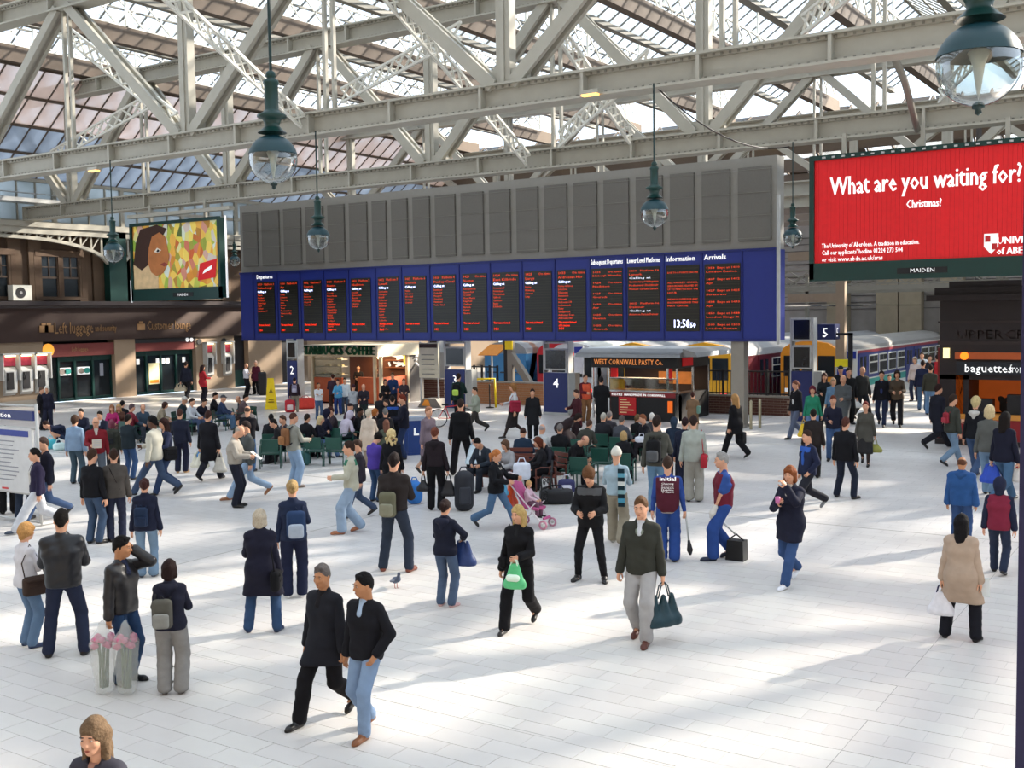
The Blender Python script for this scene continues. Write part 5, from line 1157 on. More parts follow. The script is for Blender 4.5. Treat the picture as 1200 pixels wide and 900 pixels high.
    if hk_ != 'none':
        key = ('hair', hk_, near); hm = cloth(hc) if hk_ in ('beanie', 'cap', 'hood') else mat(hc, .75, 0, .45, 45., .6, spec=.15)
        k2 = (key, hm.name)
        if k2 not in HID: Vh, Qh = tpl(key, lambda: hair_geo(hk_, .0115 if near else .02)); HID[k2] = mkmesh('hair', Vh, Qh, [hm], smooth=True)
        o = link({'beanie': 'beanie', 'cap': 'cap', 'hood': 'hood'}.get(hk_, 'hair'), HID[k2], root); Rm = Matrix(HR.tolist()).to_4x4(); o.matrix_local = Matrix.Translation(Vector([float(c) for c in hd])) @ Rm
        if hk_ in ('beanie', 'cap') :
            k3 = (('hair', 'bald', near), '#5a3f2c'); 
    # trousers or skirt
    bk, bc = bot; wrk = .0028 if near else 0
    if bk in ('jeans', 'slim', 'flare', 'suit', 'baggy'):
        t, kt, at_ = dict(jeans=(.012, .006, .020), slim=(.007, 0, .006), flare=(.010, .004, .040), suit=(.016, .012, .026), baggy=(.022, .018, .034))[bk]
        pr = [A(Pv+X*.052, Pv-X*.052, hr+t*.2-.004, hr+t*.2-.004, .02)]
        for s in (1, -1): pr += [A(Pv+X*s*.05, wst+X*s*.05, hr+t*.2-.004, wr1+.008, .02)]
        pr += legs(t, kt, at_, 1.0)
        Vt, Qt = sdf_mesh(pr, vx, [(wst+u*.02, u), ((0, 0, .035), (0, 0, -1))], wr=wrk); link('trousers', mkmesh('trousers', Vt, Qt, [cloth(bc)], smooth=True), root)
    elif bk == 'skirt' or bk == 'dress':
        km = (J['kneeL']+J['kneeR'])/2
        pr = [A(Pv+X*.05, Pv-X*.05, hr+.015, hr+.015, .05), A(Pv+X*.05, J['kneeL']+np.array((.0, 0, -.12)), hr+.01, .12, .12), A(Pv-X*.05, J['kneeR']+np.array((0, 0, -.12)), hr+.01, .12, .12), A(Pv, km+np.array((0, 0, -.12)), hr, .12, .1), A(Pv, wst, hr, wr1+.01, .05)]
        Vt, Qt = sdf_mesh(pr, vx, [(wst+u*.02, u), (km+np.array((0, 0, -.14)), (0, 0, -1))], wr=wrk); link('skirt', mkmesh('skirt', Vt, Qt, [cloth(bc)], smooth=True), root)
        Vt, Qt = sdf_mesh(legs(.003), vx, [(J['hipL'], (0, 0, 1))]); link('tights', mkmesh('tights', Vt, Qt, [cloth('#3a2a26' if 'bare' not in extras else '#c49a80')], smooth=True), root)
    # top
    tk, tc = top
    T = dict(shirt=(.006, -.02, .0), tee=(.006, -.04, .0), jumper=(.013, -.07, .006), jacket=(.022, -.10, .010), leather=(.026, -.08, .012), puffer=(.038, -.12, .020), coat=(.031, -.42, .012), short=(.024, .0, .012), long=(.024, -.26, .010), hoodie=(.02, -.08, .012))[tk]
    t, hem, w1 = T; pr = torso(t)
    if sit: hem = max(hem, -.10)
    if hem < -.14:
        for nm, s in (('L', 1), ('R', -1)):
            q = J['hip'+nm]+(J['knee'+nm]-J['hip'+nm])*min(1.25, (-hem+.02)/.43); pr.append(A(Pv+X*s*.05, q, hr+t, .105+t*.8, .10))
        pr.append(A(Pv, (J['kneeL']+J['kneeR'])/2*.9+Pv*.1, hr+t, .10, .08))
    e = .94; 
    if not sit and -.14 <= hem < 0 and lg not in 'SB':
        for s_ in (1, -1): pr.insert(0, A(Pv+X*s_*.062, Pv+X*s_*.062-u*.14, hr+t-.006, hr+t-.004, .04))
    if tk == 'tee' or 'shortsl' in extras: pr += [A(J['shL'], J['shL']+(J['elL']-J['shL'])*.8, .056+t, .056+t, .03), A(J['shR'], J['shR']+(J['elR']-J['shR'])*.8, .056+t, .056+t, .03)]
    else: pr += arm('L', t*.8+.002, e, w1)+arm('R', t*.8+.002, e, w1)
    pr.append(A(nb-u*.03, nb+u*.035, .066+t*.5, .064+t*.4, .02))
    cuts = []
    if hem < -.14: cuts.append((Pv+np.array((0, 0, hem)), (0, 0, -1)))
    else: cuts.append((Pv+u*hem, -u))
    # keep arms below the hem: only cut the trunk, so arms are meshed apart when they hang lower
    armpr = [p for p in pr if False]
    trunk = [p for p in pr]
    low = min(J['wrL'] @ u, J['wrR'] @ u) < (Pv+u*hem) @ u+.02
    sub = [A(nb+u*.02+v*.03, nb+u*.16+v*.06, .048, .075, 0)]
    low = True
    if low and not (tk == 'tee' or 'shortsl' in extras):
        na = 4; arms = pr[-5:-1]; trunk = pr[:-5]+[pr[-1]]
        Vt, Qt = sdf_mesh(trunk, vx, cuts, sub, wr=wrk); Va, Qa = sdf_mesh(arms, vx, wr=wrk)
        Vt, Qt = np.concatenate([Vt, Va]), np.concatenate([Qt, Qa+len(Vt)])
    else:
        Vt, Qt = sdf_mesh(pr, vx, cuts, sub, wr=wrk)
    nm_ = {'coat': 'coat', 'long': 'coat', 'shirt': 'shirt', 'tee': 'shirt', 'jumper': 'jumper', 'hoodie': 'hooded_top'}.get(tk, 'jacket')
    o = link(nm_, mkmesh(nm_, Vt, Qt, [cloth(tc) if tk != 'leather' else mat(tc, .38, 0, .2, 9., .3)], smooth=True), root)
    ex = dict(x.split(':') if ':' in x else (x, '1') for x in extras.split()) if extras else {}
    def shell(name, prims, c, cuts=(), subs=(), m=None): Vq, Qq = sdf_mesh(prims, vx, cuts, subs); return link(name, mkmesh(name, Vq, Qq, [m or cloth(c)], smooth=True), root)
    if 'col' in ex: shell('shirt_collar', [A(nb-u*.05+v*.035, nb+u*.03+v*.012, .058, .058, .02), A(nb-u*.10+v*(.075+t), nb+v*.03, .035+t*.3, .05, .02)], ex['col'], [(nb+u*.05, u+v*-.4)])
    if 'lapel' in ex: shell('collar', [A(nb+X*.05-u*.0+v*.02, nb-u*.09+v*(.09+t)+X*.03, .04, .022, .02), A(nb-X*.05+v*.02, nb-u*.09+v*(.09+t)-X*.03, .04, .022, .02), A(nb+X*.06-v*.03, nb-X*.06-v*.03, .04, .04, .02)], ex['lapel'])
    if 'hoodb' in ex: shell('lowered_hood', [A(nb+X*.07-v*.07-u*.02, nb-X*.07-v*.07-u*.02, .055, .055, .03), A(nb-v*.09-u*.04, nb-v*.10-u*.12, .07, .04, .03)], ex['hoodb'])
    if 'scarf' in ex:
        pr2 = []; R_ = .075
        for i in range(8): a, b_ = i*math.pi/4, (i+1)*math.pi/4; pr2.append(A(nb+u*.03+X*R_*math.cos(a)+v*R_*math.sin(a), nb+u*.03+X*R_*math.cos(b_)+v*R_*math.sin(b_), .03, .03, .01))
        sc_ = shell('scarf', pr2, ex['scarf'])
    if 'vest' in ex: shell('tabard', torso(t+.014), ex['vest'], [(Pv+u*-.12, -u), (J['shL']+X*.015, X), (J['shR']-X*.015, -X), (nb-u*.01, u)], [A(nb+u*.0+v*.03, nb+u*.12+v*.06, .05, .08, 0)])
    if 'hem' in ex: shell('hem_band', torso(t+.018), ex['hem'], [(Pv+u*-.115, -u), (Pv+u*-.075, u)])
    if 'belt' in ex: shell('belt', torso(.012), ex['belt'], [(wst-u*.06, -u), (wst-u*.02, u)])
    if 'yoke' in ex: shell('shoulder_panel', torso(t+.006), ex['yoke'], [(chs+u*.06, -u), (J['shL']+X*.03, X), (J['shR']-X*.03, -X), (nb, u)], sub)
    if 'front' in ex: shell('inner_shirt', [A(wst+v*(wr1-.02+t), chs+v*(cr_-.02+t), .05, .05, .02), A(chs+v*(cr_-.02+t), nb+v*.04, .05, .045, .02)], ex['front'], [(nb+u*.02, u), (Pv+u*hem, -u)])
    if 'strap' in ex: shell('shoulder_strap', [A(nb+X*.09*s_-v*.04*0+w__*(cr_+t+.0), Pv-X*.13*s_+w__*(hr*.9+t), .012, .012, .0) for s_ in (1,) for w__ in (v*1.0, -v*1.0)], ex['strap'])
    # shoes
    shm = mat(shoe, .4, 0, .1, 10.)
    key = ('shoe', near); k2 = (key, shm.name)
    if k2 not in HID: Vh, Qh = tpl(key, lambda: shoe_geo(.014 if near else .024)); HID[k2] = mkmesh('shoe', Vh, Qh, [shm], smooth=True)
    for s, ft, nm in ((1, fl, 'L'), (-1, fr, 'R')):
        o = link('shoe', HID[k2], root); ank = J['ank'+nm]; yw = math.radians(ft[3])*s; pt = min(.9, ft[2]*5.5)
        if fem: o.scale = (.9, .9, .9)
        Rm = rot_zxy(yw, pt); p = ank-Rm @ np.array((0, .02, .085)); p[2] = max(p[2], 0.0); o.location = [float(c) for c in p]; o.rotation_euler = Matrix(Rm.tolist()).to_euler()
    J['root'], J['sc'], J['yaw'], J['base'], J['t'] = root, sc, yaw, base, t
    PEOPLE[label] = J; return J
def w_at(J, p):  # person-local point to the world
    return J['base']+_Rz(J['yaw']) @ (np.array(p, float)*J['sc'])
# ------------------------------------------------------------ bags and other carried things
def sdf_obj(name, prims, vx, m, parent, cuts=(), subs=(), kind=None):
    V, Q = sdf_mesh(prims, vx, cuts, subs); return link(name, mkmesh(name, V, Q, [m], smooth=True), parent, kind)
def rbox(w_, d_, h_, r, c=(0,0,0), k=.0):
    # rounded box from capsule rails
    o = []; X2, Y2, Z2 = w_/2-r, max(0, d_/2-r), h_/2-r; c = np.array(c)
    xs = np.linspace(-X2, X2, max(2, int(2*X2/r)+1)); ys = np.linspace(-Y2, Y2, max(1, int(2*Y2/r)+1)) if Y2 > 0 else [0]
    for x in xs:
        for y in ys: o.append((c+np.array((x, y, -Z2)), c+np.array((x, y, Z2)), r, r, r*.8))
    return o
def backpack(J, c1, c2, label, s=1., strapc=None, off=(0,0,0), near=False):
    t = J['t']; loc = J['P']+J['u']*.27-J['v']*(.10+t+.11*s)+np.array(off); p = w_at(J, loc)
    r = thing('backpack', label, 'backpack', p, J['yaw'], J['sc']*s); vx = .022 if near else .034
    sdf_obj('main_pocket', rbox(.30, .18, .44, .07), vx, cloth(c1), r); sdf_obj('front_pocket', rbox(.24, .10, .22, .045, (0, .10, -.08)), vx, cloth(c2), r)
    b = MB()
    for sx in (-1, 1): b.tube([(sx*.10, -.08, .2), (sx*.11, -.16, .26), (sx*.125, -.30, .20), (sx*.13, -.32, .02), (sx*.14, -.18, -.12), (sx*.13, -.07, -.18)], .016, 6)
    b.tube([(-.03, -.02, .22), (0, -.02, .27), (.03, -.02, .22)], .01, 5)
    b.build('straps', cloth(strapc or c1), r, smooth=True, local=True)
def tote(J, hand, c, label, w_=.34, h_=.36, d_=.10, kind='carrier_bag', cat='bag', c2=None, open_=.0, mm=None, rot=0., drop=.14):
    p = w_at(J, J['hand'+hand]); p = p-np.array((0, 0, (h_/2+drop)*J['sc'])); p[2] = max(p[2], h_/2*J['sc']+.01)
    r = thing(kind, label, cat, p, J['yaw']+rot, J['sc']); m_ = mm or mat(c, .45, 0, .22, 12., .3)
    pr = [((-w_/2+.05, 0, -h_/2+.05), (w_/2-.05, 0, -h_/2+.05), .05+d_*.3, .05+d_*.3, 0), ((-w_/2+.05, 0, -h_/2+.05), (-w_/2+.09, 0, h_/2-.04), .05+d_*.2, .03, .04), ((w_/2-.05, 0, -h_/2+.05), (w_/2-.09, 0, h_/2-.04), .05+d_*.2, .03, .04), ((0, 0, -h_/2+.05), (0, 0, h_/2-.05), .05+d_*.4, .03, .06)]
    sdf_obj('bag_body', pr, .018, m_, r, [((0, 0, -h_/2), (0, 0, -1))])
    b = MB(); top = h_/2+drop
    for y in (-.02, .02): b.tube([(-w_*.22, y, h_/2-.06), (-w_*.12, y, h_/2+drop*.6), (0, y*.3, top), (w_*.12, y, h_/2+drop*.6), (w_*.22, y, h_/2-.06)], .009, 5)
    b.build('handle', mat(c2 or c, .5), r, smooth=True, local=True)
    if c2: sdf_obj('printed_panel', [((-w_*.2, -d_*.3-.035, -.02), (w_*.2, -d_*.3-.035, -.02), .05, .05, .02)], .018, mat(c2, .5), r)
    return r
def shoulder_bag(J, side, c, label, w_=.30, h_=.22, z=-.02, cat='handbag', flap=None, fwd=0.0, strap=True):
    s = 1 if side == 'L' else -1; loc = J['P']+J['u']*z+np.array((s*(.19+J['t']), 0, 0))+J['v']*fwd; p = w_at(J, loc)
    r = thing('shoulder_bag', label, cat, p, J['yaw'], J['sc'])
    sdf_obj('bag_body', rbox(.13, w_, h_, .045), .02, cloth(c), r)
    sdf_obj('flap', [((s*.055, -w_/2+.05, h_/2-.05), (s*.055, w_/2-.05, h_/2-.05), .03, .03, 0), ((s*.06, -w_/2+.07, 0), (s*.06, w_/2-.07, 0), .02, .02, .03)], .018, cloth(flap or c), r)
    if strap:
        sh = (J['sh'+side]+J['u']*.07-loc); b = MB(); b.tube([(0, -w_*.4, h_/2-.03), (sh[0]*.6, sh[1]-.13, sh[2]*.6), (sh[0], sh[1], sh[2]+.02+J['t']*.4), (sh[0]*.6, sh[1]+.13, sh[2]*.6), (0, w_*.4, h_/2-.03)], .009, 5); b.build('strap', cloth(c), r, smooth=True, local=True)
def bag_at(px, py, kind, c, label, w_=.4, d_=.25, h_=.3, yaw=0, c2=None, cat='bag', z=0):
    p = G(px, py); p[2] = z; th = math.atan2(-p[0], p[1]); r = thing(kind, label, cat, p, th+math.radians(yaw))
    sdf_obj('bag_body', rbox(w_, d_, h_, min(.15 if kind == 'rucksack' else .09, h_*.34, d_*.48), (0, 0, h_/2)), .026, mat(c, .6, 0, .25, 8., .3), r)
    if c2: sdf_obj('front_pocket', rbox(w_*.6, .08, h_*.45, .035, (0, -d_/2, h_*.4)), .022, mat(c2, .6), r)
    b = MB(); b.tube([(-w_*.25, 0, h_-.03), (-w_*.12, 0, h_+.09), (w_*.12, 0, h_+.09), (w_*.25, 0, h_-.03)], .014, 6); b.build('handle', mat(c2 or c, .6), r, smooth=True, local=True); return r
def paper(J, hand, c, label, w_=.21, h_=.30, kind='paper_sheet', cat='paper', tilt=.9, off=(0, 0, 0)):
    p = w_at(J, J['hand'+hand]+J['v']*.03+np.array(off)); r = thing(kind, label, cat, p, J['yaw'], J['sc'])
    Rm = rot_zxy(0, -tilt); b = MB(); b.box((0, 0, 0), (w_, .004, h_), Rm); b.build('sheet', mat(c, .7), r, local=True)
    b = MB(); 
    for k in range(4): b.box(Rm @ np.array((0, -.004, h_*(.3-.18*k))), (w_*.75, .002, .012), Rm)
    b.build('printed_lines', mat('#8f9094', .7), r, local=True)
# ============================================================ THE CROWD
N = dict(near=True); FN = dict(near=True, fem=True); FE = dict(fem=True)
P_ = person
# ---- foreground
J = P_(78, 769, 598, 172, 'vff', ('leather', '#18181d'), ('jeans', '#242d48'), ('short', '#17120f'), 'man seen from behind in black leather jacket and dark jeans beside woman in white top', skin='w', wide=1.08, **N)
J = P_(34, 758, 613, 115, 'scc', ('jumper', '#d8d6dc'), ('jeans', '#5f7fa6'), ('mop', '#b98a54'), 'woman with short ginger hair in white top, arms folded, at the left edge', shoe='#2a3a5a', turn=10, **FN)
shoulder_bag(J, 'R', '#46332b', 'brown leather shoulder bag of woman in white top', .36, .26, -.04, fwd=.04)
J = P_(147, 800, 629, 48, 'spg', ('leather', '#1c1a1c'), ('jeans', '#22406a'), ('short', '#0f0c0c'), 'man in black leather jacket holding phone to ear and a bag of flowers', skin='t', turn=15, extras='col:#2c3350', shoe='#14141a', **N)
def flower_bag(J, off, label):
    p = w_at(J, J['handR']); p = p+np.array(off); p[2] = .52
    r = thing('flower_bag', label, 'flower bag', p, J['yaw']-.4, J['sc'])
    b = MB()
    for i in range(11): a = i*.9; b.tube([(.07*math.cos(a), .05*math.sin(a), .1), (.04*math.cos(a*2), .03*math.sin(a), -.46)], .012, 5)
    b.build('flower_stems', mat('#5f6b52', .7), r, local=True)
    b = MB()
    for i in range(14): a = i*2.4; b.lathe([(.001, .045), (.04, .02), (.045, -.01), (.001, -.04)], (.1*math.cos(a), .07*math.sin(a), .08+.05*math.cos(i)), 7)
    b.build('blossoms', mat('#c45a80', .7, 0, .4, 30), r, smooth=True, local=True)
    V, Q = sdf_mesh([((0, 0, -.44), (0, 0, .06), .11, .15, 0), ((0, 0, .06), (0, 0, .32), .13, .03, .05)], .022, wr=.008)
    link('clear_bag', mkmesh('clear_bag', V, Q, [flw], smooth=True), r)
flw = D.materials.new('clear plastic'); flw.use_nodes = True
_n = flw.node_tree.nodes; _l = flw.node_tree.links; _b = _n['Principled BSDF']; _b.inputs['Base Color'].default_value = srgb('#d9dcd6'); _b.inputs['Roughness'].default_value = .25; _b.inputs['Alpha'].default_value = .32
flower_bag(J, (.02, -.10, 0), 'clear plastic bag of pink flowers held by man on the phone'); flower_bag(J, (.26, .02, 0), 'second clear plastic bag of flowers, on the side of the girl with grey backpack')
J = P_(203, 813, 657, 168, 'sff', ('hoodie', '#1d1f33'), ('baggy', '#8f8c88'), ('bob', '#241513'), 'woman in navy hooded top and grey trousers with small backpack, back turned', extras='hoodb:#1b1d30', shoe='#6a6664', **FN)
backpack(J, '#5c5a50', '#8d8c84', 'small grey and khaki backpack on woman in grey trousers', .88, '#2a2a30', (.06, 0, -.1), near=True)
J = P_(308, 741, 597, 170, 'vfr', ('coat', '#1b1b30'), ('jeans', '#2b4a74'), ('bob', '#b5a894'), 'woman with pale hair in long navy coat, back turned, black handbag at hip', shoe='#26314f', **FN)
shoulder_bag(J, 'R', '#121216', 'black flap handbag of woman in long navy coat', .36, .28, -.16, fwd=-.06)
J = P_(346, 700, 563, 178, 'srf', ('jumper', '#1f2a4a'), ('suit', '#1a2140'), ('bun', '#a08458'), 'woman with blonde bun in navy fleece and white trainers, back turned', shoe='#e6e6e8', **FN)
backpack(J, '#25406c', '#a9b6c8', 'blue backpack with white trim on woman with blonde bun', .95, '#1c2a48', (-.05, 0, -.08), near=True)
J = P_(384, 842, 662, -42, 'mgr', ('long', '#1d1f28'), ('suit', '#121015'), ('short', '#5a5452'), 'grey-haired man in dark jacket and black trousers walking beside man in jeans', skin='t', extras='col:#1d1a20', turn=10, wide=1.0, **N)
J = P_(432, 858, 672, -38, 'qkr', ('jacket', '#16161e'), ('jeans', '#7d9ac0'), ('short', '#0f0d0e'), 'black-haired man in black jacket and light blue jeans looking to his side', extras='col:#9fb6d4', shoe='#7a4a2a', skin='t', turn=-25, **N)
J = P_(464, 670, 532, 165, 'vff', ('short', '#2c2422'), ('jeans', '#2a3448'), ('short', '#1f1513'), 'man in dark brown jacket standing with legs apart, back turned', shoe='#7a4030', **N)
backpack(J, '#6e6c54', '#8a8970', 'khaki backpack slung low on man in dark brown jacket', .85, '#2a2624', (.05, 0, -.16), near=True)
J = P_(523, 711, 586, 150, 'shi', ('hoodie', '#171b30'), ('jeans', '#4a6080'), ('bun', '#2a1c1a'), 'girl in navy hooded top rummaging in a blue and white bag', extras='belt:#c9c2b4 hoodb:#20243a', shoe='#c9a4a4', **FN)
r = tote(J, 'R', '#263c70', 'blue and white sports bag held by girl in navy hooded top', .34, .42, .22, 'sports_bag', 'sports bag', c2='#d9dee6', drop=.02)
J = P_(610, 735, 592, -22, 'mfg', ('short', '#121116'), ('suit', '#111015'), ('long', '#b0945f'), 'blonde woman dressed in black walking with a green carrier bag', extras='col:#1c1b20', turn=-12, **FN)
tote(J, 'L', '#54b87a', 'green and white carrier bag held by blonde woman in black', .26, .34, .10, c2='#d8ead8', drop=.06)
shoulder_bag(J, 'R', '#141318', 'small black handbag under the arm of blonde woman in black', .24, .18, .02)
J = P_(693, 680, 546, -10, 'vff', ('jacket', '#16161a'), ('slim', '#15151a'), ('mop', '#5f3f28'), 'slim youth in black jacket and tight black trousers looking down', extras='yoke:#55585c', nod=.5, **N)
J = P_(753, 750, 583, -15, 'qrg', ('jacket', '#363830'), ('suit', '#aaa8a8'), ('short', '#5f4530'), 'man in dark olive jacket and pale grey trousers carrying a dark green bag', extras='lapel:#7f8878 col:#c9ccd4', shoe='#5a3026', skin='w', **N)
tote(J, 'L', '#14343e', 'large dark green carrier bag held by man in olive jacket', .42, .40, .16, rot=.9)
J = P_(723, 638, 525, 172, 'qff', ('shirt', '#9db8c6'), ('baggy', '#9a9079'), ('beanie', '#d6d3c6'), 'person in white knitted hat and pale blue checked shirt, back turned', shoe='#b9b6ae', **N)
def striped_scarf(J):
    r = thing('striped_scarf', 'blue and black striped scarf hanging down the back of person in white hat', 'scarf', w_at(J, J['chest']), J['yaw'], J['sc'])
    cs = ['#12303c', '#58a8c4', '#10242e', '#d8ded8', '#12303c', '#7fb0b8', '#0f2832', '#3f9cc0', '#12303c']
    for i, c in enumerate(cs): b = MB(); b.bb((-.17, .165, .14-i*.075), (-.05, .195, .14-(i+1)*.075)); b.build('stripe', cloth(c), r, local=True)
striped_scarf(J)
J = P_(783, 658, 536, 178, 'srg', ('shirt', '#2447a0'), ('baggy', '#22489c'), ('short', '#3a2a22'), 'station cleaner seen from behind in maroon tabard and blue overalls', extras='vest:#5a1a2c hem:#a89c94', wide=1.1, shoe='#1a2236', **N)
r = thing('tabard_print', 'white printed lettering on the back of the maroon tabard', 'lettering', w_at(J, J['chest']), J['yaw'], J['sc'])
b = MB(); text_on(b, 'initial', (.13, .175, .12), .10, right=(-1,0,0), width=.26, bold=.004)
for k in range(5): text_on(b, ('Cleaning', 'Services', 'Station', 'Helpline', 'Team')[k], (.10, .175, .06-k*.035), .04, right=(-1,0,0), width=.2)
b.build('lettering', M['wtext'], r, local=True, kind='stuff')
p = w_at(J, J['handR']); r = thing('litter_picker', 'long grey litter picker held by cleaner with back turned', 'tool', p); b = MB(); b.tube([p+np.array((0,0,.1)), (p[0]+.06, p[1], .35)], .016, 7); b.build('pole', M['greyl'], r, smooth=True); b = MB(); b.tube([(p[0]+.06, p[1], .37), (p[0]+.08, p[1], .2), (p[0]+.09, p[1], .12)], [.02, .055, .02], 8); b.build('scoop_head', M['dark'], r, smooth=True)
J = P_(848, 655, 531, -75, 'qxr', ('tee', '#2950a8'), ('baggy', '#22489c'), ('short', '#8f8d8a'), 'grey-haired station cleaner in maroon tabard facing the other cleaner', extras='vest:#7a1c30 hem:#a89c94', wide=1.12, shoe='#1a2236', **N)
for hn in 'LR': pass
r = thing('work_glove', 'white work glove on hand of grey-haired cleaner', 'glove', w_at(J, J['handL'])); V, Q = sdf_mesh([(J['wrL']-J['hdL']*.02, J['handL'], .045, .05, 0), (J['handL'], J['handL']+J['hdL']*.07, .05, .03, .03)], .014); V = (V*J['sc']) @ _Rz(J['yaw']).T+J['base']-np.array(r.location); link('glove', mkmesh('glove', V, Q, [cloth('#d9d6cc')], smooth=True), r)
p = w_at(J, J['handL']); g = G(863, 656); r = thing('dustpan', 'black long-handled dustpan standing beside grey-haired cleaner', 'dustpan', g); b = MB(); b.tube([p, (g[0], g[1], .42)], .015, 7); b.build('handle', M['greyl'], r, smooth=True)
b = MB(); b.prism([(-.16, 0), (.16, 0), (.15, .34), (-.13, .34)], 'y', -.1, .12); V = np.concatenate(b.V)+g; b.V = [V]; b.build('pan', M['black'], r)
b = MB(); b.tube([g+np.array((-.13, 0, .34)), g+np.array((0, 0, .44)), g+np.array((.13, 0, .34))], .014, 6); b.build('hoop', M['black'], r)
J = P_(927, 684, 546, -30, 'wuh', ('long', '#1a1d33'), ('jeans', '#2f4f86'), ('bob', '#7c4526'), 'auburn woman in navy coat and white trainers holding a pink cup', extras='col:#d9c8b4', shoe='#dfe0e6', turn=10, **FN)
p = w_at(J, J['handR']+J['v']*.05); r = thing('paper_cup', 'small pink paper cup in hand of auburn woman', 'cup', p); b = MB(); b.lathe([(.001, 0), (.03, 0), (.042, .1), (.001, .1)], p-np.array((0, 0, .03)), 12); b.build('cup', mat('#c06a9c', .5), r, smooth=True)
J = P_(1125, 750, 603, 172, 'vrr', ('coat', '#b49a84'), ('suit', '#15151f'), ('long', '#120f12'), 'woman with long black hair in beige coat, back turned, boots apart', **FN)
r = tote(J, 'L', '#d8d6dc', 'white and navy shopping bag in left hand of woman in beige coat', .30, .34, .10, c2='#1c1f48', drop=.10); paper(J, 'R', '#d5dde0', 'folded white papers in hand of woman in beige coat', tilt=.3)
J = P_(1126, 640, 536, 170, 'srr', ('puffer', '#1f4f92'), ('suit', '#2a4a80'), ('bald', '#5a3a2a'), 'broad balding man in bright blue padded jacket, back turned', skin='t', wide=1.12, extras='hoodb:#1d4a88', **N)
J = P_(1170, 673, 561, 172, 'qrr', ('jacket', '#8a1c38'), ('jeans', '#25304c'), ('hood', '#1e2340'), 'youth in crimson and navy jacket with navy hood up, back turned', kid=True, **N)
# navy sleeves of the crimson jacket
for nm in 'LR':
    V, Q = sdf_mesh([(J['sh'+nm], J['el'+nm], .082, .073, .02), (J['el'+nm], J['wr'+nm]-J['hd'+nm]*.02, .072, .062, .02)], .016); link('navy_sleeve', mkmesh('navy_sleeve', V, Q, [cloth('#1e2340')], smooth=True), J['root'])
J = P_(113, None, 840, -38, 'srr', ('jacket', '#3a3844'), ('jeans', '#333a50'), ('long', '#6a5540'), 'woman with long fair hair in grey jacket, cut off by the bottom edge', h=1.66, extras='front:#b07a64', turn=8, **FN)
J = P_(173, 676, 561, 172, 'srr', ('jacket', '#1a1f38'), ('flare', '#6a8aa8'), ('bun', '#3a1f1c'), 'woman with dark red hair in navy jacket and pale blue jeans, back turned', shoe='#3a3f4c', **FN); backpack(J, '#1e3050', '#1a2a48', 'navy backpack on woman with dark red hair', .8, None, (.05, 0, -.1), near=True)
J = P_(137, 634, 527, 178, 'srr', ('jacket', '#4d4742'), ('jeans', '#262c44'), ('short', '#33221a'), 'man in grey-brown zip jacket with dark shoulder strap, back turned', extras='strap:#1f1c1c', **N); shoulder_bag(J, 'L', '#17171d', 'black satchel on man in grey-brown jacket', .3, .22, -.1, strap=False)
J = P_(111, 637, 527, 140, 'srr', ('jumper', '#121218'), ('jeans', '#3a5070'), ('short', '#3c2a20'), 'man in black jumper and blue jeans turned towards man in red', **N)
J = P_(112, None, 489, 0, 'srf', ('jumper', '#8a1420'), ('suit', '#55606e'), ('none', '#000000'), 'bald man with glasses in red jumper facing the camera, holding paper', h=1.8, wide=1.12, extras='col:#c9bfb4', skin='w', **N); paper(J, 'R', '#a89c8e', 'buff folder held by bald man in red jumper', off=(.1, 0, .05))
b = MB(); HRm, hd = J['HR'], J['head']
for sx in (-1, 1): b.tube([hd+HRm @ np.array((sx*.031+.02*math.cos(a), -.105, .012+.015*math.sin(a))) for a in np.linspace(0, 2*math.pi, 9)], .003, 4)
b.tube([hd+HRm @ np.array((-.011, -.107, .014)), hd+HRm @ np.array((.011, -.107, .014))], .003, 4); b.build('spectacles', M['black'], J['root'], local=True)
J = P_(46, 622, 526, -80, 'Wrr', ('jacket', '#262040'), ('baggy', '#c9ccd4'), ('short', '#15100f'), 'man in navy and red jacket and white trousers striding past notice stand', extras='front:#c8c4bc', shoe='#3a4658', **N)
J = P_(56, 610, 513, -70, 'Wrr', ('jacket', '#191a2c'), ('jeans', '#3f5a86'), ('short', '#4a3a34'), 'man in dark navy jacket walking just behind man in white trousers'); tote(J, 'R', '#17171d', 'dark shoulder sack beside the notice stand', .3, .34, .14)
J = P_(10, 602, 500, 175, 'srr', ('jacket', '#1c1c24'), ('suit', '#15151a'), ('short', '#2a1f1a'), 'person in black trousers mostly hidden behind the notice stand')
J = P_(28, 609, 506, 160, 'srr', ('jacket', '#24242e'), ('jeans', '#2c3a52'), ('short', '#2a1f1a'), 'person in dark jeans mostly hidden behind the notice stand')
# ---- middle distance, left half
J = P_(277, 594, 499, 75, 'sff', ('short', '#a89f92'), ('suit', '#1e2030'), ('bald', '#a89a8c'), 'bald man in pale beige jacket reading, navy trousers', nod=.45, wide=1.1, **N); paper(J, 'L', '#e4e2dc', 'white sheet held by bald man in beige jacket', w_=.2, h_=.28)
J = P_(292, 584, 494, -75, 'Wrf', ('jacket', '#4c5050'), ('jeans', '#86a4c4'), ('short', '#2a1f1c'), 'person in grey jacket and pale jeans walking behind bald man in beige', shoe='#8a5a3a')
J = P_(345, 571, 484, 120, 'srf', ('hoodie', '#8f8f84'), ('baggy', '#7d9cc0'), ('buzz', '#4a2f26'), 'youth in grey hooded top and pale jeans wearing an orange-brown backpack', extras='hoodb:#85857a', shoe='#8a7a70', **N); backpack(J, '#8f5a34', '#a86c3c', 'orange-brown backpack on youth in grey hooded top', .95, '#2a2430')
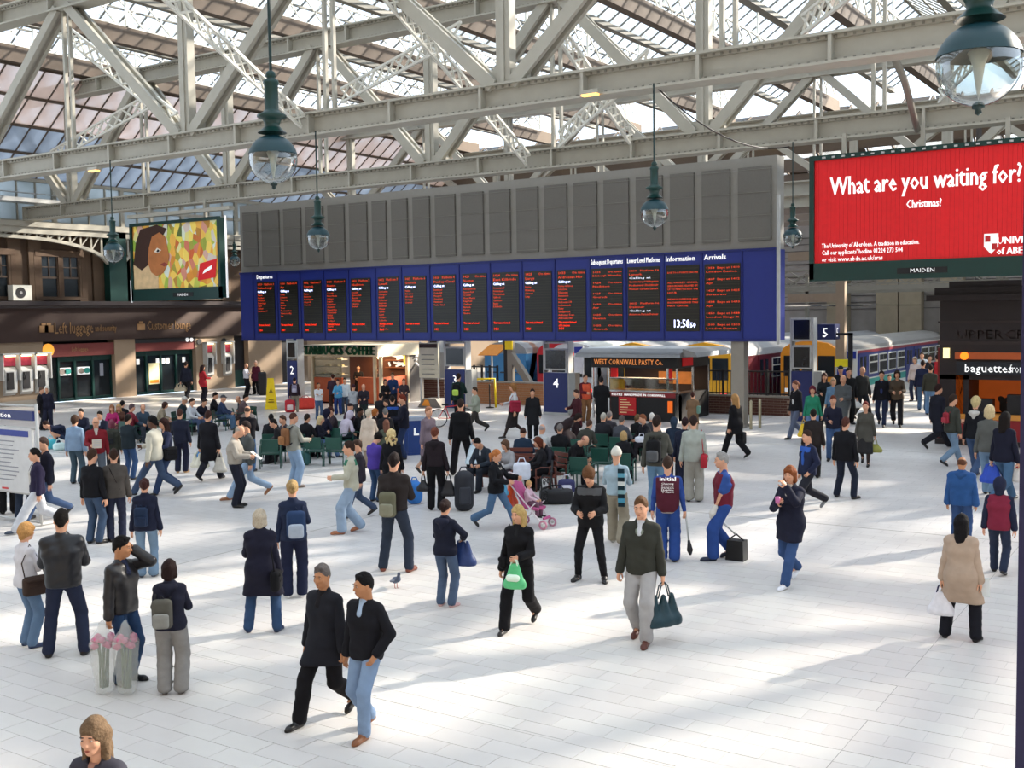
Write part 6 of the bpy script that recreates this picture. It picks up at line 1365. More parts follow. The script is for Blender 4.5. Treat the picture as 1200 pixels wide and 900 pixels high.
J = P_(246, 563, 482, 150, 'mgr', ('coat', '#15151d'), ('suit', '#1a1a26'), ('short', '#3a2420'), 'man in long black coat walking away with shopping bags', **N); tote(J, 'L', '#d9d6c4', 'large white shopping bag carried by man in black coat', .42, .38, .14, drop=.04); tote(J, 'R', '#b9b4aa', 'translucent carrier bag in other hand of man in black coat', .3, .38, .12)
p = w_at(J, J['handL']); J2 = dict(J); J2['handL'] = J['handL']+np.array((.0, -.12, .16)); tote(J2, 'L', '#2f8fd8', 'bright blue carrier bag beside the large white shopping bag', .30, .26, .14)
J = P_(213, 554, 480, 165, 'sfr', ('jacket', '#1c2138'), ('suit', '#1a1d38'), ('short', '#4a2f28'), 'person in navy jacket, dark trousers and tan boots, back turned', shoe='#b08a5c')
J = P_(183, 581, 488, -120, 'Wrf', ('jacket', '#c9c4b0'), ('jeans', '#3c5070'), ('short', '#0f0d0e'), 'black-haired man in cream jacket striding left', skin='d', **N)
J = P_(196, 578, 490, -60, 'wff', ('jumper', '#2a3050'), ('jeans', '#2c3f68'), ('long', '#2f1c18'), 'woman with long brown hair walking behind man in cream jacket', **FE); shoulder_bag(J, 'L', '#17171c', 'black bag on woman with long brown hair behind man in cream', .32, .3, .02)
J = P_(152, 562, 486, 140, 'sff', ('jacket', '#1f2c34'), ('jeans', '#2a4a7c'), ('short', '#1a1412'), 'person in dark teal jacket and blue jeans, back turned, near man in red')
J = P_(133, 560, 492, 170, 'srr', ('jacket', '#3f4238'), ('suit', '#2a2a30'), ('bob', '#7a3f50'), 'person in olive jacket standing beyond man in red'); backpack(J, '#33362f', '#23252a', 'olive rucksack on person beyond man in red', .8)
J = P_(90, 567, 487, 150, 'srr', ('hoodie', '#7d9bbd'), ('jeans', '#3c5464'), ('mop', '#3f2a1e'), 'person in pale blue denim jacket, back turned, left of man in red', extras='strap:#1c2030')
J = P_(76, 523, None or 489, -80, 'Sxx', ('jacket', '#1c2440'), ('jeans', '#33466a'), ('short', '#2c1c18'), 'man in navy crouching over turquoise carrier bags', lean=.9, h=1.75)
bag_at(60, 527, 'carrier_bag', '#3fa8b8', 'turquoise carrier bag on floor in front of crouching man', .35, .2, .36); bag_at(69, 528, 'carrier_bag', '#c9e2e2', 'white and turquoise carrier bag on floor by crouching man', .4, .25, .26, 20)
J = P_(50, 504, 454, 60, 'srr', ('coat', '#16151c'), ('suit', '#15151c'), ('short', '#5a463a'), 'man in black coat at the payphones, face turned to companion')
J = P_(57, 504, 452, -10, 'srr', ('jacket', '#1b1c30'), ('suit', '#1d2038'), ('bob', '#d8d2c4'), 'white-haired person in navy by the payphones', **FE)
SEAT = []
def sit(px, hy, face, top, bot, hair, label, lean=.12, leg='x', arms='ll', **k):
    k.setdefault('h', 1.66 if k.get('fem') else 1.74); J = P_(px, None, hy, face, leg+arms, top, bot, hair, label, lean=lean, **k); SEAT.append((label, J)); return J
sit(96, 480, -20, ('jacket', '#1d2138'), ('jeans', '#2c3a5c'), ('short', '#1a1310'), 'seated man in navy jacket behind person in denim jacket')
sit(119, 483, -30, ('jacket', '#1c2036'), ('suit', '#1f2230'), ('short', '#17110f'), 'seated man with dark hair just right of man in red', extras='col:#c8d0d8')
sit(131, 475, 0, ('jumper', '#c2206c'), ('jeans', '#7a4a48'), ('long', '#8a5c40'), 'seated woman in bright pink top', fem=True)
sit(139, 474, 0, ('jacket', '#6a4234'), ('suit', '#3a2c2c'), ('long', '#b08c60'), 'seated blonde woman in brown jacket beside pink top', fem=True)
sit(142, 471, 160, ('jacket', '#14141c'), ('suit', '#15151c'), ('short', '#0f0d0e'), 'black-haired person behind the two seated women')
sit(151, 475, 120, ('jumper', '#7c1c2c'), ('suit', '#2a2a34'), ('short', '#57484a'), 'seated person in dark red jumper')
sit(166, 474, 20, ('jacket', '#33475c'), ('suit', '#2c3440'), ('bald', '#6a4436'), 'seated balding man in blue-grey jacket')
sit(185, 472, 80, ('jacket', '#9a8a70'), ('suit', '#2a2a30'), ('bob', '#3a2620'), 'seated woman with dark hair in tan coat, hands on knees', fem=True, lean=.35)
sit(211, 466, 70, ('jacket', '#23343a'), ('suit', '#2a2a30'), ('beanie', '#c9c4ba'), 'seated man in pale cap and dark green jacket', lean=.2)
sit(222, 468, 60, ('jumper', '#c4c8d0'), ('jeans', '#3a4c70'), ('short', '#2a1c18'), 'seated person in white shirt beside man in pale cap')
sit(232, 468, 50, ('jacket', '#17192a'), ('jeans', '#40608c'), ('short', '#241814'), 'seated man in black jacket and jeans, elbows on knees', lean=.4)
sit(249, 461, 85, ('jacket', '#15141a'), ('jeans', '#38507c'), ('short', '#17110f'), 'seated man in black suit jacket with white collar', extras='col:#d8d8d4')
sit(258, 464, 80, ('jacket', '#2a3a60'), ('jeans', '#4a6a90'), ('cap', '#4a4a50'), 'seated man in flat cap beside man in black suit jacket')
sit(281, 463, 95, ('jacket', '#5f4a4c'), ('jeans', '#c0a8a0'), ('short', '#17120f'), 'seated person in grey and dull red jacket', lean=.3)
sit(289, 464, -60, ('jacket', '#1c3340'), ('jeans', '#25304c'), ('bald', '#8a5a48'), 'seated man in dark teal jacket bending forward', lean=.55)
J = P_(292, 553, 476, 165, 'sff', ('jumper', '#15141c'), ('jeans', '#355a88'), ('bald', '#4a3c34'), 'man in black jumper and blue jeans standing, back turned, before green bench', wide=1.1)
J = P_(281, 553, 491, 60, 'sff', ('jacket', '#3c4440'), ('suit', '#3a3f44'), ('short', '#261a18'), 'dark-haired person in grey-green jacket behind bald man in beige')
sit(317, 487, 172, ('jacket', '#1e1e24'), ('suit', '#17171c'), ('short', '#15100f'), 'seated man in black jacket seen from behind on green bench')
sit(331, 492, -95, ('jacket', '#17161c'), ('suit', '#15151c'), ('short', '#120e0e'), 'seated man in profile in black beside youth with backpack', lean=.35)
sit(335, 488, -60, ('jacket', '#4a4046'), ('suit', '#2a2a30'), ('short', '#4a3428'), 'seated person whose face shows above man in profile')
sit(357, 487, 140, ('jacket', '#15151c'), ('suit', '#15151c'), ('short', '#2c201c'), 'seated man in black sports jacket right of youth with backpack')
sit(372, 488, 70, ('jacket', '#16182a'), ('jeans', '#4a6a9c'), ('long', '#c9b488'), 'seated blonde woman in navy jacket and jeans, hands to face', fem=True, arms='hh', leg='X')
sit(379, 481, 110, ('jacket', '#1a1a34'), ('suit', '#1a1a2c'), ('hood', '#1a1a34'), 'seated person with navy hood up behind blonde woman')
sit(391, 478, -70, ('jacket', '#3a2c34'), ('suit', '#2a2a30'), ('short', '#3a1c18'), 'seated person with reddish hair beyond white hood')
sit(400, 484, 130, ('hoodie', '#c4b8cc'), ('suit', '#203038'), ('hood', '#c4b8cc'), 'seated person with pale lilac hood up, bending down', lean=.5)
sit(407, 474, 120, ('jacket', '#3a2030'), ('suit', '#1f1c22'), ('cap', '#2a1e28'), 'seated person in dark cap and maroon top')
sit(418, 479, 70, ('jacket', '#121218'), ('suit', '#121218'), ('short', '#0d0b0b'), 'seated man in black jacket with white collar line, in profile', skin='d')
# ---- by the coffee kiosk
J = P_(346, 483, 443, 175, 'srr', ('jacket', '#33202c'), ('suit', '#8a8270'), ('short', '#2a1c1c'), 'person in dark plum jacket in front of totem 2'); backpack(J, '#8d86a4', '#b3adc4', 'lilac backpack on person in front of totem 2', .9)
bag_at(340, 483, 'holdall', '#b0202c', 'small red holdall on floor left of the lilac backpack wearer', .45, .3, .55, c2='#d8c4c4'); bag_at(358, 479, 'holdall', '#c03428', 'orange-red holdall on floor beside man in white shirt', .85, .4, .5)
J = P_(374, 492, 452, 15, 'scc', ('shirt', '#d6d8dc'), ('jeans', '#3f5a80'), ('buzz', '#3a2a24'), 'man in white shirt with folded arms before the coffee kiosk', skin='t')
J = P_(391, 484, 440, 178, 'sff', ('jacket', '#3a2434'), ('suit', '#3a221c'), ('short', '#3a2018'), 'customer in plum top at kiosk glass, back turned', h=1.7)
J = P_(397, 486, 447, -20, 'sff', ('jacket', '#45a0d4'), ('suit', '#1c3a80'), ('short', '#3a2420'), 'person in sky blue jacket in the coffee queue', **FE)
J = P_(405, 485, 443, -15, 'srf', ('jacket', '#d4dee4'), ('suit', '#3a4a60'), ('short', '#241a18'), 'man in white jacket in the coffee queue')
J = P_(415, 496, 452, 165, 'sff', ('hoodie', '#a2a8b0'), ('suit', '#3a4048'), ('beanie', '#3a1420'), 'person in grey hooded top and maroon hat, back turned, in the queue', extras='hoodb:#98a0a8')
J = P_(427, 496, 450, -10, 'sff', ('jacket', '#2a2430'), ('suit', '#1c2a2c'), ('bald', '#8a7a70'), 'older man in dark jacket with pink lanyard by the coffee kiosk')
J = P_(461, 484, 437, -10, 'sfr', ('jacket', '#1c3468'), ('suit', '#1a1c28'), ('short', '#4a3626'), 'tall man in blue jacket facing the camera at the kiosk side')
J = P_(452, 486, 447, 20, 'sff', ('jacket', '#17161d'), ('suit', '#1c1c24'), ('bob', '#3a2620'), 'woman in black next to tall man in blue jacket', **FE)
J = P_(474, 486, 444, 0, 'sff', ('jacket', '#3a2e34'), ('suit', '#2a2a30'), ('short', '#6a4a30'), 'person partly hidden behind tall man in blue jacket')
J = P_(402, None, 431, 0, 'sff', ('shirt', '#1a1417'), ('suit', '#1a1417'), ('short', '#1a1210'), 'barista in black inside the coffee kiosk', at=(-36.2, 41.2, 0), h=1.78)
J = P_(420, None, 431, 0, 'srf', ('shirt', '#1f1416'), ('suit', '#1a1417'), ('bun', '#2a1812'), 'second barista in black further along the kiosk counter', at=(-35.2, 41.4, 0), h=1.66, fem=True)
J = P_(447, 512, 461, 165, 'sff', ('jacket', '#1c1c22'), ('suit', '#17171c'), ('short', '#1c1614'), 'man in black standing just behind the seated group, left of blue collar')
J = P_(454, 520, 468, -60, 'srr', ('jacket', '#2a2430'), ('suit', '#22222a'), ('short', '#3a2a24'), 'child in dark jacket beside man with blue collar', kid=True, h=1.45)
J = P_(461, 530, 464, 178, 'sff', ('jacket', '#12131c'), ('suit', '#12131c'), ('short', '#1f1512'), 'man in black jacket with bright blue collar, back turned', extras='yoke:#1f50b8', wide=1.05)
J = P_(474, 538, 463, -85, 'sff', ('jacket', '#15172a'), ('jeans', '#1f3058'), ('short', '#6a2c1c'), 'red-haired man in navy jacket seen in profile', wide=1.05)
J = P_(433, 548, 480, 168, 'srf', ('coat', '#cbb8a4'), ('suit', '#8a7a6c'), ('mop', '#b8ae9c'), 'woman with short pale hair in cream jacket, back turned', extras='strap:#4a4440', **FE)
J = P_(440, 540, 480, 100, 'sff', ('jacket', '#2f1f20'), ('suit', '#2a2024'), ('bob', '#9a5c2c'), 'ginger-haired woman beside woman in cream jacket', **FE)
J = P_(453, 545, 479, 175, 'srr', ('jacket', '#1c1a20'), ('suit', '#1c1a20'), ('short', '#6a6866'), 'grey-haired man in black jacket, back turned, in the standing group')
J = P_(454, 560, 492, 178, 'srr', ('jacket', '#4a5242'), ('suit', '#3a4038'), ('long', '#6a4638'), 'woman with straight brown hair in olive jacket, back turned', **FE)
J = P_(460, 592, 504, 172, 'srr', ('coat', '#121218'), ('suit', '#121218'), ('curly', '#d0b884'), 'woman with curly blonde hair in black coat, back turned', **FN)
J = P_(440, 588, 508, 140, 'sff', ('jacket', '#4b34a8'), ('jeans', '#2c4c78'), ('mop', '#15100f'), 'person in vivid purple jacket and jeans, head bowed', nod=.6, **N)
J = P_(413, 624, 518, -88, 'qfr', ('jacket', '#b9b6a0'), ('baggy', '#8aa4c0'), ('short', '#2f2019'), 'boy in cream and green top walking left', extras='yoke:#2f8060', shoe='#a86a4a', **N)
J = P_(422, 606, 516, -80, 'wrr', ('jacket', '#2a2430'), ('jeans', '#3a4c6c'), ('short', '#3a2a22'), 'dark-jacketed person hidden behind boy in green and cream')
bag_at(486, 590, 'rucksack', '#2f78c8', 'round bright blue bag on floor behind the curly blonde woman', .34, .3, .5, 10)
J = P_(503, 556, 477, 40, 'wrr', ('coat', '#7a6874'), ('skirt', '#3a3036'), ('short', '#9a6a50'), 'woman in long lilac-grey coat walking, bare calves', extras='bare', **FE)
J = P_(511, 598, 501, 168, 'sgg', ('short', '#241a20'), ('suit', '#121116'), ('bun', '#6a3a2c'), 'woman in dark brown hooded jacket and black trousers holding two bags', extras='hoodb:#20171c', **FN); tote(J, 'L', '#141318', 'round black handbag in left hand of woman in brown hooded jacket', .22, .24, .12); tote(J, 'R', '#17161c', 'larger black handbag in right hand of woman in brown hooded jacket', .28, .34, .12)
J = P_(541, 557, 468, 172, 'vrg', ('jacket', '#101015'), ('suit', '#101015'), ('short', '#2a1c18'), 'tall man in black suit, back turned, with white carrier bag', extras='col:#c9ccd0', **N); tote(J, 'R', '#c9dce8', 'white and pale blue carrier bag held by man in black suit', .34, .46, .12, c2='#7fb0d8', drop=.05)
# cyclist and bicycle
J = P_(538, 498, 438, 160, 'srf', ('jacket', '#17332f'), ('suit', '#1a1c20'), ('short', '#2a1c18'), 'cyclist in dark green jacket standing with bicycle'); backpack(J, '#15171a', '#b8e04a', 'black backpack with lime reflective patches on cyclist', .95)
def bicycle():
    c = G(530, 500); th = math.atan2(-c[0], c[1])+math.radians(8); r = thing('bicycle', 'bicycle with black tyres held by cyclist in green', 'bicycle', c, th)
    def ring(x, R, rr, nm, m):
        b = MB(); b.tube([(x+R*math.cos(a), 0, .34+R*math.sin(a)) for a in np.linspace(0, 2*math.pi, 25)], rr, 6, cap=False); return b.build(nm, m, r, smooth=True, local=True)
    for x in (-.52, .52):
        wl_ = ring(x, .33, .022, 'wheel', M['black']); b = MB()
        for a in np.linspace(0, math.pi, 7)[:-1]: b.bar((x+.32*math.cos(a), 0, .34+.32*math.sin(a)), (x-.32*math.cos(a), 0, .34-.32*math.sin(a)), .004)
        b.build('spokes', M['chrome'], wl_, local=True)
    b = MB()
    for p, q in (((-.52, 0, .34), (-.1, 0, .32)), ((-.1, 0, .32), (.36, 0, .72)), ((-.1, 0, .32), (-.24, 0, .78)), ((-.24, 0, .76), (.33, 0, .8)), ((-.52, 0, .34), (-.24, 0, .76)), ((.52, 0, .34), (.33, 0, .88))): b.tube([p, q], .018, 6)
    b.build('frame', M['red'], r, local=True)
    b = MB(); b.tube([(.33, 0, .88), (.34, 0, .96), (.36, -.25, .98)], .013, 6); b.tube([(.34, 0, .96), (.36, .25, .98)], .013, 6); b.build('handlebar', M['chrome'], r, local=True)
    b = MB(); b.box((-.26, 0, .84), (.24, .12, .05)); b.tube([(-.24, 0, .76), (-.25, 0, .84)], .014, 6); b.build('saddle', M['black'], r, local=True)
bicycle()
J = P_(558, 507, 454, -70, 'Wfr', ('jacket', '#9aa08c'), ('suit', '#3a3632'), ('short', '#3a2c22'), 'person in beige jacket hurrying left past the yellow hoop')
J = P_(603, 513, 449, -80, 'wrf', ('shirt', '#d2d6da'), ('skirt', '#2c2626'), ('bob', '#8a6038'), 'woman in white top and dark skirt hurrying left', **FE); shoulder_bag(J, 'L', '#b0203c', 'red shoulder bag of woman in white top and dark skirt', .34, .36, .1)
J = P_(624, None, 456, 0, 'srr', ('coat', '#1a1a20'), ('suit', '#15151a'), ('short', '#2a2020'), 'dark figure standing by the brick wall left of totem 4', h=1.7)
bag_at(616, 471, 'suitcase', '#1b1c22', 'large black suitcase standing against the brick wall', .5, .35, .9)
# ---- centre bench groups
sit(568, 512, -35, ('jacket', '#2a3340'), ('suit', '#1f2430'), ('short', '#17120f'), 'seated young man in grey suit jacket looking down, left end of timber bench', near=True, nod=.5, extras='col:#c9d0d8', lean=.25)
sit(598, 516, -50, ('jacket', '#a0a0a4'), ('suit', '#3a2a34'), ('bob', '#5c4434'), 'seated woman in grey jacket with black rucksack straps', fem=True, near=True, lean=.2)
sit(612, 503, 170, ('jacket', '#1c3048'), ('suit', '#1c2430'), ('buzz', '#3a2620'), 'seated man in navy blue jacket seen from behind on timber bench')
sit(633, 499, 150, ('shirt', '#c4c6c8'), ('suit', '#3a3a44'), ('bald', '#a49c9c'), 'seated grey-haired person in white shirt beyond timber bench')
sit(636, 514, -80, ('jacket', '#1f1f24'), ('skirt', '#121218'), ('bob', '#5a2c1c'), 'seated woman with auburn hair in black skirt at iron bench end', fem=True, near=True)
sit(645, 511, -60, ('jumper', '#2a2a34'), ('suit', '#22222a'), ('short', '#5a3c28'), 'seated person with brown hair looking down beside auburn woman', lean=.3, nod=.5)
sit(655, 499, 165, ('jacket', '#14141a'), ('suit', '#14141a'), ('short', '#6f6a68'), 'seated grey-haired man in black jacket, back turned')
sit(669, 509, 60, ('jacket', '#17161c'), ('suit', '#1c1f2c'), ('bald', '#9a6a60'), 'seated balding man in black reading his phone beside empty green seat', near=True, lean=.4, nod=.5, arms='ff')
sit(683, 495, 150, ('jacket', '#3a3a33'), ('suit', '#2a2a2a'), ('short', '#4a3226'), 'seated person in olive jacket leaning forward', lean=.5)
sit(677, 475, -40, ('jacket', '#5a1c26'), ('suit', '#2a1c20'), ('short', '#3a2420'), 'child in dark red jacket beside the bending woman', h=1.5)
J = P_(661, 531, 475, 75, 'Bxx', ('coat', '#33262a'), ('suit', '#241c20'), ('bob', '#241916'), 'woman in dark brown coat bending over towards seated people', lean=1.0, h=1.68, **FE)
J = P_(676, None, 457, -60, 'srf', ('jacket', '#4a1a24'), ('suit', '#2a1a1e'), ('short', '#3a2620'), 'person in maroon next to totem 4', h=1.66)
J = P_(686, 495, 439, 30, 'srf', ('jacket', '#6a1a26'), ('suit', '#8a5a34'), ('buzz', '#3a2a22'), 'station worker in orange hi-vis tabard by the pasty kiosk', extras='vest:#ff5a34')
J = P_(705, 503, 442, 170, 'sff', ('coat', '#121217'), ('suit', '#121217'), ('short', '#1f1a1c'), 'man in long black coat at the pasty kiosk, back turned', wide=1.15)
sit(706, 486, 165, ('jacket', '#24242c'), ('suit', '#1f1f26'), ('short', '#a8a49a'), 'seated white-haired man in charcoal jacket, back turned')
sit(713, 484, 165, ('jacket', '#38363e'), ('suit', '#1f1f26'), ('short', '#7a7270'), 'seated grey-haired man in grey jacket beside white-haired man')
sit(727, 489, 160, ('jacket', '#4a4e58'), ('suit', '#2a2a30'), ('short', '#57504c'), 'seated person in slate grey jacket, third along the green seats')
sit(745, 487, 150, ('jacket', '#14141a'), ('suit', '#14141a'), ('pony', '#6a5238'), 'seated woman with ponytail in black jacket, face turned away', fem=True, extras='col:#b9d4e8')
sit(757, 487, -60, ('jacket', '#1a1820'), ('suit', '#1a1820'), ('short', '#7a4a30'), 'seated youth with brown hair looking left, beside woman with ponytail')
sit(763, 486, 170, ('jacket', '#3a3c44'), ('suit', '#1a1820'), ('short', '#cac6c0'), 'seated white-haired person behind youth with brown hair')
J = sit(730, 507, 172, ('jacket', '#17161d'), ('suit', '#17171c'), ('bob', '#ad8f60'), 'seated blonde woman in black coat, back turned, papers on lap', fem=True, near=True)
J = P_(770, 601, 488, 165, 'srf', ('hoodie', '#4a4a42'), ('jeans', '#5a84a8'), ('short', '#2a1f1a'), 'man in grey-green hooded jacket and jeans with black backpack', extras='hoodb:#454640', **N); backpack(J, '#17171b', '#55585c', 'black backpack with grey cords on man in grey-green jacket', .95, None, (.0, 0, -.06))
J = P_(790, 560, 494, 175, 'sff', ('jacket', '#1c2c44'), ('suit', '#1a1c2c'), ('hood', '#20344c'), 'person with navy hood down between backpack wearer and pale jacket')
J = P_(803, 577, 490, 168, 'srr', ('jacket', '#1a2038'), ('suit', '#1c2038'), ('short', '#2a1a1c'), 'person in navy jacket half behind man in pale jacket')
J = P_(813, 588, 488, 178, 'srr', ('jacket', '#a3aaa0'), ('baggy', '#a09c90'), ('short', '#2c1f1c'), 'person in pale grey-green jacket with red shoulder bag, back turned', extras='strap:#6a5a44', **N); shoulder_bag(J, 'R', '#c02030', 'red shoulder bag on person in pale grey-green jacket', .30, .28, -.08, fwd=-.12)
J = P_(795, None, 532, 178, 'srr', ('shirt', '#d0d4d8'), ('suit', '#2a2a34'), ('none', '#000000'), 'x', h=.6, kid=True) if False else None
J = P_(812, 513, 461, 172, 'sff', ('coat', '#7a5c40'), ('suit', '#b09c80'), ('short', '#3a1c18'), 'person in tan coat at the pasty kiosk corner, back turned'); shoulder_bag(J, 'R', '#5f8a7c', 'pale green bag under arm of person in tan coat', .3, .3, .15, strap=False)
J = P_(862, 537, 462, -130, 'wrg', ('long', '#131319'), ('suit', '#131319'), ('long', '#9a7448'), 'woman with long fair hair in black coat carrying a briefcase', **FE)
p = w_at(J, J['handR']); r = thing('briefcase', 'flat black briefcase carried by woman in black coat', 'briefcase', p-np.array((0, 0, .22)), J['yaw']+1.2); sdf_obj('case', rbox(.46, .12, .34, .03), .02, M['black'], r); b = MB(); b.tube([(-.08, 0, .16), (-.06, 0, .22), (.06, 0, .22), (.08, 0, .16)], .012, 6); b.build('handle', M['black'], r, local=True)
# ---- right half
J = P_(947, 599, 505, -55, 'Wkr', ('jacket', '#1c2444'), ('suit', '#20222c'), ('short', '#33241c'), 'youth in navy and bright blue tracksuit top striding left', extras='yoke:#2458c0 front:#2458c0', shoe='#6a6c70', **N)
J = P_(990, 584, 490, 155, 'vrr', ('jacket', '#121218'), ('jeans', '#1c2236'), ('short', '#4a2a22'), 'man in black jacket standing square, back turned, right of centre', wide=1.12, **N)
J = P_(1014, 545, 471, -5, 'wrr', ('long', '#4e4c44'), ('skirt', '#2c2a2c'), ('short', '#6a2c26'), 'red-haired woman in grey-green coat and long dark skirt', **FE); tote(J, 'L', '#8a8a3a', 'yellow-green handbag of red-haired woman', .3, .24, .14)
J = P_(953, 560, 480, 178, 'srr', ('jacket', '#2a2220'), ('suit', '#1c1a1c'), ('short', '#1f1714'), 'man in dark brown leather jacket, back turned, beyond the tracksuit youth', extras='lapel:#c9b8a0')
J = P_(976, 540, 464, 5, 'srf', ('jumper', '#1c1e34'), ('jeans', '#3a5a8c'), ('short', '#5a2c1e'), 'man in dark navy jumper facing camera, hand near face')
J = P_(952, 520, 452, 0, 'wgr', ('jumper', '#1f8a66'), ('jeans', '#5a7aa8'), ('bob', '#5a1c2a'), 'woman in bright green jumper walking towards the camera', **FE); tote(J, 'R', '#e0b820', 'yellow carrier bag held by woman in green jumper', .28, .4, .12)
J = P_(933, 514, 446, -50, 'wrr', ('jacket', '#15151a'), ('jeans', '#5a6480'), ('pony', '#6a4030'), 'woman in open black jacket over white top, left of green jumper', extras='front:#d0d0d0', **FE)
J = P_(966, 500, 437, 0, 'srf', ('jacket', '#1d2228'), ('suit', '#1c2228'), ('long', '#3a2420'), 'woman with long dark hair in black jacket behind green jumper', **FE)
J = P_(976, 502, 443, 10, 'srr', ('jacket', '#5f86ac'), ('jeans', '#3a5a80'), ('bob', '#a08468'), 'fair woman in pale denim jacket beside man in grey coat', **FE)
J = P_(988, 510, 438, -20, 'wfr', ('coat', '#53585c'), ('suit', '#2a2e32'), ('bald', '#9a8478'), 'balding man in long grey coat facing left')
J = P_(994, 497, 431, 20, 'srf', ('jacket', '#16181c'), ('suit', '#16181c'), ('short', '#261c18'), 'dark-haired man in black behind man in grey coat')
J = P_(985, 492, 428, -10, 'srr', ('jacket', '#1a1a22'), ('suit', '#1c1c22'), ('cap', '#1f2430'), 'person in dark cap at back of the platform 5 crowd')
J = P_(1010, 492, 428, 30, 'wgr', ('jacket', '#2a2c2c'), ('suit', '#1f2228'), ('bald', '#b08c78'), 'older man in charcoal jacket carrying white bag by blue train'); tote(J, 'R', '#d4d4d4', 'white bag beside older man in charcoal jacket', .4, .34, .12, drop=0)
J = P_(1033, 499, 435, -5, 'wrr', ('jacket', '#131520'), ('jeans', '#1f2a4c'), ('short', '#261c1a'), 'woman in black jacket over blue top walking towards camera', extras='front:#2a3a78', **FE)
J = P_(1051, 499, 434, 0, 'wff', ('jacket', '#57483a'), ('suit', '#1f1f26'), ('bob', '#2a1c18'), 'woman in brown jacket holding something, right of woman in black', **FE)
J = P_(1042, 483, 440, 0, 'srr', ('coat', '#3a3a44'), ('jeans', '#3a4a78'), ('short', '#2a1c18'), 'person half hidden between the two women by the blue train')
J = P_(1072, 470, 418, -20, 'srr', ('jacket', '#c9b4ac'), ('jeans', '#262e4a'), ('bob', '#9a8a78'), 'fair woman in pale open coat near the timber kiosk', **FE)
J = P_(1081, 481, 422, 170, 'srr', ('jacket', '#1c2344'), ('jeans', '#44648c'), ('short', '#2c1e1a'), 'man in navy jacket near pale-coated woman')
J = P_(1090, 486, 428, 175, 'srr', ('jacket', '#3a3a30'), ('jeans', '#5c84b0'), ('short', '#2a201a'), 'person in olive jacket and light jeans, back turned, by kiosk end'); 
J = P_(1080, 462, 413, 0, 'srr', ('jacket', '#b9c8d4'), ('suit', '#3a4050'), ('short', '#3a3030'), 'person in pale blue far along the platform')
J = P_(1089, 468, 416, 10, 'srr', ('jacket', '#22222c'), ('suit', '#22222c'), ('short', '#3a2a26'), 'dark-clothed person far along platform by red post')
J = P_(1098, 468, 410, 175, 'srr', ('jacket', '#c01c24'), ('suit', '#5a1c1c'), ('short', '#2a1c1a'), 'person in bright red jacket at the kiosk end')
J = P_(1098, 526, 451, 130, 'Wrr', ('coat', '#1b1c2a'), ('suit', '#181822'), ('short', '#2a1816'), 'man in long dark navy coat striding away before the timber kiosk')
J = P_(1115, 546, 463, 130, 'wfr', ('jacket', '#3c3e36'), ('jeans', '#6d8caa'), ('short', '#33261f'), 'man in olive jacket and pale jeans with small red backpack', **N); backpack(J, '#b02838', '#c03444', 'small red backpack on man in olive jacket', .62)
J = P_(1142, 560, 465, 160, 'wrf', ('jumper', '#14151d'), ('jeans', '#37507a'), ('mop', '#b8a678'), 'woman with short blonde hair in black sleeveless top and jeans, walking', extras='hoodb:#c4c0b8', **FE)
J = P_(1158, 581, 464, 165, 'qrr', ('hoodie', '#5d5f5a'), ('jeans', '#6f93b4'), ('bob', '#c4b088'), 'woman in grey jacket with long black strap, back turned', extras='strap:#1c1c20', **FN)
J = P_(1176, 590, 478, 150, 'Wgg', ('jacket', '#17192e'), ('jeans', '#3f668c'), ('long', '#17110f'), 'long-haired woman in navy jacket striding with shopping bags', **FE)
tote(J, 'L', '#2046b0', 'deep blue carrier bag between two women by the timber kiosk', .36, .36, .14, drop=0); tote(J, 'R', '#d0c8c0', 'white and red shopping bag of long-haired woman in navy', .34, .28, .1, c2='#a0202c', drop=0)
J = P_(1178, None, 447, 175, 'sff', ('coat', '#4a4038'), ('suit', '#2a2624'), ('short', '#3a2a26'), 'large man in brown coat at the baguette hatch, back turned', h=1.86, wide=1.2)
# ---- far left, along the building
J = P_(219, 468, 424, 160, 'wgr', ('jacket', '#1b2034'), ('suit', '#17171f'), ('short', '#2a1c18'), 'man in navy jacket by the payphones with a cream bag'); tote(J, 'L', '#b8ac94', 'large cream bag carried by man in navy at the payphones', .5, .36, .2, drop=0)
J = P_(238, 470, 428, 120, 'sff', ('long', '#b01824'), ('suit', '#1c1a28'), ('long', '#2a1818'), 'woman in red jacket using a wall payphone', **FE)
J = P_(289, 463, 426, 60, 'scc', ('shirt', '#ccd0dc'), ('suit', '#17171f'), ('bald', '#a88878'), 'man in white shirt with arms folded talking to person in maroon')
J = P_(301, 462, 423, -30, 'srr', ('long', '#5f1c34'), ('suit', '#16161d'), ('short', '#a08a80'), 'person in long maroon top talking to man in white shirt')
# bags on the floor
bag_at(544, 598, 'rucksack', '#1c1f28', 'big black rucksack standing in front of seated young man in suit', .42, .32, .85, 10, c2='#2a2e38')
bag_at(612, 585, 'carrier_bag', '#d0d6e4', 'white carrier bag beside auburn woman on the timber bench', .4, .25, .4, 0, z=.45)
bag_at(652, 590, 'holdall', '#15151a', 'black holdall under the iron bench end', .75, .35, .32)
bag_at(664, 578, 'carrier_bag', '#2a2c5a', 'navy printed bag on floor behind the iron bench end', .4, .2, .34, c2='#c9c9d8')
bag_at(355, 545, 'carrier_bag', '#2c5a5c', 'dull green bag under bench beside youth with backpack', .4, .3, .4)
bag_at(752, 548, 'newspaper', '#c9ccd8', 'crumpled white paper on lap of blonde woman in black coat', .35, .2, .14, 20, cat='newspaper', z=.7)
bag_at(308, 463, 'suitcase', '#17181d', 'black suitcase standing left of the yellow floor sign', .45, .35, 1.25)
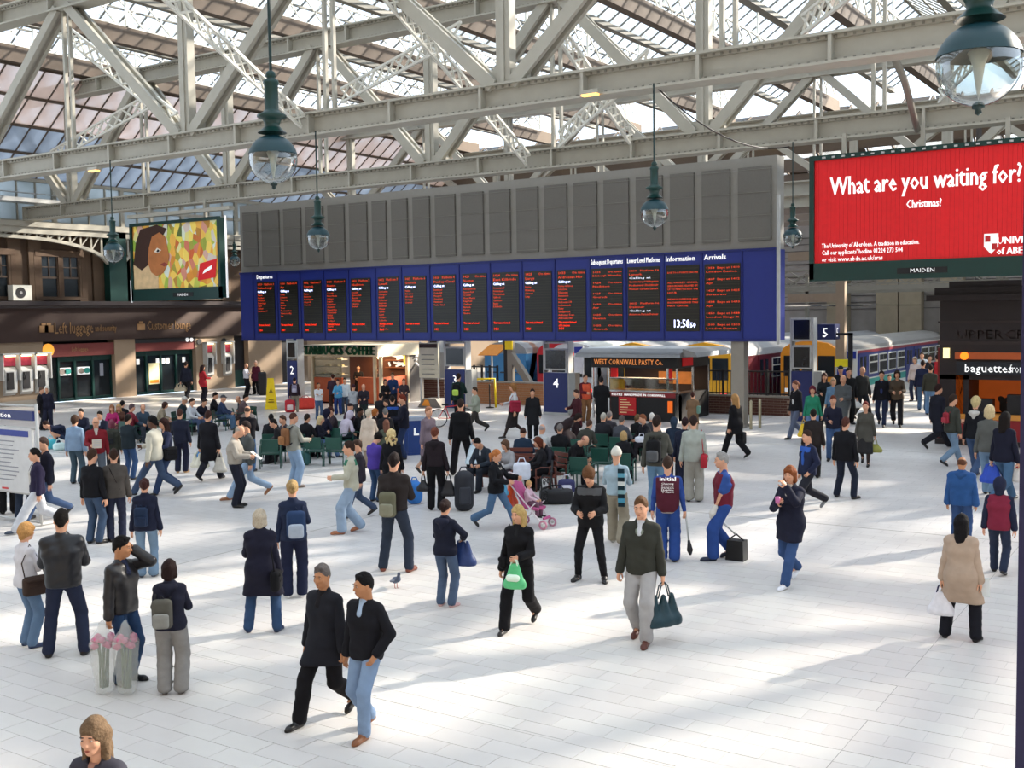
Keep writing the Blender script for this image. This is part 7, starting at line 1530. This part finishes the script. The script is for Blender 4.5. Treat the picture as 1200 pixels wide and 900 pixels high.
# pushchair, child and mother
J = P_(582, 620, 527, 62, 'Wwf', ('jacket', '#14151c'), ('flare', '#446a94'), ('pony', '#a8683a'), 'ginger woman in black jacket and jeans pushing a pink pushchair', extras='lapel:#c9c0b4', **FN)
def pushchair():
    c = G(625, 617); th = math.atan2(-c[0], c[1])+math.radians(62-90); r = thing('pushchair', 'pink pushchair pushed by ginger woman in black', 'pushchair', c, th)
    wm = mat('#b87a90', .5)
    for x in (-.28, .32):
        for y in (-.2, .2):
            b = MB(); b.tube([(x+.075*math.cos(a), y, .085+.075*math.sin(a)) for a in np.linspace(0, 6.283, 15)], .02, 6, cap=False); wh = b.build('wheel', wm, r, smooth=True, local=True); b = MB(); b.tube([(x, y-.02, .085), (x, y+.02, .085)], .03, 8); b.build('hub', M['greyl'], wh, local=True)
    b = MB()
    for y in (-.2, .2): b.tube([(.32, y, .09), (-.55, y, 1.0), (-.62, y, 1.02)], .013, 6); b.tube([(-.28, y, .09), (.15, y, .5)], .013, 6)
    b.tube([(-.62, -.2, 1.02), (-.62, .2, 1.02)], .016, 6); b.build('frame', mat('#d8d0d4', .4, .3), r, local=True)
    pk = cloth('#c8508c')
    sdf_obj('seat_fabric', [((-.1, -.15, .40), (.18, -.15, .38), .03, .03, 0), ((-.1, .15, .40), (.18, .15, .38), .03, .03, 0), ((-.1, 0, .40), (.2, 0, .38), .05, .04, .15), ((-.12, -.15, .42), (-.36, -.15, .85), .03, .03, .02), ((-.12, .15, .42), (-.36, .15, .85), .03, .03, .02), ((-.13, 0, .42), (-.38, 0, .85), .05, .05, .15)], .022, pk, r)
    sdf_obj('footrest', [((.3, -.12, .2), (.3, .12, .2), .03, .03, 0)], .02, pk, r)
    c2 = c+_Rz(th) @ np.array((-.5, .0, .62)); r2 = thing('carrier_bag', 'orange carrier bag hanging from pushchair handle', 'bag', c2, th); sdf_obj('bag_body', [((0, -.12, -.2), (0, .12, -.2), .08, .08, 0), ((0, -.1, -.2), (0, 0, .2), .08, .03, .08), ((0, .1, -.2), (0, 0, .2), .08, .03, .08)], .02, mat('#e0582a', .4, 0, .3, 8.), r2)
    b = MB(); b.tube([(0, -.04, .18), (0, 0, .36), (0, .04, .18)], .008, 5); b.build('handle', mat('#e0582a', .4), r2, local=True)
    c3 = c+_Rz(th) @ np.array((-.52, -.24, .78)); r3 = thing('carrier_bag', 'blue and white carrier bag beside the orange one on pushchair', 'bag', c3, th); sdf_obj('bag_body', [((0, -.08, -.12), (0, .08, -.12), .06, .06, 0), ((0, 0, -.1), (0, 0, .14), .08, .03, .06)], .02, mat('#58a8d0', .4, 0, .3, 8.), r3)
    return c, th
c, th = pushchair()
cc = c+_Rz(th) @ np.array((-.10, 0, 0))
J = P_(626, None, 575, 62, 'xll', ('jumper', '#d8b0c4'), ('suit', '#7a5068'), ('mop', '#c49a68'), 'small blonde child in pink sitting in the pushchair', at=(cc[0], cc[1], .20), h=.92, kid=True, near=True)
# bent limbs of the sitting people need something to sit on
def seat_unit(J, lab, bench, m, arms=True, slat=False):
    s = J['sc']; z = (J['P'][2]-.145)*s; loc = J['base']; R_ = _Rz(J['yaw'])
    def B(b, c, d, Rm=None): b.box(loc+R_ @ np.array(c), d, R_ if Rm is None else R_ @ Rm); return b
    if slat:
        for k in range(4): b = MB(); B(b, (0, -.2+k*.13, z-.02), (.62, .1, .03)); b.build('seat_slat', m, bench)
        for k in range(3): b = MB(); B(b, (0, .25+k*.02, z+.15+k*.14), (.62, .03, .1)); b.build('back_slat', m, bench)
    else:
        b = MB(); B(b, (0, -.02, z-.02), (.5, .46, .035)); b.build('seat_panel', m, bench)
        b = MB(); B(b, (0, .26, z+.22), (.46, .03, .34), rot_zxy(0, -.12)); b.build('back_panel', m, bench)
    if arms:
        b = MB()
        for sx in (-.28, .28):
            f = lambda p: loc+R_ @ np.array(p)
            b.tube([f((sx, -.22, 0)), f((sx, -.22, z+.18)), f((sx, -.1, z+.22)), f((sx, .24, z+.2)), f((sx, .28, 0))], .018, 6)
        b.each('arm_frame', m, bench, smooth=True)
gm = mat('#1d4a40', .4, 0, .1)
JS = dict(SEAT); near_ = lambda a: math.hypot(a['base'][0], a['base'][1])
timber = {k for k in JS if any(w in k for w in ('timber bench', 'black rucksack straps', 'iron bench end', 'beside auburn woman'))}
cl = []
for k, J_ in SEAT:
    if 'child in' in k: continue
    for c_ in cl:
        if (k in timber) == (c_[0][0] in timber) and any(math.hypot(*(J_['base'][:2]-q[1]['base'][:2])) < 1.25 for q in c_): c_.append((k, J_)); break
    else: cl.append([(k, J_)])
wm_ = mat('#6a3a30', .5, 0, .2, 4.)
for c_ in cl:
    k0 = c_[0][0]; tb = k0 in timber
    bn = thing('bench', ('timber slat bench' if tb else 'dark green metal bench seat')+' under '+k0.replace('seated ', 'the ', 1).split(',')[0], 'bench', c_[0][1]['base'], group='waiting benches')
    if len(bn['label'].split()) > 16: bn['label'] = ' '.join(bn['label'].split()[:16])
    for k, J_ in c_: seat_unit(J_, k, bn, wm_ if tb else gm, True, tb)
# empty green seats and the ornate iron bench end
def empty_seats(px, py, n, yaw, lab):
    g = G(px, py); th = math.atan2(-g[0], g[1])+math.radians(yaw); bn = thing('bench', lab, 'bench', g, group='waiting benches')
    for k in range(n): base = g+_Rz(th) @ np.array((k*.6, 0, 0)); seat_unit(dict(sc=1, P=np.array((0, 0, .57)), base=base, yaw=th), '', bn, gm)
empty_seats(684, 574, 1, 155, 'single empty green metal seat beside balding man reading phone'); empty_seats(706, 561, 2, 165, 'pair of empty green metal seats behind the blonde woman in black coat')
empty_seats(395, 545, 2, 160, 'green metal seats under the person with pale lilac hood'); empty_seats(318, 548, 1, 175, 'green metal seat back in front of seated man in black')
g = G(641, 592); th = math.atan2(-g[0], g[1]); bn = thing('iron_bench_end', 'ornate black cast-iron scrolled bench end', 'bench end', g, th+1.15)
b = MB()
b.tube([(-.3, 0, 0), (-.28, 0, .4), (-.3, 0, .62), (-.2, 0, .68), (.15, 0, .62)], .022, 6); b.tube([(.3, 0, 0), (.2, 0, .4), (.34, 0, .95)], .024, 6); b.tube([(-.28, 0, .4), (.2, 0, .4)], .022, 6)
b.build('end_frame', M['black'], bn, smooth=True, local=True); b = MB()
for cx, cz, R_ in ((-.12, .52, .09), (.08, .52, .08), (-.1, .24, .12), (.12, .24, .1), (.22, .68, .07), (0, .1, .08)): b.tube([(cx+R_*(1-a/9)*math.cos(a), 0, cz+R_*(1-a/9)*math.sin(a)) for a in np.linspace(0, 7.5, 18)], .012, 5)
b.build('scrollwork', M['black'], bn, smooth=True, local=True)
# litter bin, floor sign, pigeon
g = G(486, 532); t = thing('litter_bin', 'dark blue square litter bin with white symbol', 'bin', g); th = math.atan2(-g[0], g[1])
sdf_obj('bin_body', [], .03, M['blue'], t) if False else None
b = MB(); b.box((0, 0, .55), (.52, .5, 1.0)); b.box((0, 0, .04), (.56, .54, .08)); b.build('bin_body', mat('#1c3a78', .5), t, local=True); b = MB(); b.box((0, 0, 1.09), (.56, .54, .1)); b.build('bin_lid', mat('#9aa4b4', .5), t, local=True)
b = MB(); b.box((-.05, -.255, .72), (.05, .01, .2)); b.box((.0, -.255, .62), (.16, .01, .05)); b.build('white_symbol', M['wtext'], t, local=True); t.rotation_euler = (0, 0, th+.25)
g = G(318, 479); t = thing('wet_floor_sign', 'tall yellow folding wet floor sign beside the left board pillar', 'floor sign', g, math.atan2(-g[0], g[1]))
for s in (-1, 1): b = MB(); b.add([(-.28, s*.22, 0), (.28, s*.22, 0), (.14, s*.03, 1.42), (-.14, s*.03, 1.42), (-.28, s*.22+.02*s, 0), (.28, s*.22+.02*s, 0), (.14, s*.05, 1.42), (-.14, s*.05, 1.42)], [(0,1,2,3), (7,6,5,4), (0,4,5,1), (1,5,6,2), (2,6,7,3), (3,7,4,0)]); b.build('sign_leaf', M['yellow'], t, local=True)
b = MB(); b.prism([(-.1, .75), (.1, .75), (0, .95)], 'y', -.17, -.15); b.box((0, -.22, .45), (.22, .02, .05)); b.box((0, -.235, .33), (.26, .02, .05)); b.build('warning_mark', mat('#8a7200', .5), t, local=True)
g = G(464, 689); t = thing('pigeon', 'grey pigeon walking alone on the bright floor', 'pigeon', g, math.atan2(-g[0], g[1])+.5)
sdf_obj('body', [((0, .02, .12), (0, -.07, .15), .052, .045, .0), ((0, .05, .11), (0, .17, .07), .035, .014, .03), ((0, -.08, .16), (0, -.10, .23), .03, .024, .02), ('e', (0, -.105, .245), (.024, .028, .024), None, .01)], .009, mat('#4a5468', .6, 0, .25, 20.), t)
sdf_obj('wing', [((.045, -.03, .14), (.03, .13, .09), .022, .01, .02)], .008, mat('#7f8898', .6), t); sdf_obj('wing', [((-.045, -.03, .14), (-.03, .13, .09), .022, .01, .02)], .008, mat('#7f8898', .6), t)
b = MB(); b.tube([(0, -.12, .245), (0, -.155, .235)], [.008, .002], 6); b.build('beak', M['dark'], t, local=True)
for s in (-1, 1): b = MB(); b.tube([(s*.02, 0, .09), (s*.02, 0, .01), (s*.02, -.03, .004)], .005, 5); b.build('leg', mat('#a8504a', .6), t, local=True)
